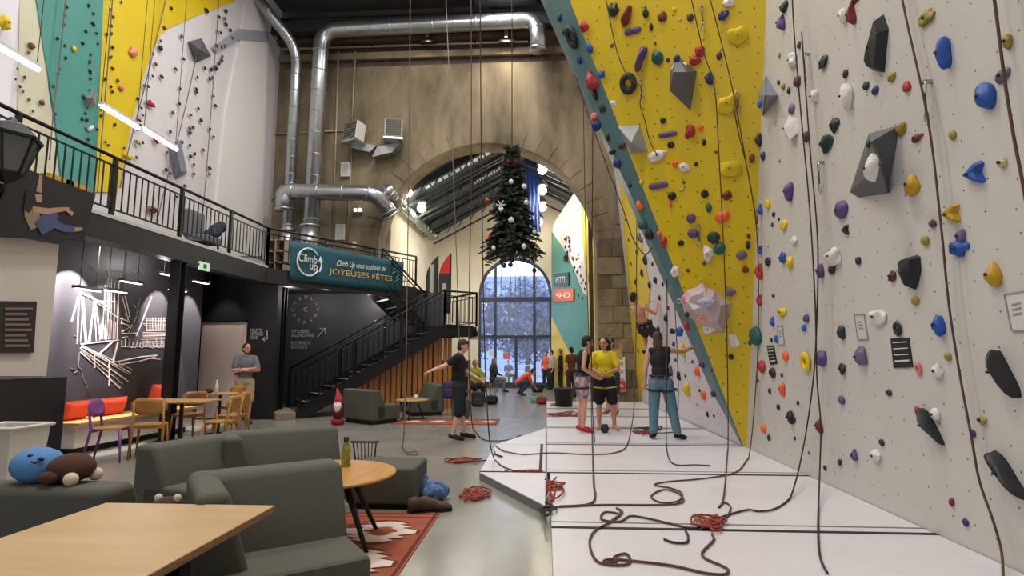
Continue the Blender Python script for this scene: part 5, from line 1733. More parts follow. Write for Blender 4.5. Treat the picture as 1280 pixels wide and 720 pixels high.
# ---- bent wood cafe chairs
def ply_chair(label, loc, face, m=None, legm=None):
    """facing angle in degrees (0 = +x)"""
    m = m or mat('honey_plywood', (186, 136, 72), .45, scale=3, c2=(168, 116, 56), stretch=(1, 6, 1))
    legm = legm or m
    t = thing('cafe_chair', label, 'chair')
    # local: facing -y
    seat = MB()
    n = 14
    po = [(.215 * math.copysign(abs(math.cos(a)) ** .6, math.cos(a)), .2 * math.copysign(abs(math.sin(a)) ** .6, math.sin(a)), .445) for a in [2 * math.pi * i / n for i in range(n)]]
    seat.prism(po, (0, 0, .018))
    seat.build('seat', m, t, bevel=.006)
    bk = MB()
    nx, nz = 10, 4
    for side in (0, .016):
        for j in range(nz + 1):
            v = j / nz
            hw = .225 * (1 - .35 * (2 * v - 1) ** 4 - (.08 if j == 0 else 0))
            for i in range(nx + 1):
                u = 2 * i / nx - 1
                bk.v.append((u * hw, .2 - .05 * u * u + side + .05 * v, .6 + .24 * v))
    N = (nx + 1) * (nz + 1)
    for j in range(nz):
        for i in range(nx):
            a = j * (nx + 1) + i
            bk.f.append((a, a + 1, a + nx + 2, a + nx + 1))
            bk.f.append((N + a, N + a + nx + 1, N + a + nx + 2, N + a + 1))
    edge = [i for i in range(nx + 1)] + [j * (nx + 1) + nx for j in range(1, nz + 1)] + [nz * (nx + 1) + i for i in range(nx - 1, -1, -1)] + [j * (nx + 1) for j in range(nz - 1, 0, -1)]
    for a, b in zip(edge, edge[1:] + edge[:1]):
        bk.f.append((a, b, N + b, N + a))
    bk.build('backrest', m, t, True)
    for sx in (-1, 1):
        MB().tube([(sx * .17, -.16, .445), (sx * .2, -.2, 0)], [.02, .013], 8).build('leg', legm, t, True)
        MB().tube([(sx * .2, .25, 0), (sx * .185, .17, .44), (sx * .18, .225, .78)], [.014, .02, .014], 8).build('leg', legm, t, True)
    MB().bar((-.17, -.15, .425), (.17, -.15, .425), .03, .035).build('front_rail', legm, t)
    MB().bar((-.18, .16, .425), (.18, .16, .425), .03, .035).build('rear_rail', legm, t)
    t.location, t.rotation_euler = loc, (0, 0, math.radians(face + 90))
    return t


ply_chair('honey plywood chair with its back to the camera at the bench table', (-5.72, 7.95, 0), 115)
ply_chair('plywood chair with a rounded back behind the bench table', (-6.08, 9.35, 0), 150, mat('reddish_plywood', (160, 106, 62), .45, scale=3, c2=(146, 92, 50), stretch=(1, 6, 1)))
ply_chair('honey chair turned left, nearest the man in grey', (-4.92, 8.35, 0), 185)
ply_chair('honey chair half hidden behind the one turned left', (-5.25, 9.25, 0), 190)
ply_chair('plywood chair at the small round cafe table', (-6.25, 10.9, 0), 250)
m_pur = mat('purple_glow_tint', (132, 70, 140), .4)  # reflected purple glow painted onto the chair's frame and back
ply_chair('wooden chair with glow-tinted purple frame beside the bench', (-6.0, 7.55, 0), 20, None, m_pur)
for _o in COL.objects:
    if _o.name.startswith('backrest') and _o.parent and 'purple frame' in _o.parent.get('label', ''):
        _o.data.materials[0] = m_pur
# tables there
t = thing('cafe_table', 'wooden cafe table before the bench with orange cushions', 'table', (-5.75, 8.6, 0))
MB().bb((-6.2, 8.3, .715), (-5.25, 8.95, .74)).build('tabletop', m_woodlt, t, bevel=.006)
MB().lathe([(.22, 0), (.22, .015), (.03, .03), (.03, .71)], (-5.72, 8.62, 0), 16).build('pedestal', m_steel, t)
t = thing('cafe_table', 'small wooden cafe table with a glass bottle near the pale door', 'table', (-6.1, 10.3, 0))
MB().lathe([(.3, .725), (.31, .735), (.3, .745)], (-6.1, 10.3, 0), 24).build('tabletop', m_woodlt, t)
MB().lathe([(.2, 0), (.2, .015), (.025, .03), (.025, .725)], (-6.1, 10.3, 0), 16).build('pedestal', m_steel, t)
p = V((-6.12, 10.2, .745))
t = thing('bottle', 'clear glass bottle on the small cafe table', 'bottle', p)
MB().lathe([(.035, 0), (.036, .13), (.014, .2), (.014, .25)], p, 14).build('body', mat('clear_bottle', (216, 208, 196), .15), t, True)
MB().lathe([(.016, .25), (.016, .265)], p, 12).build('cap', m_steel, t)
t = thing('cap', 'black cap lying on the small cafe table', 'cap', (-6.28, 10.25, .745))
MB().ell((-6.3, 10.22, .78), (.09, .1, .05)).build('crown', m_steel, t, True)
MB().ell((-6.42, 10.16, .755), (.07, .06, .01)).build('peak', m_steel, t, True)

# ---- bench with cushions
bn = thing('bench', 'long wooden bench with pale base below the mural', 'bench', (-7.05, 8.9, 0))
MB().bb((-7.38, 7.9, .1), (-6.82, 10.6, .42)).build('base', mat('bench_white', (206, 200, 194), .6), bn)
MB().bb((-7.38, 7.85, .42), (-6.74, 10.65, .47)).build('seat', m_woodlt, bn, bevel=.008)
MB().bb((-7.36, 7.95, 0), (-6.9, 10.55, .1)).build('plinth', m_sofad, bn)
m_or = mat('coral_orange_fabric', (244, 90, 56), .8, bump=.06, bscale=150)


def cushion(label, c, w_, h_, th, rz, tilt):
    t = thing('cushion', label, 'cushion', c)
    mb = MB()
    n = 12
    for s in (1, -1):
        for j in range(n + 1):
            for i in range(n + 1):
                u, v = 2 * i / n - 1, 2 * j / n - 1
                f = ((1 - u ** 4) * (1 - v ** 4)) ** .5
                pin = 1 - .08 * (1 - abs(u)) * abs(v) ** 3
                mb.v.append((u * w_ / 2 * (1 - .07 * (1 - v * v) * abs(u) ** 3), s * th / 2 * f, (v * (1 - .07 * (1 - u * u) * abs(v) ** 3) + 1) * h_ / 2))
    N = (n + 1) ** 2
    for j in range(n):
        for i in range(n):
            a = j * (n + 1) + i
            mb.f.append((a, a + 1, a + n + 2, a + n + 1))
            mb.f.append((N + a, N + a + n + 1, N + a + n + 2, N + a + 1))
    o = mb.build('cover', m_or, None, True, merge=True)
    o.parent = t
    t.rotation_euler = (tilt, 0, rz)
    o2 = MB().tube([(-w_ / 2 * .96, 0, 0.01), (-w_ / 2 * .9, 0, h_ * .5), (-w_ / 2 * .97, 0, h_ * .99), (0, 0, h_ * .935), (w_ / 2 * .97, 0, h_ * .99), (w_ / 2 * .9, 0, h_ * .5), (w_ / 2 * .96, 0, 0.01)], .006, 6).build('piping', m_or)
    o2.parent = t
    return t


cushion('coral cushion at the near end of the bench', (-7.2, 8.25, .47), .5, .3, .18, math.pi / 2, .3)
cushion('coral cushion in the middle of the bench, behind the purple chair', (-7.2, 8.95, .47), .62, .3, .18, math.pi / 2, .3)
cushion('coral cushion standing upright at the far end of the bench', (-7.22, 10.1, .47), .42, .46, .16, math.pi / 2, .18)

# ---- white bin
p = onZ(5, 602, 0)
bn2 = thing('waste_bin', 'white plastic bin at the left frame edge', 'bin', (-5.42, 5.45, 0))
M4 = [(-.26, -.22), (.26, -.22), (.26, .22), (-.26, .22)]
mb = MB()
c = V((-5.42, 5.45, 0))
mb.add([c + V((x * .8, y * .8, 0)) for x, y in M4] + [c + V((x, y, .74)) for x, y in M4] + [c + V((x * .92, y * .92, .74)) for x, y in M4] + [c + V((x * .74, y * .74, .03)) for x, y in M4],
       [(0, 1, 2, 3)] + [(i, (i + 1) % 4, 4 + (i + 1) % 4, 4 + i) for i in range(4)] + [(4 + i, 4 + (i + 1) % 4, 8 + (i + 1) % 4, 8 + i) for i in range(4)] + [(8 + i, 8 + (i + 1) % 4, 12 + (i + 1) % 4, 12 + i) for i in range(4)] + [(12, 13, 14, 15)])
mb.build('tub', mat('bin_white', (214, 208, 200), .5), bn2, bevel=.012)
MB().tube([c + V((x * 1.05, y * 1.05, .73)) for x, y in M4], .018, 8, closed=True).build('rim', mat('bin_white', (214, 208, 200), .5), bn2, True)

# ---- plush toy lying on the dark sofa back
pc = V((-2.53, 2.64, .8))
pz = .8
pt = thing('plush_toy', 'plush toy with blue head and brown body lying on the dark sofa', 'toy', (pc.x, pc.y + .08, pz))
PX, PY = pc.x, pc.y + .13
MB().ell((PX - .04, PY, pz + .082), (.125, .11, .088), Matrix.Rotation(.1, 3, 'Y')).build('head', mat('blue_plush', (84, 134, 190), .9, bump=.2, bscale=120), pt, True)
MB().ell((PX + .13, PY + .01, pz + .07), (.11, .1, .072)).build('body', mat('brown_plush', (78, 50, 38), .95, bump=.3, bscale=120), pt, True)
for dx, dz in ((-.02, .15), (.035, .135)):
    MB().ell((PX + dx, PY - .07, pz + dz - .01), (.014, .012, .01)).build('eye', mat('navy_embroidery', (24, 34, 80), .5), pt, True)
MB().tube([(PX + .01, PY - .098, pz + .118), (PX + .03, PY - .1, pz + .112), (PX + .05, PY - .092, pz + .118)], .005, 6).build('mouth', mat('navy_embroidery', (24, 34, 80), .5), pt)
for dx, dy in ((.2, -.07), (.22, .06)):
    MB().ell((PX + dx, PY + dy, pz + .03), (.035, .03, .032)).build('foot', mat('cream_plush', (214, 198, 180), .9), pt, True)
MB().ell((PX + .1, PY - .09, pz + .04), (.05, .03, .03)).build('arm', mat('brown_plush', (78, 50, 38)), pt, True)
# tiny brown plush behind the front table
p = onZ(174, 631, .42)
pt2 = thing('plush_toy', 'small brown plush head showing above the front table edge', 'toy', (p.x - .1, 3.0, 0))
MB().ell((-1.93, 2.85, .66), (.07, .065, .06)).build('head', mat('brown_plush', (78, 50, 38)), pt2, True)
MB().ell((-1.93, 2.86, .54), (.08, .07, .09)).build('body', mat('brown_plush', (78, 50, 38)), pt2, True)
MB().bb((-2.2, 2.75, 0), (-1.85, 3.0, .46)).build('seat_block', m_sofad, pt2)
for dx in (-.05, .05):
    MB().ell((-1.93 + dx, 2.85, .71), (.022, .015, .022)).build('ear', mat('cream_plush', (214, 198, 180)), pt2, True)

# ---- far lounge seats
lounge('grey lounge seat seen from behind, beside the garden gnome', (-4.05, 11.95), 55, 1.05, .55, .4, .72)
lounge('grey lounge seat beyond the small table with a cup', (-2.75, 14.3), 205, 1.3, .6, .4, .74)
t = thing('side_table', 'low wooden side table with a white cup between lounge seats', 'table', (-3.05, 12.75, 0))
MB().lathe([(.36, .43), (.37, .44), (.36, .455)], (-3.05, 12.75, 0), 24).build('tabletop', m_woodlt, t)
for a in (30, 150, 270):
    d = V((math.cos(math.radians(a)), math.sin(math.radians(a)), 0))
    MB().tube([V((-3.05, 12.75, .43)) + d * .12, V((-3.05, 12.75, 0)) + d * .28], .014, 8).build('leg', m_steel, t, True)
t = thing('cup', 'white paper cup on the low side table', 'cup', (-2.95, 12.7, .455))
MB().lathe([(.03, 0), (.04, .1), (.036, .1), (.028, .01)], (-2.95, 12.7, .455), 16).build('wall', mat('cup_white', (236, 232, 226), .6), t, True)
MB().tube([(-2.95 + .04 * math.cos(a), 12.7 + .04 * math.sin(a), .555) for a in [2 * math.pi * i / 16 for i in range(16)]], .003, 5, closed=True).build('rim', mat('cup_white', (236, 232, 226)), t)

# ---- gnome
p = onZ(422, 531, 0)
gx, gy = p.x, p.y
gn = thing('garden_gnome', 'tall cloth gnome with red pointed hat and white beard', 'gnome', (gx, gy, 0))
m_gr = mat('gnome_red', (150, 34, 42), .9)
MB().lathe([(.09, 0), (.13, .02), (.135, .1), (.12, .12)], (gx, gy, 0), 16).build('base', m_gr, gn, True)
MB().lathe([(.06, .12), (.1, .16), (.13, .26), (.115, .38), (.08, .46)], (gx, gy, 0), 16).build('body', mat('gnome_maroon', (96, 26, 34), .9), gn, True)
MB().lathe([(.012, .22), (.06, .28), (.085, .38), (.07, .46)], (gx + .01, gy - .07, 0), 14).build('beard', mat('gnome_beard', (226, 222, 220), .95), gn, True)
MB().tube([(gx, gy, .43), (gx, gy, .55), (gx - .02, gy, .66), (gx - .04, gy, .76)], [.115, .08, .04, .008], 14).build('hat', mat('gnome_hat', (172, 62, 72), .9), gn, True)
MB().ell((gx + .01, gy - .12, .45), (.025, .025, .025)).build('nose', mat('gnome_nose', (214, 160, 140), .8), gn, True)

# ---- bookcase / kallax shelf and clutter
def shelf(label, x0, x1, y, d, z0, z1, nx, nz, m):
    t = thing('shelf_unit', label, 'shelf', ((x0 + x1) / 2, y, z0))
    for i in range(nx + 1):
        x = x0 + (x1 - x0) * i / nx
        MB().bb((x - .015, y, z0), (x + .015, y + d, z1)).build('upright', m, t)
    for j in range(nz + 1):
        z_ = z0 + (z1 - z0) * j / nz
        MB().bb((x0 - .015, y, z_ - .015), (x1 + .015, y + d, z_ + .015)).build('board', m, t)
    MB().bb((x0, y + d - .01, z0), (x1, y + d, z1)).build('back_panel', mat('shelf_back', (110, 84, 66), .7), t)
    return t


shelf('taupe cube shelf unit beyond the lounge seats', -3.05, -2.2, 15.9, .35, 0, 1.3, 2, 3, mat('taupe_laminate', (168, 146, 128), .6))
shelf('small wooden shelf unit on the mezzanine left of the banner', DA.x - .5, DA.x - .05, DA.y + .9, .3, ZM1, ZM1 + .85, 2, 3, mat('taupe_laminate', (168, 146, 128)))


def rucksack(label, c, s, m, squash=1.):
    t = thing('rucksack', label, 'bag', c)
    c = V(c)
    MB().box(c + V((0, 0, .21 * s * squash)), (.36 * s, .24 * s, .42 * s * squash)).build('body', m, t, bevel=.08 * s, seg=4)
    MB().box(c + V((0, -.13 * s, .14 * s * squash)), (.26 * s, .1 * s, .2 * s * squash)).build('pocket', m, t, bevel=.035 * s, seg=3)
    MB().tube([c + V((-.05 * s, 0, .39 * s * squash)), c + V((0, 0, .45 * s * squash)), c + V((.05 * s, 0, .39 * s * squash))], .012, 6).build('handle', m_steel, t, True)
    for q in (-1, 1):
        MB().tube([c + V((q * .1 * s, .12 * s, .36 * s * squash)), c + V((q * .15 * s, .2 * s, .2 * s * squash)), c + V((q * .1 * s, .13 * s, .05 * s))], .015, 6).build('strap', m_steel, t, True)
    return t


rucksack('black rucksack lying on the floor right of the man in black', (onZ(614, 505, 0).x, onZ(614, 505, 0).y, 0), 1.1, mat('bag_black', (28, 28, 32), .8), .55)
rucksack('dark grey rucksack by the chair with the lime jacket', (onZ(597, 508, 0).x, onZ(597, 508, 0).y, 0), 1.0, mat('bag_grey', (58, 58, 62), .8))
rucksack('purple rucksack on the far lounge seat', (-2.35, 13.75, .4), 1.0, mat('bag_purple', (60, 48, 96), .8))
rucksack('grey rucksack leaning on the far lounge seat', (-2.0, 13.2, 0), 1.15, mat('bag_slate', (84, 86, 94), .8))
rucksack('black bag in front of the person in orange', (onZ(672, 490, 0).x, onZ(672, 490, 0).y, 0), 1.3, mat('bag_black', (28, 28, 32)), .6)
rucksack('red bag on the far mat left of the black tub', (onZ(677, 501, MT).x, onZ(677, 501, MT).y, 0), .9, mat('bag_red', (150, 60, 50), .8), .6)
rucksack('mint green bag left of the red bag', (onZ(668, 499, MT).x, onZ(668, 499, MT).y, 0), .7, mat('bag_mint', (120, 170, 150), .8), .6)
# blue crumpled jacket and shoes beside the ottoman
p = onZ(546, 626, 0)
jk = thing('jacket', 'crumpled patterned blue jacket on the floor by the ottoman', 'jacket', (p.x, p.y, 0))
m_jk = mat('blue_pattern_cloth', (36, 58, 120), .85, scale=26, c2=(120, 148, 196))
rn = random.Random(4)
mb = MB()
for k in range(7):
    mb.ell((p.x + rn.uniform(-.14, .1), p.y + rn.uniform(-.08, .1), .05 + .08 * rn.random()), (rn.uniform(.06, .1), rn.uniform(.06, .09), rn.uniform(.05, .08)), Matrix.Rotation(rn.uniform(-1, 1), 3, 'Y'))
o = mb.build('cloth', m_jk, jk, True)
r_ = o.modifiers.new('remesh', 'REMESH')
r_.mode = 'VOXEL'
r_.voxel_size = .014
dm = o.modifiers.new('folds', 'DISPLACE')
tx = bpy.data.textures.new('folds', 'CLOUDS')
tx.noise_scale = .05
dm.texture = tx
dm.strength = .016
MB().tube([(p.x - .12, p.y, .05), (p.x - .17, p.y + .05, .14), (p.x - .13, p.y + .1, .22)], [.035, .04, .03], 8).build('sleeve', m_jk, jk, True)


def boot(label, loc, rz, m, s=1.):
    t = thing('shoe', label, 'shoe', loc, rz)
    mb = MB()
    prof = [(-.11, .035, .11), (-.06, .042, .12), (.0, .042, .095), (.06, .046, .07), (.12, .044, .055), (.155, .03, .035)]
    n = 10
    for x, hw, h in prof:
        for j in range(n):
            a = 2 * math.pi * j / n
            mb.v.append((hw * math.cos(a) * s, x * s, (h / 2 + h / 2 * math.sin(a)) * s + .012))
    for i in range(len(prof) - 1):
        for j in range(n):
            mb.f.append((i * n + j, i * n + (j + 1) % n, (i + 1) * n + (j + 1) % n, (i + 1) * n + j))
    mb.f.append(tuple(range(n)))
    mb.f.append(tuple(range((len(prof) - 1) * n, len(prof) * n)))
    o = mb.build('upper', m, None, True)
    o.parent = t
    o = MB().prism([(x * s * hh, y * s, 0) for x, y, hh in ((-.04, -.115, 1), (.04, -.115, 1), (.047, .06, 1), (.035, .15, 1), (0, .165, 1), (-.035, .15, 1), (-.047, .06, 1))], (0, 0, .018)).build('sole', m_steel)
    o.parent = t
    o = MB().tube([(.02 * s, -.01, .1 * s), (-.02 * s, .02, .09 * s), (.02 * s, .04, .085 * s)], .004, 5).build('lace', mat('lace', (150, 140, 130), .8))
    o.parent = t
    return t


m_bt = mat('brown_boot_leather', (78, 64, 54), .7, var=.2, scale=20)
q = onZ(527, 640, 0)
boot('brown walking boot left of its pair by the ottoman', (q.x, q.y, 0), -.9, m_bt, 1.15)
q = onZ(541, 639, 0)
boot('brown walking boot right of its pair by the blue jacket', (q.x, q.y - .02, 0), -1.2, m_bt, 1.15)
# black tub
q = onZ(705, 508, MT)
tb = thing('tub', 'black plastic tub on the mats before the far climbing wall', 'tub', (q.x, q.y, MT))
MB().lathe([(.22, 0), (.27, .46), (.29, .46), (.29, .49), (.255, .49), (.2, .02)], (q.x, q.y, MT), 20).build('bucket', mat('tub_black', (34, 36, 38), .5), tb, True)
for s in (-1, 1):
    MB().tube([(q.x + s * .28, q.y - .06, MT + .42), (q.x + s * .33, q.y, MT + .42), (q.x + s * .28, q.y + .06, MT + .42)], .012, 6).build('handle', mat('tub_black', (34, 36, 38)), tb)
# notice board and red box on the pillar
b0, b1 = onY(766, 490, YA - .08), onY(781, 446, YA - .08)
nb = thing('notice_board', 'white notice board on the stone pillar behind the trio', 'notice', b0)
MB().bb((b0.x, YA - .1, b0.z), (b1.x, YA - .07, b1.z)).build('board', mat('board_white', (222, 220, 220), .6), nb)
for k in range(3):
    MB().bb((b0.x + .05, YA - .106, b0.z + .3 + k * .25), (b1.x - .05, YA - .1, b0.z + .42 + k * .25)).build('sheet', mat('sheet_grey', (170, 172, 178), .7), nb)
b0, b1 = onY(770, 488, YA - .16), onY(781, 476, YA - .16)
rb = thing('fire_sign', 'red fire point box with white lettering on the stone pillar', 'sign', b0)
MB().bb((b0.x, YA - .2, b0.z), (b1.x, YA - .1, b1.z)).build('box', mat('fire_red', (206, 44, 40), .5), rb)
text_fit('lettering', 'RIA', V((b0.x + .04, YA - .2, b0.z + .1)), V((b1.x - .04, YA - .2, b0.z + .1)), m_ink, rb, (0, -1, 0))

# far cafe chair in front of the doors + table
def simple_far_chair(label, px, py):
    q = onZ(px, py, 0)
    return ply_chair(label, (q.x, q.y, 0), 60)


simple_far_chair('plywood chair in front of the glass doors', 604, 492)

# ---- feather flags by the landing
for k, (px, top, lab, cols) in enumerate(((541, 320, 'dark feather flag with vertical white lettering on the landing', ((58, 58, 56), (58, 58, 56))), (557, 317, 'feather flag with red tip and pale lettering on the landing', ((66, 64, 60), (206, 58, 52))))):
    Yf = 17.3
    base = onY(px - 1, 430, Yf)
    base.z = 0
    t = thing('feather_flag', lab, 'flag', base)
    h1, h0 = onY(px, top, Yf).z, onY(px, 392, Yf).z
    xr = onY(px + 6, top, Yf).x
    xl = onY(px - 8, top, Yf).x
    def L_(z_):
        f = (z_ - h0) / (h1 - h0)
        return xl + (xr - xl) * max(0, (f - .62) / .38) ** 2
    zs = [h0 + (h1 - h0) * i / 12 for i in range(13)]
    cut = 8
    MB().prism([(L_(z_), Yf, z_) for z_ in zs[:cut + 1]] + [(xr, Yf, z_) for z_ in reversed(zs[:cut + 1])], (0, .01, 0)).build('cloth', mat('flag_dark', cols[0], .8), t)
    MB().prism([(L_(z_), Yf, z_) for z_ in zs[cut:]] + [(xr, Yf, z_) for z_ in reversed(zs[cut:-1])], (0, .01, 0)).build('cloth_tip', mat('flag_tip_%d' % k, cols[1], .8), t)
    MB().tube([(xr + .02, Yf, 0), (xr + .02, Yf, h1)], .02, 8).build('pole', m_steel, t)
    MB().bb((xl + .12, Yf - .012, h0 + .1), (xl + .24, Yf - .002, h0 + (h1 - h0) * (.85 if k == 0 else .5))).build('lettering_strip', mat('flag_ink', (196, 192, 182), .8), t)
    MB().lathe([(.25, 0), (.25, .03), (.03, .05)], (xr + .02, Yf, 0), 16).build('base', m_steel, t)

# ---- climber poster board hung on the mezzanine edge
XP = XM + .1
bd = thing('poster_board', 'black hanging board printed with a climber in blue jeans', 'poster', onX(60, 295, XP))
def onQ(x, y):
    return onX(x, y, XP)
flat('board', [onQ(20, 207), onQ(118, 243), onQ(103, 302), onQ(-10, 296), onQ(-8, 262)], mat('poster_black', (26, 26, 30), .6), bd, LN, .0, .02)
m_sk = mat('print_skin', (176, 136, 116), .8)
m_jn = mat('print_jeans', (72, 80, 116), .8)
m_hr = mat('print_hair', (44, 32, 30), .8)
m_tp = mat('print_top', (140, 128, 96), .8)


def blob(name, pts, ws, m, off):
    P_ = [onQ(*q) for q in pts]
    L, R_ = [], []
    for i, p_ in enumerate(P_):
        a = P_[max(0, i - 1)]
        b = P_[min(len(P_) - 1, i + 1)]
        d = (b - a).normalized()
        nn_ = LN.cross(d).normalized()
        L.append(p_ + nn_ * ws[i])
        R_.append(p_ - nn_ * ws[i])
    flat(name, L + R_[::-1], m, bd, LN, off, .003)


blob('printed_arm', [(49, 219), (48, 230), (46, 240)], [.02, .028, .035], m_sk, .021)
blob('printed_torso', [(34, 258), (37, 268), (44, 284)], [.07, .1, .1], m_tp, .024)
blob('printed_arm', [(38, 262), (58, 264), (72, 262), (84, 261)], [.04, .035, .03, .02], m_sk, .028)
blob('printed_leg', [(46, 286), (58, 272), (68, 266)], [.09, .08, .06], m_jn, .026)
blob('printed_leg', [(46, 287), (64, 278), (76, 285), (90, 287)], [.08, .07, .05, .04], m_jn, .03)
blob('printed_foot', [(80, 262), (88, 268)], [.02, .03], m_sk, .032)
blob('printed_foot', [(90, 287), (100, 286)], [.03, .02], m_sk, .033)
blob('printed_hair', [(36, 240), (35, 252), (30, 264)], [.06, .07, .04], m_hr, .027)
blob('printed_face', [(45, 243), (46, 253)], [.045, .04], m_sk, .03)
MB().bar(onQ(20, 207), onQ(0, 262), .012, .012).build('strap', mat('strap_grey', (180, 180, 180), .6), bd)

# ---- lantern bracketed to the railing
lc = onX(12, 185, XM + .3)
ln = thing('lantern', 'dark hexagonal street lantern bracketed to the mezzanine railing', 'lantern', lc)
m_lg = mat('lantern_glass', (92, 92, 92), .15)
def hexr(r, z_):
    return [(lc.x + r * math.cos(math.pi / 3 * i), lc.y + r * math.sin(math.pi / 3 * i), lc.z + z_) for i in range(6)]
def hexloft(name, rz, m):
    mb = MB()
    for r, z_ in rz:
        mb.v += hexr(r, z_)
    for k in range(len(rz) - 1):
        for i in range(6):
            mb.f.append((k * 6 + i, k * 6 + (i + 1) % 6, k * 6 + 6 + (i + 1) % 6, k * 6 + 6 + i))
    mb.f.append(tuple(range(6)))
    mb.f.append(tuple(range(len(rz) * 6 - 6, len(rz) * 6)))
    return mb.build(name, m, ln)
hexloft('cap', [(.3, .1), (.31, .13), (.16, .27), (.06, .31), (.03, .36)], m_steel)
hexloft('glass', [(.14, -.3), (.26, .1)], m_lg)
hexloft('foot', [(.05, -.4), (.15, -.3), (.15, -.28)], m_steel)
for a, b in zip(hexr(.15, -.3), hexr(.275, .1)):
    MB().bar(a, b, .02).build('frame_bar', m_steel, ln)
MB().tube([(lc.x, lc.y, lc.z - .4), (lc.x, lc.y, lc.z - .5), (XM, lc.y, lc.z - .5)], .02, 8).build('bracket', m_steel, ln)

# ---- things on the mezzanine: yellow crates, chair
for k, (px, lab) in enumerate(((62, 'yellow crate on the mezzanine nearest the lantern'), (82, 'second yellow crate on the mezzanine'))):
    q = onX(px, 215, XM - .9)
    t = thing('crate', lab, 'crate', (q.x, q.y, ZM1))
    m_cr = mat('crate_yellow', (206, 160, 30), .6)
    for sx in (-.2, .2):
        MB().bb((q.x + sx - .012, q.y - .2, ZM1), (q.x + sx + .012, q.y + .2, ZM1 + .6)).build('side', m_cr, t)
    for sy in (-.2, .2):
        MB().bb((q.x - .2, q.y + sy - .012, ZM1), (q.x + .2, q.y + sy + .012, ZM1 + .6)).build('side', m_cr, t)
    MB().bb((q.x - .2, q.y - .2, ZM1), (q.x + .2, q.y + .2, ZM1 + .03)).build('bottom', m_cr, t)
q = onX(255, 290, XM - .7)
t = thing('armchair', 'grey high backed chair with a blue coat on the mezzanine', 'chair', (q.x, q.y, ZM1))
m_ch = mat('mezz_chair_grey', (112, 112, 120), .8)
MB().bb((q.x - .25, q.y - .25, ZM1 + .3), (q.x + .25, q.y + .25, ZM1 + .45)).build('seat', m_ch, t, bevel=.03)
MB().bb((q.x - .28, q.y - .28, ZM1 + .4), (q.x - .16, q.y + .28, ZM1 + 1.0)).build('backrest', m_ch, t, bevel=.04)
for sx in (-.2, .2):
    for sy in (-.2, .2):
        MB().bar((q.x + sx, q.y + sy, ZM1), (q.x + sx, q.y + sy, ZM1 + .3), .03).build('leg', m_steel, t)
t2 = thing('coat', 'dark blue coat hung over the mezzanine chair', 'coat', (q.x + .1, q.y + .3, ZM1 + .45))
mb = MB()
for k in range(6):
    mb.ell((q.x + .05 + .03 * (k % 3), q.y + .1 + .06 * k, ZM1 + .5 + .05 * k), (.12, .12, .13))
mb.build('cloth', mat('coat_blue', (30, 52, 72), .9), t2, True)
MB().tube([(q.x + .15, q.y + .1, ZM1 + .7), (q.x + .2, q.y + .05, ZM1 + .5), (q.x + .2, q.y, ZM1 + .46)], .05, 8).build('sleeve', mat('coat_blue', (30, 52, 72)), t2, True)

# ================================================================== CHRISTMAS TREE
YT = 13.6
tp_, tb_ = onY(640, 182, YT), onY(640, 322, YT)
Ht = tp_.z - tb_.z
ct = thing('christmas_tree', 'fir Christmas tree with baubles hanging from a rope in the arch', 'tree', tb_)
m_nd = mat('fir_needles', (76, 88, 72), .8, var=.35, scale=6)
m_bk = mat('fir_bark', (70, 54, 44), .9)
MB().tube([tb_ - V((0, 0, .12)), tp_], [.06, .012], 8).build('trunk', m_bk, ct, True)
rn = random.Random(5)
nd = MB()
tw_ = MB()
for k in range(230):
    f = (k + rn.random()) / 230
    f = f ** .72
    zc = tp_.z - f * Ht * .97
    Rm = .05 + .8 * f ** 1.0
    a = k * 2.399 + rn.uniform(-.4, .4)
    d = V((math.cos(a), math.sin(a), 0))
    L_b = Rm * rn.uniform(.7, 1.08)
    prev = V((tb_.x, tb_.y, zc))
    pts = [prev]
    for i in range(1, 6):
        q_ = i / 5
        pts.append(V((tb_.x, tb_.y, zc)) + d * L_b * q_ + V((0, 0, .1 * L_b * q_ - .34 * L_b * q_ * q_)))
    tw_.tube(pts, [.008, .007, .006, .005, .004, .003], 4)
    side = V((-d.y, d.x, 0))
    for i in range(5):
        for m_ in range(5):
            q_ = (i + m_ / 5)
            p_ = pts[i].lerp(pts[i + 1], m_ / 5)
            for s in (-1, 1):
                wlen = (.16 * (1 - q_ / 6) + .05) * rn.uniform(.7, 1.2)
                tip = p_ + side * s * wlen + d * wlen * .75 + V((0, 0, rn.uniform(-.05, .03)))
                u_ = (tip - p_)
                nrm_ = V((rn.uniform(-.4, .4), rn.uniform(-.4, .4), 1)).normalized()
                wv = u_.cross(nrm_).normalized() * .02
                md = p_.lerp(tip, .55)
                nd.add([p_, md + wv, tip, md - wv], [(0, 1, 2, 3)])
                md2 = V((0, 0, .02))
                nd.add([p_, md + md2, tip, md - md2], [(0, 1, 2, 3)])
tag(nd.build('needles', m_nd, ct), kind='stuff')
tag(tw_.build('branches', m_bk, ct), kind='stuff')
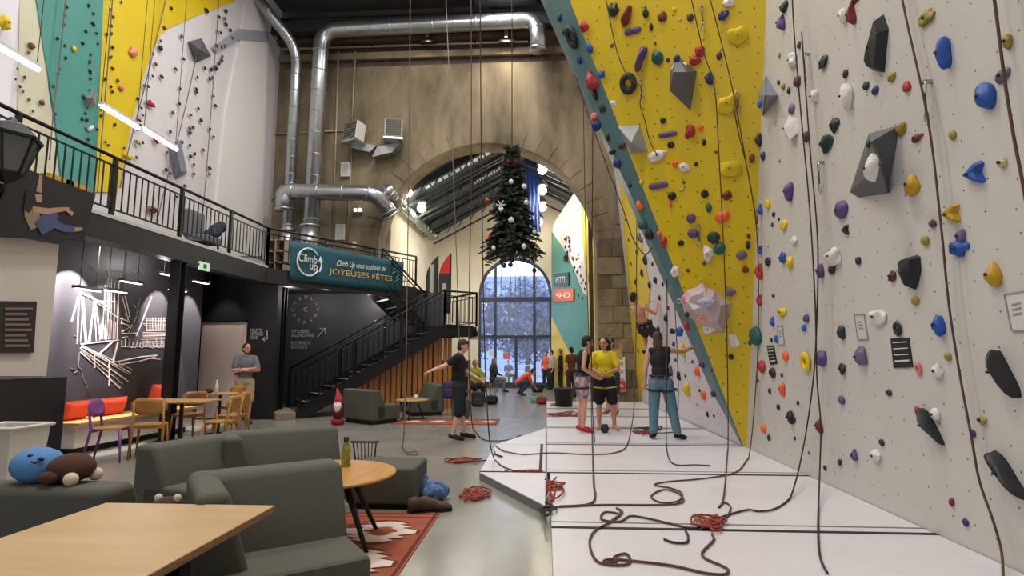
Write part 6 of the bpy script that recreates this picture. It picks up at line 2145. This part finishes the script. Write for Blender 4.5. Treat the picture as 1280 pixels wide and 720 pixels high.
for k, (px, py, r_, col) in enumerate(((639, 227, .06, 'w'), (655, 233, .06, 'w'), (609, 251, .06, 'r'), (658, 253, .06, 'w'), (639, 275, .07, 'w'), (655, 308, .06, 'w'), (630, 332, .06, 'b'), (638, 331, .06, 'b'), (668, 338, .06, 'b'), (660, 327, .05, 'b'), (617, 310, .05, 'w'), (646, 318, .05, 'b'), (626, 262, .05, 'w'), (668, 290, .05, 'w'), (612, 296, .05, 'r'))):
    col_ = {'w': (226, 224, 222), 'r': (190, 40, 44), 'b': (30, 36, 60)}[col]
    rad = math.sqrt((px - 640) ** 2)
    q = onY(px, py, YT - .25 - .004 * (py - 182) * (1 if rad < 25 else .3))
    b_ = MB().ell(q, (r_, r_, r_), nu=16, nv=10).build('bauble', mat('bauble_' + col, col_, .2), ct, True)
    MB().lathe([(.015, r_ * .95), (.015, r_ + .02)], q, 8).build('cap', m_al, b_)
q = onY(640, 202, YT - .15)
bw = MB().ell(q - V((.07, 0, -.02)), (.08, .04, .05)).ell(q + V((.07, 0, .02)), (.08, .04, .05)).ell(q, (.03, .04, .03)).build('red_bow', mat('bauble_r', (190, 40, 44)), ct, True)
q = onY(626, 256, YT - .5)
for a in range(3):
    d = V((math.cos(a * math.pi / 3), 0, math.sin(a * math.pi / 3)))
    MB().bar(q - d * .12, q + d * .12, .02).build('snowflake_arm', mat('bauble_w', (226, 224, 222)), ct)
rope('thin rope that holds the hanging Christmas tree', [tp_, (tp_.x, tp_.y, 13.2)], 'dark', .012, sm=False)

# ---- small fittings
p = onp(587, 410, SE + D1 * 1.02, N1)
p = SE + D1 * 1.06 + N1 * .25 + V((0, 0, LZ - .18))
t = thing('loudspeaker', 'small white loudspeaker hung under the stair landing corner', 'loudspeaker', p)
MB().box(p, (.22, .2, .3), M=Matrix((D1, N1, V((0, 0, 1)))).transposed()).build('cabinet', mat('speaker_white', (206, 210, 220), .5), t, bevel=.02)
MB().lathe([(.075, 0), (.08, .01), (.02, .02)], p - N1 * .1, 16, M=Matrix.Rotation(math.pi / 2, 3, 'X')).build('cone', m_steel, t)
MB().bar(p + V((0, 0, .15)), p + V((0, 0, .2)) - D1 * .06, .03).build('bracket', m_steel, t)
p = onY(447, 263, YA - .12)
t = thing('emergency_light', 'twin spot emergency light on the stone pier by the duct elbow', 'lamp', p)
MB().box(p + V((0, .06, 0)), (.3, .1, .12)).build('case', mat('box_white', (214, 212, 206)), t, bevel=.01)
for dx in (-.08, .08):
    MB().ell(p + V((dx, -.01, .02)), (.05, .05, .05)).build('spot_head', m_lens, t, True)
# ================================================================== PEOPLE
def remesh(mb, voxel, name, iters=4):
    me = mb.mesh(name)
    o = bpy.data.objects.new(name, me)
    COL.objects.link(o)
    r = o.modifiers.new('r', 'REMESH')
    r.mode = 'VOXEL'
    r.voxel_size = voxel
    s = o.modifiers.new('s', 'SMOOTH')
    s.factor = .5
    s.iterations = iters
    bpy.context.view_layer.update()
    out = evaluate(o)
    bpy.data.objects.remove(o)
    out.name = name
    return out


STAND = dict(pel=(0, 0, .93), neck=(0, 0, 1.47), head=(0, .03, 1.63), look=(0, 1, 0),
             sR=(.18, -.01, 1.42), sL=(-.18, -.01, 1.42), eR=(.23, -.03, 1.14), eL=(-.23, -.03, 1.14), wR=(.24, .05, .9), wL=(-.24, .05, .9),
             hR=(.09, 0, .9), hL=(-.09, 0, .9), kR=(.11, .02, .5), kL=(-.11, .02, .5), aR=(.11, -.02, .09), aL=(-.11, -.02, .09), tR=(.14, .15, .03), tL=(-.14, .15, .03))
SEAT = dict(pel=(0, -.02, .52), neck=(0, .05, 1.05), head=(0, .1, 1.21), sR=(.18, .04, 1.0), sL=(-.18, .04, 1.0), eR=(.24, .1, .75), eL=(-.24, .1, .75), wR=(.14, .32, .66), wL=(-.14, .32, .66),
            hR=(.09, 0, .5), hL=(-.09, 0, .5), kR=(.14, .44, .5), kL=(-.14, .44, .5), aR=(.14, .4, .09), aL=(-.14, .4, .09), tR=(.16, .56, .03), tL=(-.16, .56, .03))


def person(label, loc, rz, height, pose, wear, skin=(214, 164, 136), hair=('short', (40, 30, 26)), slim=1., fine=True, extra=None):
    J = dict(STAND)
    J.update(pose)
    J = {k: V(v) for k, v in J.items()}
    t = thing('person', label, 'person', loc, rz)
    s = height / 1.75
    t.scale = (s, s, s)
    vx = .012 if fine else .02
    up = (J['neck'] - J['pel']).normalized()
    rt = (J['sR'] - J['sL']).normalized()
    fw = up.cross(rt).normalized()
    R = Matrix((rt, fw, up)).transposed()
    TL = (J['neck'] - J['pel']).length

    def torso(mb, g=0., lo=0., hi=1.):
        pc = J['pel']
        if lo <= .05:
            mb.ell(pc + up * .0, ((.155 + g) * slim, .112 + g, .13 + g * .5), R)
        mb.ell(pc + up * TL * .33, ((.132 + g) * slim, .098 + g, .17), R)
        if hi >= .6:
            mb.ell(pc + up * TL * .68, ((.158 + g) * slim, .112 + g, .19), R)
        if hi >= .95:
            mb.capsule(J['sR'].lerp(J['sL'], .12), .058 + g * .8, J['sL'].lerp(J['sR'], .12), .058 + g * .8)
            mb.capsule(J['neck'] - up * .1, .09 + g, J['neck'] - up * .03, .06 + g)

    B = MB()
    torso(B)
    look = J['look'].normalized()
    hd = J['head']
    hup = (hd - J['neck']).normalized()
    hup = (hup + V((0, 0, 1))).normalized()
    look = (look - hup * look.dot(hup)).normalized()
    hr = look.cross(hup).normalized()
    HR = Matrix((hr, look, hup)).transposed()
    H = lambda x, y, z_: hd + HR @ V((x, y, z_))
    B.capsule(J['neck'] - up * .04, .058, hd - hup * .06, .05)
    B.ell(H(0, 0, .02), (.076, .094, .1), HR)
    B.ell(H(0, .022, -.045), (.056, .066, .07), HR)
    B.capsule(H(0, .088, .01), .012, H(0, .104, -.022), .017, 8)
    B.ell(H(0, .078, -.066), (.026, .018, .012), HR)
    for q in (-1, 1):
        B.ell(H(q * .077, -.005, -.005), (.012, .022, .032), HR)
    for q in 'RL':
        S, E, W = J['s' + q], J['e' + q], J['w' + q]
        B.capsule(S, .05 * slim, E, .039 * slim)
        B.capsule(E, .04 * slim, E.lerp(W, .35), .041 * slim)
        B.capsule(E.lerp(W, .3), .04 * slim, W, .026)
        h_, k_, a_, to = J['h' + q], J['k' + q], J['a' + q], J['t' + q]
        B.capsule(h_, .088 * slim, k_, .056 * slim)
        B.capsule(k_, .055 * slim, k_.lerp(a_, .35) - V((0, .012, 0)), .056 * slim)
        B.capsule(k_.lerp(a_, .32), .055 * slim, a_, .036)
        B.capsule(a_ - (to - a_).normalized() * .03 - V((0, 0, .03)), .038, to, .03)
        d = (W - E).normalized()
        sd = d.cross(fw if abs(d.dot(fw)) < .8 else up).normalized()
        nm = sd.cross(d)
        PR = Matrix((sd, nm, d)).transposed()
        B.ell(W + d * .045, (.04, .018, .055), PR)
    body = remesh(B, vx, 'body')
    bm = bmesh.new()
    bm.from_mesh(body)
    fg = MB()
    for q in 'RL':
        E, W = J['e' + q], J['w' + q]
        d = (W - E).normalized()
        sd = d.cross(fw if abs(d.dot(fw)) < .8 else up).normalized()
        nm = sd.cross(d)
        if nm.dot(fw) < 0:
            nm = -nm
        for i, L_ in enumerate((.068, .08, .075, .058)):
            b0 = W + d * .082 + sd * (i - 1.5) * .019
            fg.tube([b0, b0 + d * L_ * .45 + nm * .008, b0 + d * L_ * .8 + nm * .026, b0 + d * L_ * .95 + nm * .042], [.0095, .009, .008, .006], 6)
        ts = -1 if q == 'R' else 1
        b0 = W + d * .03 + sd * .032 * ts
        fg.tube([b0, b0 + sd * .028 * ts + d * .028 + nm * .01, b0 + sd * .034 * ts + d * .058 + nm * .022], [.012, .0105, .007], 6)
    fm = fg.mesh('fingers')
    bm.from_mesh(fm)
    bm.to_mesh(body)
    bm.free()
    o = link('body', body, mat('skin_%d_%d_%d' % skin, skin, .55), None, True)
    o.parent = t
    # face
    if fine:
        for q in (-1, 1):
            e = MB().ell(H(q * .03, .083, .012), (.011, .008, .007), HR, 10, 6).build('eye', mat('eye_dark', (40, 30, 28), .3), None, True)
            e.parent = t
            e = MB().tube([H(q * .014, .09, .032), H(q * .032, .089, .037), H(q * .048, .078, .032)], .0045, 5).build('eyebrow', mat('brow_%d_%d_%d' % hair[1], hair[1], .8))
            e.parent = t
        e = MB().tube([H(-.02, .09, -.055), H(0, .096, -.053), H(.02, .09, -.055)], .005, 5).build('lips', mat('lips', (160, 86, 80), .5))
        e.parent = t
    # clothes
    for name, kind, col, args in wear:
        C = MB()
        m = mat('cloth_%s_%d_%d_%d' % ((name,) + tuple(col)), col, .85, var=.08, scale=20) if not isinstance(col, bpy.types.Material) else col
        g = args.get('g', .014)
        if kind == 'top':
            torso(C, g, args.get('lo', 0), 1. if args.get('shoulder', True) else .7)
            for q in 'RL':
                S, E, W = J['s' + q], J['e' + q], J['w' + q]
                f = args.get('sleeve', .55)
                if f > 0:
                    C.capsule(S, .062 + g * .3, S.lerp(E, min(f, 1)), .054 + g * .5)
                if f > 1:
                    C.capsule(E, .054, E.lerp(W, f - 1), .04)
        elif kind == 'legs':
            C.ell(J['pel'] - up * .01, ((.165 + g) * slim, .12 + g, .13), R)
            for q in 'RL':
                h_, k_, a_ = J['h' + q], J['k' + q], J['a' + q]
                f = args.get('to', .6)
                ra, rb = (.098 + g) * slim, (.075 + g) * slim
                e_ = h_.lerp(k_, min(1, f))
                C.capsule(h_, ra, e_, ra + (rb - ra) * min(1, f))
                if f > 1:
                    C.capsule(k_, rb, k_.lerp(a_, f - 1), .056 + g)
        elif kind == 'shoes':
            for q in 'RL':
                a_, to = J['a' + q], J['t' + q]
                C = MB().capsule(a_ - (to - a_).normalized() * .035 - V((0, 0, .028)), .046, to, .038)
                o = link('shoe', remesh(C, vx, 'shoe', 3), m, None, True)
                o.parent = t
            continue
        elif kind == 'harness':
            n = 16
            ring = [J['pel'] + up * .1 + rt * .165 * slim * math.cos(2 * math.pi * i / n) + fw * .128 * math.sin(2 * math.pi * i / n) for i in range(n)]
            C.tube(ring, .022, 8, closed=True)
            for q in 'RL':
                h_, k_ = J['h' + q], J['k' + q]
                c_ = h_.lerp(k_, .28)
                ax = (k_ - h_).normalized()
                e1 = ax.orthogonal().normalized()
                e2 = ax.cross(e1)
                C.tube([c_ + (e1 * math.cos(2 * math.pi * i / n) + e2 * math.sin(2 * math.pi * i / n)) * .108 * slim for i in range(n)], .018, 8, closed=True)
            o = C.build(name, m, None, True)
            o.parent = t
            for i in range(4):
                a = math.radians(200 + i * 45)
                p_ = J['pel'] + up * .08 + rt * .19 * math.cos(a) + fw * .15 * math.sin(a)
                o = MB().tube([p_ + V((.018 * math.cos(b), 0, -.03 + .035 * math.sin(b))) for b in [2 * math.pi * k / 10 for k in range(10)]], .006, 5, closed=True).build('carabiner', m_al)
                o.parent = t
            continue
        me = remesh(C, args.get('vx', vx), name, 3)
        o = link(name, me, m, None, True)
        o.parent = t
    # hair
    hk, hc = hair
    if hk != 'none':
        C = MB()
        C.ell(H(0, -.022, .032), (.086, .097, .1), HR)
        C.ell(H(0, -.045, -.02), (.076, .066, .085), HR)
        if hk == 'fringe':
            C.ell(H(0, .05, .075), (.07, .05, .038), HR)
        if hk in ('long', 'bob'):
            C.ell(H(0, -.055, -.09), (.085, .055, .12), HR)
            if hk == 'long':
                C.ell(H(0, -.085, -.2), (.075, .045, .13), HR)
        if hk == 'curly':
            for i in range(16):
                a = i * 2.4
                C.ell(H(.09 * math.cos(a), -.075 + .05 * math.sin(a), .08 - .015 * i), (.04, .04, .042), HR)
            C.ell(H(0, -.06, -.08), (.12, .06, .12), HR)
        if hk == 'bun':
            C.ell(H(0, -.1, .08), (.045, .045, .045), HR)
        me = remesh(C, vx, 'hair', 3)
        o = link('hair', me, mat('hair_%d_%d_%d' % hc, hc, .75, var=.25, scale=40), None, True)
        o.parent = t
    if extra == 'beard':
        C = MB()
        C.ell(H(0, .022, -.085), (.054, .058, .042), HR)
        o = link('beard', remesh(C, vx, 'beard', 2), mat('beard_brown', (60, 42, 34), .8), None, True)
        o.parent = t
    return t


D2 = math.radians
BLK = (24, 24, 27)
q = onZ(573, 549, 0)
person('man in black T-shirt and long black shorts reaching one arm back', (q.x, q.y, 0), D2(-92), 1.73,
       dict(eR=(.25, -.2, 1.28), wR=(.3, -.42, 1.2), eL=(-.24, .08, 1.16), wL=(-.14, .3, 1.06), head=(0, .07, 1.62), look=(0, 1, -.35), kR=(.12, .03, .5), aR=(.12, -.08, .09), tR=(.14, .1, .03), aL=(-.11, .08, .09), tL=(-.13, .26, .03)),
       [('t_shirt', 'top', BLK, dict(sleeve=.62, g=.02)), ('shorts', 'legs', (30, 31, 36), dict(to=1.15, g=.02)), ('shoes', 'shoes', (30, 28, 28), {})], (218, 172, 150), ('fringe', (62, 44, 34)))
q = onZ(828, 549, MT)
person('woman in dark tank top and blue trousers reaching right to the wall', (q.x, q.y, MT), D2(-8), 1.74,
       dict(sR=(.17, 0, 1.44), eR=(.36, .12, 1.42), wR=(.57, .22, 1.5), eL=(-.24, .0, 1.14), wL=(-.25, .1, .9), hR=(.1, 0, .9), kR=(.17, .03, .5), aR=(.24, -.02, .09), tR=(.36, .08, .03), kL=(-.12, .02, .5), aL=(-.14, -.02, .09), tL=(-.17, .14, .03), pel=(0, .02, .93), head=(-.02, .05, 1.63), look=(.2, 1, .25)),
       [('tank_top', 'top', (34, 36, 40), dict(sleeve=0, g=.013)), ('trousers', 'legs', (92, 126, 142), dict(to=1.92, g=.012)), ('harness', 'harness', (40, 44, 52), {}), ('shoes', 'shoes', (28, 28, 30), {})], (216, 164, 138), ('bob', (84, 56, 42)))
q = onZ(728, 540, MT)
m_pat = mat('patterned_shorts', (210, 190, 196), .85, scale=14, c2=(110, 50, 70))
person('woman with short dark hair in black top and patterned shorts', (q.x, q.y, MT), D2(-80), 1.72,
       dict(neck=(0, .05, 1.46), head=(0, .12, 1.61), look=(0, 1, -.4), sR=(.17, .03, 1.42), sL=(-.17, .05, 1.42), eR=(.22, -.02, 1.14), wR=(.12, .22, .99), eL=(-.22, .08, 1.15), wL=(-.08, .28, 1.02)),
       [('crop_top', 'top', BLK, dict(sleeve=0, g=.012, lo=.3)), ('shorts', 'legs', m_pat, dict(to=.55, g=.02)), ('harness', 'harness', (52, 44, 60), {}), ('shoes', 'shoes', (170, 44, 40), {})], (206, 152, 124), ('short', (26, 22, 22)), .94)
q = onZ(757, 537, MT)
person('woman in yellow T-shirt and black shorts with dark curly hair', (q.x, q.y, MT), D2(168), 1.68,
       dict(look=(.25, 1, -.1), eR=(.26, .02, 1.15), wR=(.06, .24, 1.06), eL=(-.27, .04, 1.15), wL=(-.1, .27, 1.08), aR=(.12, .0, .09), aL=(-.17, -.0, .09), tL=(-.26, .13, .03), kL=(-.15, .03, .5)),
       [('t_shirt', 'top', (232, 206, 34), dict(sleeve=.72, g=.026)), ('shorts', 'legs', (26, 24, 28), dict(to=.85, g=.028)), ('harness', 'harness', (196, 176, 60), {})], (206, 150, 122), ('curly', (44, 28, 26)))
q = onZ(768, 518, MT)
person('man mostly hidden behind the yellow T-shirt, one hand raised', (q.x - .05, q.y, MT), D2(150), 1.76,
       dict(eL=(-.3, .15, 1.28), wL=(-.36, .28, 1.5), eR=(.24, .05, 1.15), wR=(.1, .26, 1.05), look=(.3, 1, -.2)),
       [('t_shirt', 'top', (150, 128, 40), dict(sleeve=.6, g=.02)), ('shorts', 'legs', (60, 54, 50), dict(to=.9, g=.02)), ('shoes', 'shoes', (142, 92, 60), {})], (204, 150, 124), ('short', (44, 30, 26)))
hp = onY(806, 409, 13.2)
person('shirtless climber in dark shorts on the far white wall', (hp.x, hp.y, hp.z - .93), D2(-52), 1.78,
       dict(pel=(0, 0, .93), neck=(-.02, -.25, 1.4), head=(-.02, -.3, 1.58), look=(.1, 1, .35), sR=(.19, -.2, 1.34), sL=(-.2, -.2, 1.36), eR=(.3, .02, 1.2), wR=(.2, .2, 1.38), eL=(-.28, .05, 1.28), wL=(-.14, .22, 1.46),
            hR=(.1, 0, .9), hL=(-.1, 0, .9), kR=(.2, .26, .62), aR=(.18, .14, .26), tR=(.2, .3, .22), kL=(-.24, .3, .74), aL=(-.2, .2, .38), tL=(-.2, .36, .36)),
       [('shorts', 'legs', (48, 38, 42), dict(to=.75, g=.02)), ('harness', 'harness', (40, 40, 46), {}), ('shoes', 'shoes', (32, 32, 34), {})], (204, 148, 122), ('short', (30, 24, 24)))
q = onZ(303, 530, 0)
person('bearded man in grey T-shirt standing with crossed arms', (q.x, q.y, 0), D2(-140), 1.7,
       dict(look=(-.35, 1, .05), eR=(.25, .08, 1.16), wR=(-.1, .2, 1.2), eL=(-.25, .08, 1.16), wL=(.12, .23, 1.16), head=(0, .03, 1.63)),
       [('t_shirt', 'top', (112, 112, 116), dict(sleeve=.7, g=.024)), ('shorts', 'legs', (178, 156, 124), dict(to=.95, g=.022)), ('shoes', 'shoes', (44, 42, 42), {})], (206, 152, 128), ('short', (58, 40, 32)), extra='beard')
# far people
def far(label, px, py, face, h, pose, wear, hair=('short', (40, 30, 26)), z0=0.):
    q = onZ(px, py, z0)
    return person(label, (q.x, q.y, z0), D2(face - 90), h, pose, wear, (206, 152, 126), hair, fine=False)


JN = (36, 38, 46)
far('person in orange top standing near the glass doors', 683, 485, 250, 1.62, {}, [('sweater', 'top', (232, 106, 66), dict(sleeve=1.6, g=.025)), ('trousers', 'legs', JN, dict(to=1.9)), ('shoes', 'shoes', BLK, {})])
far('person in light grey top beside the orange one', 690, 487, 200, 1.68, dict(wR=(.2, .2, 1.0)), [('sweater', 'top', (176, 170, 166), dict(sleeve=.9, g=.02)), ('trousers', 'legs', BLK, dict(to=1.9)), ('shoes', 'shoes', BLK, {})])
far('person dressed in black before the yellow panel', 701, 489, 170, 1.72, dict(look=(0, 1, -.2)), [('sweater', 'top', BLK, dict(sleeve=1.8, g=.02)), ('trousers', 'legs', BLK, dict(to=1.9)), ('shoes', 'shoes', BLK, {})], ('short', (120, 84, 54)))
far('person in maroon top half hidden behind the trio', 715, 498, 120, 1.74, {}, [('t_shirt', 'top', (108, 52, 46), dict(sleeve=.6, g=.02)), ('trousers', 'legs', (70, 46, 52), dict(to=1.9)), ('shoes', 'shoes', BLK, {})])
far('person in long dark coat seated before the glass doors', 617, 490, 10, 1.74, dict(SEAT, neck=(0, -.02, 1.06), head=(0, .02, 1.23)), [('coat', 'top', (34, 44, 46), dict(sleeve=1.8, g=.06)), ('trousers', 'legs', (112, 118, 110), dict(to=1.9)), ('shoes', 'shoes', BLK, {})], ('long', (120, 100, 60)))
far('person in blue top seated at the doors', 635, 480, 300, 1.6, SEAT, [('sweater', 'top', (44, 66, 120), dict(sleeve=1.2, g=.03)), ('trousers', 'legs', BLK, dict(to=1.9))])
far('person in bright orange shirt crouching over bags', 652, 494, 8, 1.74, dict(pel=(0, -.12, .46), neck=(0, .3, .78), head=(0, .44, .86), look=(0, 1, -.6), sR=(.18, .24, .74), sL=(-.18, .24, .74), eR=(.22, .34, .48), eL=(-.22, .34, .48), wR=(.15, .5, .3), wL=(-.15, .5, .3), hR=(.09, -.1, .44), hL=(-.09, -.1, .44), kR=(.16, .24, .5), kL=(-.16, .22, .46), aR=(.16, -.05, .09), aL=(-.16, -.08, .09), tR=(.17, .12, .03), tL=(-.17, .09, .03)),
    [('t_shirt', 'top', (226, 84, 52), dict(sleeve=.8, g=.03)), ('trousers', 'legs', (52, 62, 96), dict(to=1.9)), ('shoes', 'shoes', BLK, {})])
far('seated person in lime jacket behind the man in black', 592, 502, 300, 1.72, SEAT, [('jacket', 'top', (176, 190, 74), dict(sleeve=1.7, g=.04)), ('trousers', 'legs', (54, 52, 52), dict(to=1.9)), ('shoes', 'shoes', BLK, {})], ('short', (70, 56, 48)))
q = onZ(592, 502, 0)
for (px, py, lab) in ((592, 501, 'low stool under the person in the lime jacket'), (617, 489, 'low stool under the person in the dark coat'), (635, 479, 'low stool under the person in blue')):
    q = onZ(px, py, 0)
    st = thing('stool', lab, 'stool', q)
    MB().lathe([(.18, .36), (.19, .38), (.18, .4)], q, 18).build('seat', m_woodlt, st)
    for a in (45, 135, 225, 315):
        d = V((math.cos(D2(a)), math.sin(D2(a)), 0))
        MB().tube([q + d * .12 + V((0, 0, .37)), q + d * .18], .014, 6).build('leg', m_woodlt, st)
# black belay ball of chalk / bag on the mat by the trio
q = onZ(756, 541, MT)
cb_ = thing('chalk_bag', 'round dark chalk bag on the mat at the feet of the trio', 'bag', q)
MB().ell(q + V((0, 0, .07)), (.075, .075, .075)).build('pouch', mat('chalk_dark', (40, 40, 62), .8), cb_, True)
MB().tube([q + V((.05 * math.cos(a), .05 * math.sin(a), .135)) for a in [2 * math.pi * i / 12 for i in range(12)]], .012, 6, closed=True).build('rim', mat('chalk_rim', (70, 70, 90), .8), cb_, True)
